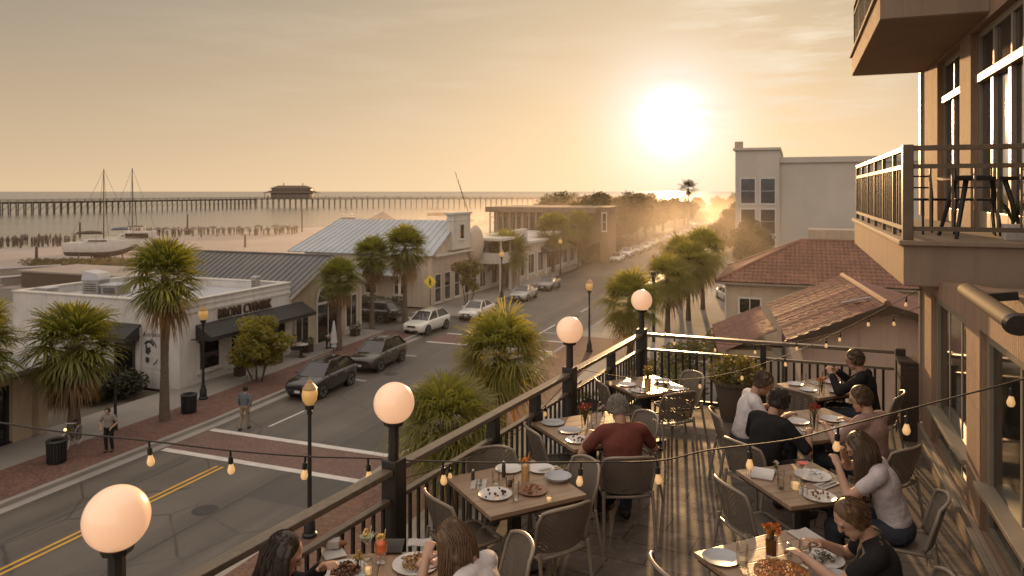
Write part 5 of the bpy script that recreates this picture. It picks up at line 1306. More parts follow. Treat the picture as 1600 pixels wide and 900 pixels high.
def sailboat(loc, rz, L, mast, label, cover, ground=True):
    t = thing('sailboat', label, 'boat', loc, rz)
    D = L*.19
    mb = MB(); hull(mb,L,L*.3,D,.35,.34,1.0); mb.build('hull', m_hullw, t, smooth=40)
    mb = MB(); hull(mb,L*.995,L*.298,D,.35,0,.338); mb.box(-L*.12,L*.1,-.12,.12,0,.5); mb.build('keel', m_hulld, t, smooth=40)
    z = .35+D*1.02
    mb = MB(); mb.prism([(-L*.22,-L*.08),(L*.16,-L*.06),(L*.24,0),(L*.16,L*.06),(-L*.22,L*.08)],z,z+.45); mb.build('cabin', m_hullw, t, bevel=.06)
    MB().box(-L*.15,L*.1,-L*.084,L*.084,z+.15,z+.32).build('cabin_window', m_darkglass, t)
    MB().tube([(L*.02,0,z),(L*.02,0,mast)],[.1,.06],8).build('mast', m_iron, t, smooth=True)
    MB().tube([(L*.02,0,z+1.2),(-L*.38,0,z+1.15)],.07,8).build('boom', m_iron, t, smooth=True)
    mb = MB(); mb.tube([(0,0,z+1.38),(-L*.18,0,z+1.42),(-L*.36,0,z+1.32)],[.16,.2,.1],8); mb.build('sail_cover', cover, t, smooth=True)
    mb = MB()
    for e in ((L*.5,0,z+.1),(-L*.48,0,z),(0,-L*.15,z-.1),(0,L*.15,z-.1)): mb.tube([(L*.02,0,mast-.2),e],.022,4)
    mb.tube([(L*.02,-.6,mast*.62),(L*.02,.6,mast*.62)],.03,5)
    mb.build('rigging', m_iron, t)
    mb = MB()
    for i in range(8):
        x = -L*.46+L*.13*i; mb.tube([(x,-L*.13,z-.05),(x,-L*.13,z+.6)],.02,5); mb.tube([(x,L*.13,z-.05),(x,L*.13,z+.6)],.02,5)
    for s in (-1,1): mb.tube([(-L*.46,s*L*.13,z+.6),(L*.45,s*L*.13,z+.62)],.02,5)
    mb.build('guard_rail', m_rimm, t)
    if ground:
        for x in (-L*.25,L*.2):
            for s in (-1,1): MB().beam((x,s*L*.16,-.05),(x,s*L*.09,.35+D*.4),.12,.12).build('cradle_leg', m_wood_dark, t)
    return t
bx = at(160,405,0)
sailboat((bx.x,bx.y,0.05), R(18), 10.2, 12.6, 'white sailboat with dark keel propped on the beach, left mast', m_wood_dark)
bx2 = at(205,390,0); sailboat((bx2.x,bx2.y,0.05), R(24), 8.6, 13.3, 'sailboat with blue cover behind the propped one, right mast', m_blue)
def cruiser(loc, rz, L, label, tall=1):
    t = thing('motor_boat', label, 'boat', loc, rz)
    D = L*.15; mb = MB(); hull(mb,L,L*.34,D,0,.1,1.0); mb.build('hull', m_hullw, t, smooth=40)
    z = D; mb = MB(); mb.prism([(-L*.3,-L*.13),(L*.18,-L*.1),(L*.28,0),(L*.18,L*.1),(-L*.3,L*.13)],z,z+1.3*tall); mb.build('cabin', m_hullw, t, bevel=.08)
    MB().box(-L*.28,L*.15,-L*.135,L*.135,z+.6*tall,z+1.1*tall).build('cabin_window', m_darkglass, t)
    MB().box(-L*.25,L*.05,-L*.1,L*.1,z+1.3*tall+.7,z+1.3*tall+.82).build('canopy', m_hulld if tall > 1 else m_hullw, t)
    for x in (-L*.23,L*.03):
        for s in (-1,1): MB().tube([(x,s*L*.09,z+1.3*tall),(x,s*L*.09,z+1.3*tall+.72)],.05,6).build('canopy_post', m_rimm, t)
    MB().tube([(-L*.1,0,z+1.3*tall+.8),(-L*.12,0,z+1.3*tall+3)],.05,5).build('antenna', m_iron, t)
    return t
p = at(548,352,-.6); cruiser((p.x,p.y,-.7), R(20), 9, 'white cabin cruiser moored beyond the metal roof')
p = at(690,352,-.6); cruiser((p.x,p.y,-.7), R(10), 14, 'larger motor boat with dark flybridge behind the cream false front', 1.6)
p = at(772,350,-.6); cruiser((p.x,p.y,-.7), R(60), 10, 'small boat beside the leaning derrick')
p = at(222,396,0); cruiser((p.x,p.y,.35), R(30), 7.5, 'fishing boat with dark tower parked on the sand right of the sailboats', 1.5)
# leaning derrick pole
p = at(733,349,-.6); t = thing('derrick', 'tall thin derrick pole leaning left over the boats', 'derrick', (p.x,p.y,-.6))
k = p.length/1150
MB().tube([(0,0,0),(-.2*k,0,3),(-22*k*CS,-22*k*SN,(345-264)*k)],[.35,.3,.08],8).build('pole', m_iron, t, smooth=True)
MB().box(-1.2,1.2,-1.2,1.2,-.3,1.2).build('base', m_iron, t, bevel=.1)
# gazebo
p = at(598,352,-.6); t = thing('gazebo', 'round gazebo with blue grey pointed roof at the water', 'gazebo', (p.x,p.y,-.6))
k = p.length/1150
MB().lathe([(0,0),(24*k,0),(24*k,.5),(0,.5)],8).build('floor', m_pier, t)
for i in range(8):
    a = i*math.pi/4; MB().tube([(20*k*math.cos(a),20*k*math.sin(a),.5),(20*k*math.cos(a),20*k*math.sin(a),9*k)],.2,6).build('post', m_trim_cream, t)
MB().lathe([(0,9*k),(24*k,9*k),(23*k,9.6*k),(10*k,16*k),(2*k,20.5*k),(0,22*k)],8).build('roof', m_metalroof_dark, t)
MB().lathe([(19*k,.5),(19*k,4*k),(18.8*k,4*k),(18.8*k,.5)],8).build('railing', m_pav, t)
# poles on the beach
for (px,pb,pt_,l) in ((125,373,347,'short dark post on the beach left of the masts'),(293,366,334,'dark post on the sand right of the masts'),(472,362,327,'thin post by the metal roof'),(928,316,296,'tower like post above the gallery roof'),(57,408,385,'wooden sign post on the sand at the left'),(383,386,366,'wooden stake at the beach edge')):
    p = at(px,pb,0); hgt = (pb-pt_)*(p.x*-SN+p.y*CS)/1150
    t = thing('beach_post', l, 'post', (p.x,p.y,-.05)); MB().tube([(0,0,0),(0,0,hgt)],[.22,.16],7).build('shaft', m_iron, t)
# umbrellas and bathers along the waterline
def umb():
    t = thing('beach_umbrella', 'x', 'beach umbrella')
    MB().lathe([(1.25,1.75),(1.0,1.98),(.5,2.2),(0,2.3)],10).build('canopy', M('beach canvas', (.10,.08,.07), (.16,.13,.11), .8, .2), t, smooth=30)
    MB().tube([(0,0,0),(0,0,2.3)],.05,5).build('pole', m_wood_dark, t)
    return t
UM = Proto(umb)
for i in range(17):
    px = 232+i*14.2+rnd.uniform(-1.5,1.5); py = 369.5 - (px-228)*.022; p = at(px,py,0)
    UM.place((p.x,p.y,-.05), rnd.uniform(0,3), 'dark beach umbrella in the row along the waterline', 'dark beach umbrellas along the waterline', rnd.uniform(.6,.95))
m_skin_far = M('far bather', (.10,.075,.06), (.14,.10,.08), .8, .3)
def bather():
    t = thing('person', 'x', 'person')
    mb = MB(); mb.ball((0,0,1.62),.12,8,6); mb.capsule((0,0,.95),(0,0,1.38),.16,.19,8)
    for s in (-1,1): mb.capsule((s*.1,0,.05),(s*.09,0,.9),.07,.11,7); mb.capsule((s*.22,0,1.4),(s*.3,.05,.85),.06,.045,6)
    mb.build('body', m_skin_far, t, smooth='all'); return t
BT = Proto(bather)
for i in range(44):
    px = -12+i*2.9+rnd.uniform(-5,5); p = at(px,386-i*.12+rnd.uniform(-3,3),0)
    BT.place((p.x,p.y,-.05), rnd.uniform(0,6), 'tiny dark figure standing at the waterline on the left', 'tiny figures standing at the waterline', rnd.uniform(.9,1.2))
for i in range(70):
    px = 205+i*3.8+rnd.uniform(-4,4); p = at(px, 370-(px-228)*.022+rnd.uniform(-2.5,2.5), 0)
    BT.place((p.x,p.y,-.05), rnd.uniform(0,6), 'tiny dark figure on the sand between the umbrellas', 'tiny figures between the beach umbrellas', rnd.uniform(.8,1.15))
for i in range(16):
    f = .05+i*.055; a,b_ = (PR[1],PR[2]); q = a.lerp(b_,f); BT.place((q.x+rnd.uniform(-1,1),q.y-1.5,5.0), 0, 'tiny angler standing on the pier', 'tiny anglers on the pier', 1.0)
# ------------------------------------------------------------------ people
m_skin = M('skin', (.42,.25,.17), (.37,.21,.14), .55, 9, spec=.4); m_skin2 = M('paler skin', (.48,.30,.21), (.43,.26,.18), .55, 9, spec=.4)
m_eye = M('eye', (.03,.022,.02), None, .2, 5); m_lip = M('lips', (.32,.12,.10), None, .5, 5)
def cloth(name, c): return M(name, c, tuple(x*.82 for x in c), .9, 9, bump=.9, bscale=11, spec=.2)
C_BLACK = cloth('black cloth', (.020,.019,.020)); C_WHITE = cloth('white cotton', (.62,.58,.58)); C_RED = cloth('brick red cotton', (.17,.055,.042)); C_LILAC = cloth('pale lilac cotton', (.56,.50,.50))
C_PINK = cloth('dusty rose cotton', (.36,.24,.21)); C_JEAN = cloth('dark denim', (.045,.05,.065)); C_KHAKI = cloth('khaki cotton', (.27,.21,.14)); C_GREYBLUE = cloth('grey blue cotton', (.13,.15,.17)); C_DARK = cloth('charcoal cloth', (.035,.034,.036))
H_DARK = M('dark hair', (.022,.014,.009), (.035,.022,.014), .45, 20, stretch=(1,1,.1)); H_BROWN = M('brown hair', (.065,.038,.02), (.10,.06,.03), .45, 20, stretch=(1,1,.1)); H_GREY = M('grey hair', (.25,.22,.18), (.18,.155,.13), .6, 20); H_LIGHT = M('light brown hair', (.13,.075,.035), (.09,.05,.025), .45, 20, stretch=(1,1,.1))
m_shoe = M('dark shoe', (.03,.025,.02), None, .5, 6)
def fuse(mb, name, mat, voxel, smooth=4):
    me = mb.mesh('tmp', mat); o = bpy.data.objects.new('tmp', me); COL.objects.link(o)
    r = o.modifiers.new('r', 'REMESH'); r.mode = 'VOXEL'; r.voxel_size = voxel; r.use_smooth_shade = True
    if smooth: s = o.modifiers.new('s', 'SMOOTH'); s.factor = .5; s.iterations = smooth
    out_ = bpy.data.meshes.new_from_object(o.evaluated_get(bpy.context.evaluated_depsgraph_get()))
    bpy.data.objects.remove(o); bpy.data.meshes.remove(me); out_.name = name
    if not out_.materials: out_.materials.append(mat)
    return out_
def elbow(a, h, l1, l2, pole):
    a, h = Vector(a), Vector(h); d = h-a; L = min(d.length, (l1+l2)*.985); d.normalize()
    h2 = a + d*L
    x = (l1*l1-l2*l2+L*L)/(2*L); k = math.sqrt(max(0, l1*l1-x*x)); p = Vector(pole); p = (p - d*p.dot(d)).normalized()
    return a + d*x + p*k, h2
def hand(mb, w, d, side, curl=.5, up=(0,0,1), s=1.0):
    """palm and five separate fingers; w wrist, d pointing direction, side = +1 right"""
    d = Vector(d).normalized(); u = Vector(up); u = (u - d*u.dot(d)).normalized(); x = d.cross(u)*side
    F = Matrix((x,d,u)).transposed().to_4x4()
    mb.ball(w + d*.05*s, (.038*s,.052*s,.017*s), 12, 8, F)
    mb.capsule(w - d*.02, w + d*.02, .026*s, .026*s, 8)
    for k,(o,ln) in enumerate(((-.028,.068),(-.010,.078),(.010,.072),(.027,.056))):
        p = w + d*.09*s - x*o*s; c = curl
        q = p + (d*math.cos(c*.5)-u*math.sin(c*.5))*ln*.5*s; r_ = q + (d*math.cos(c*1.7)-u*math.sin(c*1.7))*ln*.5*s
        mb.capsule(w + d*.06*s - x*o*.8*s, p, .0095*s, .009*s, 7); mb.capsule(p, q, .009*s, .0085*s, 7); mb.capsule(q, r_, .0085*s, .007*s, 7)
    p = w + d*.025*s - x*.03*s; q = p + (d*.6 - x*.7 - u*.15).normalized()*.04*s; r_ = q + (d*.95 - x*.1 - u*.4).normalized()*.035*s
    mb.capsule(p, q, .012*s, .010*s, 7); mb.capsule(q, r_, .010*s, .008*s, 7)
def person(label, loc, face, lean=.12, side=0, pose='sit', hands=None, shirt=C_BLACK, pants=C_JEAN, skin=m_skin, hair=('short',H_BROWN), head=(0,0), sleeve=.55, fem=False, s=1.0, group=None, knee=(.46,.12), curl=.7, collar=0):
    """face: degrees, 0 = +y, counter-clockwise; head = (pitch down, yaw left) in degrees; hands: targets in the person's own frame, floor at 0"""
    t = thing('person', label, 'person', loc, R(face), group); t.scale = (s,s,s)
    sh = .165 if fem else .19; hipw = .095
    sit = pose == 'sit'
    P = Vector((0,0,.545 if sit else .93))
    sd = Vector((math.sin(side), math.sin(lean)*math.cos(side), math.cos(lean)*math.cos(side))).normalized()
    fw = Vector((0,math.cos(lean),-math.sin(lean)))
    RX = Vector((1,0,0)); RX = (RX - sd*RX.dot(sd)).normalized(); fw = sd.cross(RX)
    F = Matrix((RX, fw, sd)).transposed().to_4x4()
    waist = P+sd*.17; chest = P+sd*.33; nb = P+sd*.47 + fw*.005; nt_ = nb+sd*.075+fw*.025
    hp, hy = R(head[0]), R(head[1])
    HM = F @ Matrix.Rotation(hy,4,'Z') @ Matrix.Rotation(-hp,4,'X')
    hu = (HM @ Vector((0,0,1,))).normalized(); hf = (HM @ Vector((0,1,0))).normalized(); hr = (HM @ Vector((1,0,0))).normalized()
    HC = nt_ + hu*.105 + hf*.02
    SL_, SR_ = chest+sd*.115-RX*sh, chest+sd*.115+RX*sh
    b = MB()
    b.ball(P, (.165,.12,.125), 16, 10, F); b.ball(waist, (.135 if fem else .15,.098,.15), 16, 10, F); b.ball(chest, (.165 if fem else .185,.115,.17), 16, 10, F)
    b.capsule(SL_+RX*.03, SR_-RX*.03, .062, .062); b.capsule(nb-sd*.05, nt_+sd*.02, .062 if not fem else .054, .052)
    # head
    b.ball(HC+hu*.022, (.076,.094,.098), 18, 12, HM); b.ball(HC-hu*.055+hf*.022, (.058,.066,.062), 14, 9, HM); b.ball(HC-hu*.098+hf*.062, (.026,.022,.02), 8, 6, HM)
    b.ball(HC-hu*.012+hf*.098, (.012,.018,.022), 8, 6, HM); b.capsule(HC+hu*.02+hf*.088, HC-hu*.018+hf*.103, .009, .013, 7)
    b.capsule(HC+hu*.03-hr*.04+hf*.08, HC+hu*.03+hr*.04+hf*.08, .014, .014, 7)
    for q in (-1,1): b.ball(HC+hr*q*.077-hu*.005, (.012,.022,.032), 8, 6, HM)
    # legs
    FT = []
    if sit:
        for q in (-1,1):
            h = P+Vector((q*hipw,0,-.015)); kn = Vector((q*(hipw+knee[1]*.5),knee[0],.52)); an = Vector((q*(hipw+knee[1]*.5),knee[0]-.02,.09))
            FT.append((q,h,kn,an))
    else:
        for q in (-1,1):
            st_ = .16*q if pose == 'walk' else .03*q
            h = P+Vector((q*hipw,0,-.03)); an = Vector((q*.1,st_-.04,.09)); kn = (h+an)/2+Vector((0,.05,.0)); FT.append((q,h,kn,an))
    for q,h,kn,an in FT:
        b.capsule(h, kn, .088, .058); b.capsule(kn, an, .056, .038); b.capsule(an, an+Vector((0,.02,-.05)), .038, .035)
    # arms
    if hands is None: hands = ((-.26,.30,.80),(.26,.30,.80))
    A = []
    for q,S,h in ((-1,SL_,hands[0]),(1,SR_,hands[1])):
        e, w_ = elbow(S, h, .285, .255, (q*.75,-.35,-.75)); A.append((q,S,e,w_))
        b.capsule(S, e, .05, .04); b.capsule(e, w_, .041, .027)
        dd = (w_-e).normalized(); hand(b, w_, dd + Vector((0,0,-.15)), q, curl)
    bo = link('body', fuse(b, 'body', skin, .0075, 3), t)
    # clothes
    c = MB(); g = .014
    c.ball(waist, ((.135 if fem else .15)+g+.012,.098+g+.012,.16), 16, 10, F); c.ball(chest, ((.165 if fem else .185)+g,.115+g,.168), 16, 10, F); c.capsule(SL_+RX*.03, SR_-RX*.03, .062+g, .062+g)
    c.ball(P+sd*.06, (.172,.13,.10), 16, 10, F)
    c.ball(P+sd*.24, ((.15 if fem else .168)+g,.108+g,.14), 16, 10, F); c.ball(P+sd*.12, ((.148 if fem else .16)+g,.112+g,.12), 16, 10, F)
    c.capsule(nb-sd*.06, nb+sd*(-.005+collar), .068, .066)
    for q,S,e,w_ in A:
        if sleeve <= 1: c.capsule(S, S.lerp(e,sleeve), .05+g, .047+g*.9)
        else: c.capsule(S, e, .05+g, .043+g); c.capsule(e, e.lerp(w_,sleeve-1), .043+g, .032+g)
    link('shirt', fuse(c, 'shirt', shirt, .012, 14), t)
    c = MB(); c.ball(P-sd*.015, (.178,.135,.115), 16, 10, F)
    for q,h,kn,an in FT: c.capsule(h, kn, .10, .072); c.capsule(kn, an+Vector((0,0,.03)), .07, .058)
    link('trousers', fuse(c, 'trousers', pants, .013, 4), t)
    for q,h,kn,an in FT:
        f = MB(); f.ball(an+Vector((0,.07,-.055)), (.047,.13,.04), 12, 8); f.ball(an+Vector((0,-.02,-.03)), (.042,.05,.055), 10, 7); link('shoe', fuse(f,'shoe',m_shoe,.012,2), t)
    # face
    for q in (-1,1): MB().ball(HC+hr*q*.03+hf*.083+hu*.008, (.012,.007,.007), 8, 6, HM).build('eye', m_eye, t, smooth='all')
    MB().ball(HC-hu*.058+hf*.083, (.022,.008,.008), 10, 6, HM).build('mouth', m_lip, t, smooth='all')
    # hair
    style, hm_ = hair
    if style == 'bald':
        hb_ = MB()
        for i in range(26):
            a = math.pi*(.06+.88*i/25); hb_.ball(HC+hr*math.cos(a)*.074-hf*math.sin(a)*.088+hu*(-.01+.03*math.sin(i*1.3)), (.02,.02,.035), 8, 6, HM)
        link('hair', fuse(hb_,'hair',hm_,.011,2), t)
    else:
        hb_ = MB(); rs = random.Random(int(loc[0]*1000))
        hb_.ball(HC+hu*.038-hf*.014, (.085,.096,.094), 18, 12, HM); hb_.ball(HC-hu*.01-hf*.042, (.082,.066,.085), 14, 9, HM)
        if style in ('long','tied'):
            for q in (-1,1): hb_.capsule(HC+hr*q*.072+hu*.03-hf*.0, HC+hr*q*.08-hu*.09-hf*.02, .03, .028)
        ln = {'short':0,'long':.36,'tied':.12}[style]
        n = 90 if ln else 60
        for i in range(n):
            a = rs.uniform(-.2,math.pi+.2); z = rs.uniform(-.02,.10); q0 = HC+hr*math.cos(a)*.078-hf*(math.sin(a)*.086-.01)+hu*z
            l = (ln if ln else .05)*rs.uniform(.7,1.05); out_v = (hr*math.cos(a)-hf*math.sin(a))
            q1 = q0+out_v*.015-hu*.05; q2 = q1+out_v*.01+Vector((0,0,-1))*l*.55-hf*.01; q3 = q2+Vector((rs.uniform(-.02,.02),rs.uniform(-.02,.01),-l*.45))
            if style == 'tied': q2 = q1.lerp(HC-hf*.13-hu*.02,.8); q3 = q2-hf*.02-hu*.06
            if style == 'short': q1 = q0+out_v*.008-hu*.015; q2 = q1-hu*.018; q3 = q2-hu*.012
            hb_.tube([q0,q1,q2,q3],[.012,.016,.014,.005],5)
        cap = fuse(hb_,'cap',hm_,.0085,1); fin = MB(); fin.add([v.co[:] for v in cap.vertices],[tuple(p.vertices) for p in cap.polygons])
        for i in range(420):
            a = rs.uniform(-.35,math.pi+.35); z = rs.uniform(-.03,.13); k = math.sqrt(max(.05,1-((z-.038)/.1)**2))
            q0 = HC+hr*math.cos(a)*.086*k-hf*(math.sin(a)*.102*k+.012)+hu*z; ov = (hr*math.cos(a)-hf*math.sin(a))
            if ln:
                l = .36*rs.uniform(.5,1.1)*(1-.0*z); q1 = q0+ov*.014-hu*.06; q2 = q1+ov*rs.uniform(.0,.03)+Vector((0,0,-1))*l*.5-hf*.008; q3 = q2+Vector((rs.uniform(-.03,.03),rs.uniform(-.03,.03),-l*.5))
                fin.tube([q0,q1,q2,q3],[.003,.005,.004,.001],3,False)
            else:
                q1 = q0+ov*rs.uniform(.004,.012)-hu*rs.uniform(.01,.03)+hr*rs.uniform(-.01,.01); q2 = q1-hu*rs.uniform(.005,.02)+ov*rs.uniform(-.004,.006); fin.tube([q0,q1,q2],[.004,.0045,.001],3,False)
        me_ = fin.mesh('hair',hm_,recalc=False,smooth='all'); link('hair', me_, t)
    return t
TB = TZ
def dir_deg(fx, fy): return math.degrees(math.atan2(-fx, fy))
# left bottom pair
person('woman with long dark hair in black at the nearest left table', (-2.84,3.27,TB), dir_deg(.80,.62), .22, 0, 'sit', ((-.08,.42,1.02),(.16,.40,.98)), C_BLACK, C_JEAN, m_skin, ('long',H_DARK), (10,-8), 1.9, True)
person('woman in white top with tied brown hair leaning over her pasta', (-1.62,3.92,TB), dir_deg(-.93,.10), .28, 0, 'sit', ((-.10,.40,1.02),(.12,.44,.90)), C_WHITE, C_JEAN, m_skin2, ('long',H_LIGHT), (28,-6), .6, True)
person('grey haired man in brick red shirt seen from behind', (-1.45,6.66,TB), dir_deg(-.42,.72), .20, 0, 'sit', ((-.24,.36,.86),(.22,.38,.86)), C_RED, C_JEAN, m_skin, ('short',H_GREY), (22,0), .7)
person('man in white shirt beside the brown planter', (-.52,8.26,TB), dir_deg(.9,.25), .22, 0, 'sit', ((-.2,.36,.86),(.2,.40,.86)), C_WHITE, C_JEAN, m_skin, ('short',H_BROWN), (20,0), .75)
person('person in black shirt leaning to the table with the red flowers in the tall vase', (-.30,7.46,TB), dir_deg(.62,.80), .30, 0, 'sit', ((-.16,.38,.86),(.22,.42,.86)), C_BLACK, C_DARK, m_skin, ('short',H_DARK), (15,0), .9)
person('person in black jacket at the table by the end railing', (.84,9.72,TB), dir_deg(-.93,.25), .16, 0, 'sit', ((-.12,.40,.98),(.14,.40,.98)), C_BLACK, C_JEAN, m_skin, ('short',H_BROWN), (10,0), 1.9)
person('person in dusty rose top facing the camera side of the middle right table', (.72,7.86,TB), dir_deg(-.75,.60), .10, 0, 'sit', ((-.18,.40,.86),(.2,.38,.86)), C_PINK, C_JEAN, m_skin2, ('short',H_BROWN), (15,30), .8)
person('woman with long brown hair and pale lilac top eating', (.76,6.53,TB), dir_deg(-.93,.10), .30, 0, 'sit', ((-.10,.42,.98),(.10,.40,1.05)), C_LILAC, C_JEAN, m_skin2, ('long',H_BROWN), (18,0), .55, True)
person('person in black top reaching into a salad plate', (.58,5.12,TB), dir_deg(-.98,-.02), .26, 0, 'sit', ((-.02,.52,.85),(.16,.42,.88)), C_BLACK, C_DARK, m_skin2, ('short',H_LIGHT), (22,20), .6, True)
# on the street
person('pedestrian in grey blue shirt and khaki trousers walking by the crosswalk', (-20.5,23.6,0.004), 10, .04, 0, 'walk', ((-.24,.1,.86),(.24,-.02,.86)), C_GREYBLUE, C_KHAKI, m_skin, ('short',H_DARK), (5,0), 1.6)
person('person in black trousers standing on the brick pavement by the bicycle', (-23.0,19.5,.134), 200, .05, 0, 'stand', ((-.22,.18,1.0),(.22,.16,.98)), cloth('mottled cotton', (.25,.22,.19)), C_BLACK, m_skin, ('short',H_DARK), (10,0), .8, s=.95)
for i,(x,y,f,c,l) in enumerate(((-25.5,37.0,80,C_PINK,'person seated at the cafe table by the arched doorway'),(-26.4,34.3,-60,C_GREYBLUE,'person seated beside the gap between the white and cream shops'))):
    person(l, (x,y,.13), f, .1, 0, 'sit', None, c, C_DARK, m_skin, ('short',H_BROWN), (5,0), .7)
# ------------------------------------------------------------------ tables and chairs
m_plank = M('pale plank tabletop', (.38,.265,.175), (.27,.185,.12), .36, 3, stretch=(7,.9,7), bump=.12, bscale=22, dirt=.25)
m_legs = M('dark table steel', (.03,.026,.022), None, .5, 5)
m_weave = wovenmat('grey brown weave', (.20,.165,.13), (.09,.073,.058))
m_chairframe = M('taupe chair frame', (.30,.245,.19), (.25,.2,.155), .38, 5, dirt=.2)
m_chairback = M('taupe chair shell', (.215,.175,.135), (.17,.138,.105), .5, 30, stretch=(1,1,1), bump=.6, bscale=160)
def table_make(w):
    t = thing('dining_table', 'x', 'table')
    mb = MB(); n = 6
    for i in range(n): mb.box(-w/2+w*i/n+.0015, -w/2+w*(i+1)/n-.0015, -w/2, w/2, .715, .75)
    mb.build('tabletop', m_plank, t, bevel=.004)
    e = MB(); e.box(-w/2+.02,w/2-.02,-w/2+.02,w/2-.02,.690,.7145); e.build('apron', m_wood_dark, t)
    MB().box(-.045,.045,-.045,.045,.02,.69).build('pedestal', m_legs, t, bevel=.008)
    MB().box(-.27,.27,-.05,.05,0,.03).box(-.05,.05,-.27,.27,.0,.026).build('foot', m_legs, t, bevel=.008)
    return t
TABLES = [
 ('t1',(-2.44,3.98),26,.80,'dining table nearest the camera on the left, with the orange cocktail'),
 ('t2',(-2.18,5.73),-41,.87,'plank topped dining table cleared of guests beside the rail'),
 ('t3',(-1.96,7.38),-44,.92,'dining table with red flowers before the man in red'),
 ('t4',(-1.75,9.31),45,.76,'dining table in the far corner by the smallest globe lamp'),
 ('t5',(-.06,5.11),-45,.82,'dining table with the pizza at the bottom right'),
 ('t6',(.06,6.66),-54,.78,'dining table with the red martini'),
 ('t7',(.24,8.42),38,.90,'dining table with the tall vase of red blooms'),
 ('t8',(.28,9.95),-46,.72,'dining table with orange flowers by the end railing')]
TP = {}
for k,c,a,w_,l in TABLES:
    t = table_make(w_); t.location = (c[0],c[1],TZ); t.rotation_euler = (0,0,R(a)); t['label'] = l; t['group'] = 'square plank dining tables'; TP[k] = (c, R(a), w_)
def chair_make():
    t = thing('dining_chair', 'x', 'chair')
    # faces +y
    mb = MB(); N = 10; vs = []; 
    for j in range(9):
        y = -.21+.44*j/8
        for i in range(N+1):
            x = -.215+.43*i/N; vs.append((x*(1-.06*j/8), y, .452 - .018*math.cos(x*6.5) - (.015 if j == 8 else 0)))
    mb.add(vs, [(j*(N+1)+i,j*(N+1)+i+1,(j+1)*(N+1)+i+1,(j+1)*(N+1)+i) for j in range(8) for i in range(N)])
    mb.build('seat', m_weave, t, recalc=False, smooth='all')
    def bp(u, v):            # u -1..1 across, v 0..1 up
        wd = .225+.03*v-.035*max(0,v-.75)*4*abs(u); x = u*wd
        top = .84 - .035*abs(u)**3
        z = .475 + (top-.475)*v
        y = -.215 - .10*v + .075*u*u
        return Vector((x,y,z))
    N, K = 14, 9; vs = [bp(-1+2*i/N, j/K) for j in range(K+1) for i in range(N+1)]
    mb = MB(); mb.add(vs, [(j*(N+1)+i,j*(N+1)+i+1,(j+1)*(N+1)+i+1,(j+1)*(N+1)+i) for j in range(K) for i in range(N)])
    mb.build('backrest', m_weave, t, recalc=False, smooth='all')
    mb = MB(); path = [bp(-1,j/8) for j in range(9)]+[bp(-1+2*i/14,1) for i in range(1,14)]+[bp(1,1-j/8) for j in range(9)]
    mb.tube(path, .014, 8); mb.tube([(-.22,-.2,.45),(-.205,.2,.447),(-.17,.235,.445),(.17,.235,.445),(.205,.2,.447),(.22,-.2,.45),(0,-.225,.455),(-.22,-.2,.45)], .013, 7)
    mb.build('frame', m_chairframe, t, smooth='all')
    for s in (-1,1):
        MB().tube([(s*.205,.2,.45),(s*.222,.235,0)],[.016,.013],8).build('leg', m_chairframe, t, smooth=True)
        MB().tube([(s*.222,-.205,.5),(s*.225,-.215,.42),(s*.235,-.29,0)],[.016,.016,.013],8).build('leg', m_chairframe, t, smooth=True)
    return t
CH = Proto(chair_make)
def chair(x, y, fx, fy, label): CH.place((x,y,TZ), R(dir_deg(fx,fy)), label, 'woven taupe dining chairs')
def chair_back(bx_, by_, fx, fy, label):
    d = Vector((fx,fy)).normalized(); chair(bx_+d.x*.25, by_+d.y*.25, fx, fy, label)
chair_back(-2.60,6.22,.5,-.55,'empty woven chair between the rail and the cleared table')
chair_back(-1.70,6.26,-.5,-.5,'empty woven chair at the far right side of the cleared table')
chair_back(-1.60,5.34,-.55,.42,'empty woven chair nearest the camera at the cleared table')
chair_back(-2.60,5.14,.42,.6,'empty woven chair by the rail on the near side of the cleared table')
chair_back(-1.72,4.66,-.75,-.55,'woven chair behind the woman in the white top')
chair_back(-2.46,6.98,.5,.38,'empty woven chair by the rail at the table with red flowers')
chair_back(-1.38,6.52,-.35,.75,'woven chair of the man in brick red')
chair_back(-1.46,7.82,-.5,-.45,'empty woven chair across from the rail at the red flower table')
chair_back(-2.26,9.0,.55,.33,'woven chair between the rail post and the corner table')
chair_back(-1.22,9.78,-.5,-.45,'woven chair beside the planter at the corner table')
chair_back(-1.26,8.82,-.48,.5,'woven chair nearest the camera at the corner table')
chair(-.32,7.48,.62,.80,'woven chair of the person in the black shirt'); chair(-.55,8.27,.9,.25,'woven chair of the man in the white shirt')
chair_back(.0,9.42,.4,.58,'empty woven chair before the table by the end railing')
chair(.90,9.76,-.93,.25,'woven chair of the person in the black jacket'); chair(.78,7.84,-.75,.6,'woven chair of the person in dusty rose')
chair_back(-.50,6.22,.6,.45,'empty woven chair left of the table with the red martini')
chair(.80,6.53,-.93,.1,'woven chair of the woman in pale lilac'); chair(.60,5.12,-1,0,'woven chair of the person reaching for salad')
chair_back(-.77,4.70,.7,.45,'woven chair only its top showing at the bottom edge')
chair(-2.87,3.24,.8,.62,'woven chair of the woman in black'); chair(-1.58,3.93,-.93,.1,'woven chair of the woman in the white top')
# bags on the floor
p = at(945,792,TZ); t = thing('backpack', 'dark backpack on the floor under the chair of the man in red', 'bag', (p.x,p.y,TZ), .5)
mb = MB(); mb.ball((0,0,.2),(.15,.1,.2),14,10); mb.ball((0,.08,.14),(.11,.06,.1),12,8); link('body', fuse(mb,'body',C_DARK,.012,2), t)
MB().tube([(-.05,-.08,.36),(0,-.09,.42),(.05,-.08,.36)],.01,6).build('handle', C_DARK, t, smooth=True)

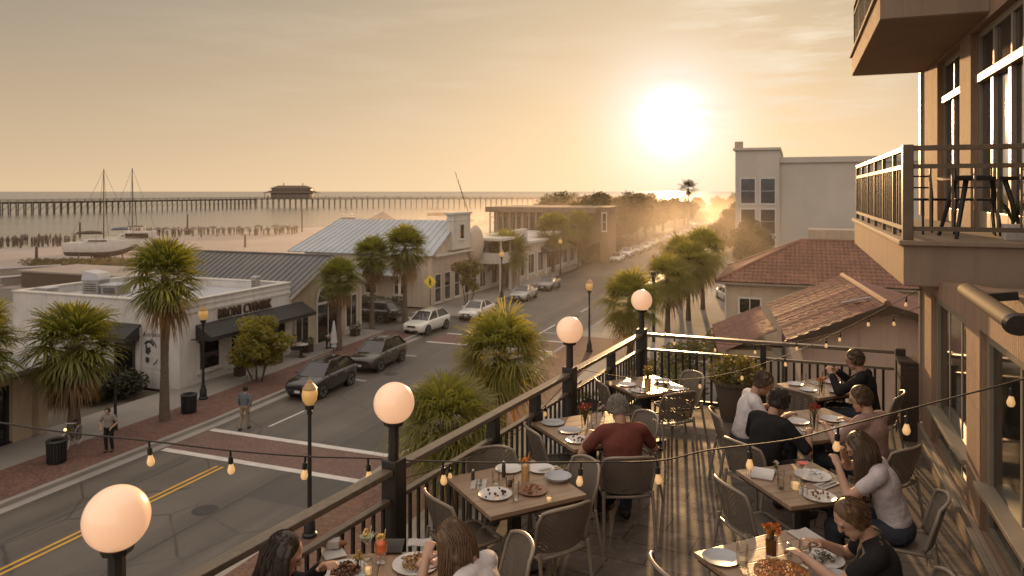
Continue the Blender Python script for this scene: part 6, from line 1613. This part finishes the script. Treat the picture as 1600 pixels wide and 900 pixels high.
# ------------------------------------------------------------------ things on the tables
m_china = M('white china', (.66,.64,.62), (.62,.60,.58), .22, 3, spec=.5); m_china_b = M('blue grey china', (.42,.43,.45), (.38,.39,.41), .25, 3)
m_slate = M('dark plate', (.05,.047,.042), None, .35, 4); m_glass = glassmat('clear glass'); m_water = glassmat('iced water', (.93,.93,.91))
m_nap = M('linen napkin', (.50,.47,.43), (.44,.41,.38), .9, 12, bump=.2); m_steel = M('cutlery steel', (.55,.53,.5), None, .2, 5, metal=1)
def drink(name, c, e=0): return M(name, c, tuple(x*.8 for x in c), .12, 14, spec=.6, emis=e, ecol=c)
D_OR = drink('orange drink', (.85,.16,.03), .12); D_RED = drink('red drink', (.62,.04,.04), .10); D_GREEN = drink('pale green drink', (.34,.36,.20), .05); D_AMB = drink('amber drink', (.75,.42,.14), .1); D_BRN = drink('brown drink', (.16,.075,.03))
F_NUT = M('roasted beans', (.16,.065,.025), (.08,.03,.015), .5, 30, island=.6); F_PASTA = M('golden pasta', (.50,.29,.09), (.30,.14,.05), .5, 30, island=.5); F_GREEN = M('salad leaves', (.10,.12,.035), (.16,.10,.04), .6, 30, island=.6); F_BREAD = M('toasted bread', (.34,.17,.06), (.2,.09,.035), .75, 14); F_PIZZA = M('pizza topping', (.42,.085,.03), (.5,.25,.07), .5, 40, island=.5); F_CRUST = M('pizza crust', (.42,.23,.09), (.24,.11,.045), .8, 15)
TT = TZ+.7505
rs = random.Random(99)
def on(px,py): return at(px,py,TT)
def plate(px, py, label, r=.125, food=None, mat=None, deep=.016, rim=False, n=60, fr=.6, name='plate', cat='plate', sq=None):
    p = on(px,py); t = thing(name, label, cat, p, rs.uniform(0,6))
    mb = MB()
    if sq:
        q = r
        vs = [(-q,-q*sq,deep),(q,-q*sq,deep),(q,q*sq,deep),(-q,q*sq,deep),(-q*.82,-q*sq*.8,.006),(q*.82,-q*sq*.8,.006),(q*.82,q*sq*.8,.006),(-q*.82,q*sq*.8,.006),(-q*.9,-q*sq*.9,0),(q*.9,-q*sq*.9,0),(q*.9,q*sq*.9,0),(-q*.9,q*sq*.9,0)]
        mb.add(vs, [(0,1,5,4),(1,2,6,5),(2,3,7,6),(3,0,4,7),(4,5,6,7),(8,11,10,9),(0,8,9,1),(1,9,10,2),(2,10,11,3),(3,11,8,0)])
    else: mb.lathe([(0,.004),(r*.62,.005),(r*.7,.008),(r*.97,deep),(r,deep+.002),(r*.99,deep-.002),(r*.66,0),(0,0)],32)
    mb.build('dish', mat or m_china, t, smooth=40)
    if food:
        f = MB()
        for _ in range(n):
            a = rs.uniform(0,6.28); q = r*fr*math.sqrt(rs.random()); z = .012+.03*(1-q/r)*rs.random()*2
            if food is F_GREEN or food is F_PASTA:
                d = Vector((rs.gauss(0,1),rs.gauss(0,1),rs.gauss(0,.4))).normalized()*.022; c = Vector((q*math.cos(a),q*math.sin(a),z)); e = d.cross(Vector((0,0,1)))*.35
                if food is F_PASTA: f.tube([c-d,c+Vector((0,0,.008)),c+d],.0035,5)
                else: f.add([c-d,c+e,c+d,c-e],[(0,1,2,3)])
            else: f.ball((q*math.cos(a),q*math.sin(a),z), r*rs.uniform(.055,.1), 7, 5)
        f.build('food', food, t, smooth='all')
    return t
def glass(px, py, label, kind='tumbler', fill=None, h=.13, r=.036, lvl=.65, garnish=None):
    p = on(px,py); t = thing('drinking_glass' if kind != 'martini' else 'cocktail_glass', label, 'glass', p)
    mb = MB()
    if kind == 'tumbler':
        mb.lathe([(0,.0),(r*.85,0),(r,h),(r*.93,h),(r*.78,.012),(0,.012)],20); mb.build('glass', m_glass, t, smooth=30)
        if fill: MB().lathe([(0,.013),(r*.77,.013),(r*(.78+.13*lvl),h*lvl),(0,h*lvl)],18).build('drink', fill, t, smooth=30)
    elif kind == 'martini':
        mb.lathe([(0,0),(.038,.001),(.036,.004),(.005,.01),(.004,.10),(.01,.105),(.058,.165),(.057,.166),(.008,.109),(0,.108)],24); mb.build('glass', m_glass, t, smooth=25)
        if fill: MB().lathe([(0,.111),(.048,.156),(0,.156)],22).build('drink', fill, t, smooth=25)
    elif kind == 'wine':
        mb.lathe([(0,0),(.036,.001),(.034,.004),(.005,.01),(.004,.07),(.022,.08),(.042,.12),(.036,.175),(.035,.175),(.04,.12),(.02,.083),(0,.08)],24); mb.build('glass', m_glass, t, smooth=25)
        if fill: MB().lathe([(0,.083),(.02,.086),(.039,.12),(0,.12)],20).build('drink', fill, t, smooth=25)
    elif kind == 'goblet':
        mb.lathe([(0,0),(.034,.001),(.032,.004),(.007,.01),(.006,.04),(.03,.055),(.045,.09),(.042,.135),(.03,.165),(.029,.165),(.04,.135),(.043,.09),(.028,.058),(0,.052)],24); mb.build('glass', m_glass, t, smooth=25)
        if fill: MB().lathe([(0,.056),(.028,.059),(.0425,.09),(.0395,.135),(0,.135)],20).build('drink', fill, t, smooth=25)
    if garnish:
        g = MB(); z = h if kind == 'tumbler' else .165
        for _ in range(7): g.ball((rs.uniform(-.02,.02),rs.uniform(-.02,.02),z+rs.uniform(-.01,.03)), rs.uniform(.008,.014), 6, 4)
        g.tube([(.015,0,z-.06),(.03,.01,z+.06)],.003,5); g.build('garnish', garnish, t, smooth='all')
    return t
R_RED = M('red petal', (.42,.05,.045), (.55,.14,.08), .6, 20, island=.4); R_OR = M('orange petal', (.75,.28,.05), (.6,.16,.04), .6, 20, island=.4); R_YEL = M('yellow petal', (.7,.52,.16), (.6,.42,.1), .6, 20, island=.4); R_WH = M('white petal', (.6,.55,.48), None, .6, 20)
def vase(px, py, label, petal, h=.13, r=.035, n=12, spread=.06, up=.11, square=False, fillmat=None, mat=None):
    p = on(px,py); t = thing('flower_vase', label, 'vase', p, rs.uniform(0,1))
    mb = MB(); mb.lathe([(0,0),(r*.9,0),(r,h),(r*.93,h),(r*.83,.01),(0,.01)],4 if square else 18); mb.build('vase', mat or m_glass, t, smooth=30)
    st = MB(); fl = MB()
    for i in range(n):
        a = i*2.4; q = spread*math.sqrt((i+.5)/n); e = Vector((q*math.cos(a), q*math.sin(a), h+up*(.35+.65*rs.random())))
        st.tube([(0,0,.015),(e.x*.3,e.y*.3,h),e],.003,4)
        for _ in range(9):
            d = Vector((rs.gauss(0,1),rs.gauss(0,1),rs.gauss(0,.7))).normalized()*.018; w_ = d.cross(Vector((rs.random(),rs.random(),rs.random())))*.7; fl.add([e,e+d*.6+w_,e+d*1.2,e+d*.6-w_],[(0,1,2,3)])
    for _ in range(n*3):
        a = rs.uniform(0,6.28); c = Vector((math.cos(a)*spread*.7,math.sin(a)*spread*.7,h+rs.uniform(0,up*.5))); d = Vector((rs.gauss(0,1),rs.gauss(0,1),rs.gauss(0,1))).normalized()*.022; w_ = d.cross(Vector((0,.3,1)))*.35; st.add([c-d,c+w_,c+d,c-w_],[(0,1,2,3)])
    st.build('stems', m_leaf, t, recalc=False); fl.build('blooms', petal, t, recalc=False)
    if fillmat: MB().lathe([(0,.011),(r*.8,.011),(r*.88,h*.8),(0,h*.8)],4 if square else 16).build('filling', fillmat, t)
    return t
def napkin(px, py, rz, label, w_=.13, d=.2, knife=True):
    p = on(px,py); t = thing('napkin', label, 'napkin', p, R(rz))
    mb = MB(); n = 6
    for i in range(n):
        x0 = -w_/2+w_*i/n; x1 = -w_/2+w_*(i+1)/n; z0 = .004+.004*math.sin(i*1.3); z1 = .004+.004*math.sin((i+1)*1.3)
        mb.add([(x0,-d/2,z0),(x1,-d/2,z1),(x1,d/2,z1+.002),(x0,d/2,z0+.002),(x0,-d/2,0),(x1,-d/2,0),(x1,d/2,0),(x0,d/2,0)],[(0,1,2,3),(0,4,5,1),(2,6,7,3)])
    mb.build('cloth', m_nap, t, recalc=False, smooth=30)
    if knife:
        MB().box(-.022,-.012,-.1,.1,.0105,.0125).box(.008,.016,-.09,.02,.0105,.013).box(.002,.022,.02,.09,.0105,.0128).build('cutlery', m_steel, t)
    return t
def shaker(px, py, label, c, h=.075, r=.02):
    p = on(px,py); t = thing('condiment_pot', label, 'condiment', p)
    MB().lathe([(0,0),(r,0),(r*.9,h*.75),(r*.6,h*.8),(0,h*.8)],12).build('pot', c, t, smooth=30); MB().lathe([(r*.7,h*.801),(r*.75,h*.92),(0,h)],12).build('lid', m_steel, t, smooth=30); return t
def candle(px, py, label, h=.075, r=.03):
    p = on(px,py); t = thing('candle_glass', label, 'candle', p)
    MB().lathe([(0,0),(r,0),(r,h),(r*.92,h),(r*.9,.006),(0,.006)],16).build('glass', m_glass, t, smooth=30)
    MB().lathe([(0,.007),(r*.85,.007),(r*.85,h*.5),(0,h*.5)],14).build('wax', M('lit candle wax', (.8,.6,.35), None, .5, 5, emis=.5, ecol=(1,.6,.25)), t, smooth=30)
    return t
# table nearest on the left
plate(518,862,'white plate with a wrapped bread roll on the nearest left table',.13,None,sq=.55); p = on(520,858); t = thing('bread_roll','brown bread roll wrapped in paper on the white plate','bread',p+Vector((0,0,.012)),R(24)); mb = MB(); mb.ball((0,0,.025),(.10,.035,.028),14,9); link('crust',fuse(mb,'crust',F_BREAD,.008,1),t); MB().box(-.04,.05,-.038,.038,.001,.057).build('wrapper', m_nap, t, bevel=.015)
plate(540,897,'white oval dish heaped with dark roasted beans',.15,F_NUT,deep=.022,n=90)
plate(650,884,'white plate of pasta before the woman in white',.155,F_PASTA,n=110)
plate(612,856,'square dark glass dish behind the orange cocktail',.10,None,m_slate,sq=.8)
glass(573,874,'pale green martini beside the orange cocktail','martini',D_GREEN,garnish=R_YEL); glass(595,880,'round goblet of orange cocktail','goblet',D_OR,garnish=R_YEL)
candle(575,897,'small lit candle glass between the two cocktails'); vase(560,893,'little bud vase with yellow blooms on the nearest left table',R_YEL,.07,.02,5,.025,.05)
napkin(655,848,24,'folded napkin at the far corner of the nearest left table',.16,.1,False)
# cleared table
plate(774,774,'white plate with leftovers at the near side of the cleared table',.135,F_NUT,n=10,fr=.7); plate(832,768,'terracotta plate of pastries on the cleared table',.125,F_BREAD,M('terracotta plate',(.3,.16,.10),None,.4,5),n=26)
plate(795,734,'white plate at the rail side of the cleared table',.12); plate(845,734,'white plate at the far side of the cleared table',.12); plate(872,750,'pale bowl on a dark underplate at the right corner',.115,None,m_china_b,.04)
napkin(748,757,20,'napkin with cutlery at the left corner of the cleared table'); napkin(860,735,-40,'napkin with cutlery behind the far plate of the cleared table'); napkin(745,757,-70,'dark folded menu lying on the left napkin',.05,.1,False)
shaker(739,751,'dark pepper mill at the left corner of the cleared table',m_wood_dark,.1,.016); shaker(787,745,'slim dark bottle by the empty glasses',m_wood_dark,.14,.018)
glass(775,757,'empty clear glass on the cleared table','tumbler',None,.11); glass(806,782,'tall clear water glass near the terracotta plate','tumbler',m_water,.15,.03); glass(821,755,'tall amber cocktail with garnish','tumbler',D_AMB,.19,.04,.8,R_OR); glass(797,762,'short glass of brown iced drink','tumbler',D_BRN,.10,.042,.75)
candle(858,783,'lit tea light at the near edge of the cleared table',.05,.028)
# red flower table
plate(864,662,'pale blue plate at the left corner of the red flower table',.12,None,m_china_b); plate(890,674,'second pale blue plate nearer the vase',.12,None,m_china_b); plate(903,689,'white plate with leftovers at the near corner of the red flower table',.12,F_NUT,n=14)
vase(914,668,'glass vase with deep red and pink flowers',R_RED,.12,.04,16,.075,.13); vase(942,655,'small vase with white blooms behind the man in red',R_WH,.09,.025,6,.04,.07)
glass(922,684,'clear glass beside the red flowers','tumbler',m_water,.12); glass(928,662,'clear glass behind the red flowers','tumbler',None,.12); napkin(932,690,30,'napkin by the man in brick red')
# corner table
vase(1012,612,'amber vase with yellow flowers on the corner table',R_YEL,.2,.045,14,.06,.12,False,D_AMB); glass(1040,607,'dark tumbler on the corner table','tumbler',D_BRN,.12,.04)
for i,(x,y,l) in enumerate(((980,602,'left'),(1000,612,'near'),(1035,596,'far'),(1055,608,'right'))): plate(x,y,'white plate at the %s side of the corner table'%l,.11,F_NUT if i==1 else None,n=8)
glass(970,597,'clear glass at the left of the corner table','tumbler',None,.12); glass(990,593,'clear glass at the back of the corner table','tumbler',None,.12); napkin(985,611,40,'napkin on the corner table',.1,.16)
# pizza table
plate(1127,874,'blue grey plate at the left corner of the pizza table',.125,None,m_china_b); plate(1286,876,'white plate of salad under the reaching hand',.135,F_GREEN,n=60,fr=.5); plate(1304,906,'pale plate at the bottom right edge',.12,None,m_china_b)
p = on(1222,899); t = thing('pizza','round pizza with red and green topping','pizza',p); MB().lathe([(0,.004),(.15,.004),(.175,.012),(.172,.024),(.155,.02),(0,.016)],36).build('crust',F_CRUST,t,smooth=40)
f = MB()
for _ in range(230):
    a = rs.uniform(0,6.28); q = .155*math.sqrt(rs.random()); f.ball((q*math.cos(a),q*math.sin(a),.02),(rs.uniform(.006,.013),rs.uniform(.006,.013),.008),6,4)
f.build('topping',F_PIZZA,t,smooth='all'); f = MB()
for _ in range(70):
    a = rs.uniform(0,6.28); q = .15*math.sqrt(rs.random()); d = Vector((rs.gauss(0,1),rs.gauss(0,1),.2)).normalized()*.012; c = Vector((q*math.cos(a),q*math.sin(a),.03)); e = d.cross(Vector((0,0,1)))*.4; f.add([c-d,c+e,c+d,c-e],[(0,1,2,3)])
f.build('herb_leaves',F_GREEN,t,recalc=False)
glass(1160,884,'tall clear candle lit tumbler left of the pizza','tumbler',drink('pale drink',(.7,.55,.35),.1),.135,.042,.35); vase(1206,868,'square glass vase with orange and red blooms behind the pizza',R_OR,.15,.055,16,.06,.06,True,D_BRN); glass(1258,886,'wine glass of water right of the pizza','wine',m_water); napkin(1262,840,40,'large folded napkin at the far corner of the pizza table',.17,.24,False); shaker(1233,866,'small white candle pot beside the square vase',R_WH,.08,.02)
# martini table
plate(1192,742,'white plate at the left corner of the martini table',.13,None,sq=.7); plate(1281,778,'white plate with food and crossed cutlery at the near side',.125,F_BREAD,n=14); plate(1270,745,'white oval plate behind the red martini',.15,F_GREEN,n=14)
napkin(1293,757,-35,'folded napkin with cutlery right of the red martini',.12,.24); glass(1220,764,'clear tumbler of iced water','tumbler',m_water,.15,.034); candle(1243,764,'square amber candle jar in the middle of the martini table',.10,.045); glass(1254,752,'red martini standing tallest on its table','martini',D_RED)
shaker(1251,772,'salt shaker beside the amber candle jar',m_china,.06,.014); shaker(1259,775,'tall glass pepper shaker beside the salt',m_china,.085,.016); vase(1213,742,'tiny white bud vase behind the iced water',R_WH,.06,.018,4,.02,.05)
# middle right table
vase(1272,676,'tall glass vase with red blooms in the middle right table',R_RED,.18,.045,14,.06,.12); glass(1264,687,'clear tumbler at the foot of the tall vase','tumbler',m_water,.15,.036)
for x,y,l,fd in ((1300,656,'far',None),(1305,674,'middle',F_NUT),(1245,660,'left',None),(1330,668,'right',F_GREEN)): plate(x,y,'white plate on the %s side of the tall vase table'%l,.12,fd,n=12)
napkin(1250,674,10,'napkin at the left of the tall vase table',.12,.2)
# end table
vase(1284,618,'clear vase with orange and yellow flowers on the end table',R_OR,.12,.035,10,.05,.1); glass(1290,603,'tall wine glass behind the orange flowers','wine',m_water)
for x,y,l in ((1242,601,'left'),(1262,610,'near left'),(1305,612,'near right'),(1300,598,'far')): plate(x,y,'white plate at the %s of the end table'%l,.1)
glass(1256,597,'clear glass on the end table','tumbler',None,.12); glass(1312,604,'clear glass by the person in the black jacket','tumbler',None,.12); napkin(1275,600,30,'napkin on the end table',.1,.16)

# ------------------------------------------------------------------ string lights
m_cord = M('black cord', (.035,.03,.025), None, .6, 5); m_bulb = M('lit bulb glass', (.9,.6,.3), None, .1, 5, emis=.45, ecol=(1,.58,.24)); m_fil = M('filament', (1,.7,.3), None, .3, 5, emis=5, ecol=(1,.6,.25))
sock = MB().lathe([(0,.0),(.008,-.002),(.009,-.045),(.017,-.05),(.019,-.095),(.014,-.1),(0,-.1)],10).mesh('bulb_socket', m_black, smooth=30)
blb = MB().lathe([(.013,-.1),(.017,-.112),(.0265,-.142),(.026,-.158),(.018,-.174),(0,-.182)],14).mesh('bulb', m_bulb, smooth='all')
flm = MB().ball((0,0,-.14),(.006,.006,.016),6,5).mesh('filament', m_fil, smooth='all')
def string(label, pts, bulbs, r=.006, bs=1.0):
    """pts: world points the cord passes; bulbs: fractions along it"""
    t = thing('string_lights', label, 'string lights', pts[0], 0, None, world=True)
    P = [Vector(p) for p in pts]; cur = []
    for i in range(len(P)-1):
        p0 = P[max(0,i-1)]; p1 = P[i]; p2 = P[i+1]; p3 = P[min(len(P)-1,i+2)]
        for k in range(12):
            u = k/12; cur.append(.5*((2*p1)+(p2-p0)*u+(2*p0-5*p1+4*p2-p3)*u*u+(3*p1-p0-3*p2+p3)*u**3))
    cur.append(P[-1])
    MB().tube(cur, r, 6).build('cord', m_cord, t, smooth='all')
    inv = basis(t).inverted()
    for f in bulbs:
        x = f*(len(cur)-1); i = min(int(x),len(cur)-2); p = cur[i].lerp(cur[i+1],x-i)
        for nm, me, par in (('bulb_socket',sock,None),):
            o = link(nm, me, None); o.parent = t; o.matrix_parent_inverse = inv; o.location = p; o.scale = (bs,bs,bs); o.rotation_euler = (rnd.uniform(-.1,.1),rnd.uniform(-.1,.1),0)
            b_ = link('bulb', blb, None); b_.parent = o; f_ = link('filament', flm, None); f_.parent = o
    return t
def wp(px, py, z):            # the point at camera depth z along the ray of a pixel of the photograph
    u = (px-800)/FPX; return Vector((z*(u*CS-SN), z*(u*SN+CS), EYE-(py-HZ)/FPX*z))
def fr(pts, px):              # fraction of the cord where it passes picture column px
    xs = [a for a,_ in pts]
    for i in range(len(xs)-1):
        if xs[i] <= px <= xs[i+1]: return (i+(px-xs[i])/(xs[i+1]-xs[i]))/(len(xs)-1)
S1p = [(-120,640),(75,672),(233,689),(360,704),(475,713),(575,716),(622,719)]
string('string of glowing bulbs hanging over the street from the second globe lamp', [wp(x,y,5.0+.79*i/6) for i,(x,y) in enumerate(S1p)], [fr(S1p,x) for x in (-20,233,360,477,575)])
S2p = [(622,719),(692,721),(780,723),(908,722),(1027,720),(1110,703),(1230,688),(1310,668),(1418,640),(1582,597),(1608,588)]
string('string of glowing bulbs sagging across the terrace from the second globe lamp to the wall', [wp(x,y,5.79-.69*i/10) for i,(x,y) in enumerate(S2p)], [fr(S2p,x) for x in (692,908,1027,1172,1310,1418,1582)])
A_ = rail_at(8.37); B_ = Vector((1.47,10.3,8.3))
cv = [Vector((A_.x,A_.y,TZ+1.12))]+[Vector((A_.x+(B_.x-A_.x)*f, A_.y+(B_.y-A_.y)*f, TZ+1.12+(B_.z-TZ-1.12)*f-.62*math.sin(math.pi*f)*(1-f*.4))) for f in (.2,.4,.6,.8)]+[B_]
string('far string of bulbs from the third globe lamp up to the building corner', cv, [.12,.24,.36,.48,.60,.72,.84,.94], .004, .7)
C0 = Vector((RB.x,11.05,TZ+1.12)); C1 = Vector((1.47,10.45,8.05))
cv = [C0]+[C0.lerp(C1,f)-Vector((0,0,.35*math.sin(math.pi*f))) for f in (.25,.5,.75)]+[C1]
string('string of bulbs above the end railing', cv, [.15,.3,.45,.6,.75,.9], .004, .7)
D0 = rail_at(5.0); cv = [Vector((D0.x,D0.y,TZ+.95)), Vector((-2.6,6.6,TZ+.80)), Vector((A_.x,A_.y,TZ+.98))]
string('short low string of bulbs between the second and third globe lamps', cv, [.25,.5,.75], .004, .7)
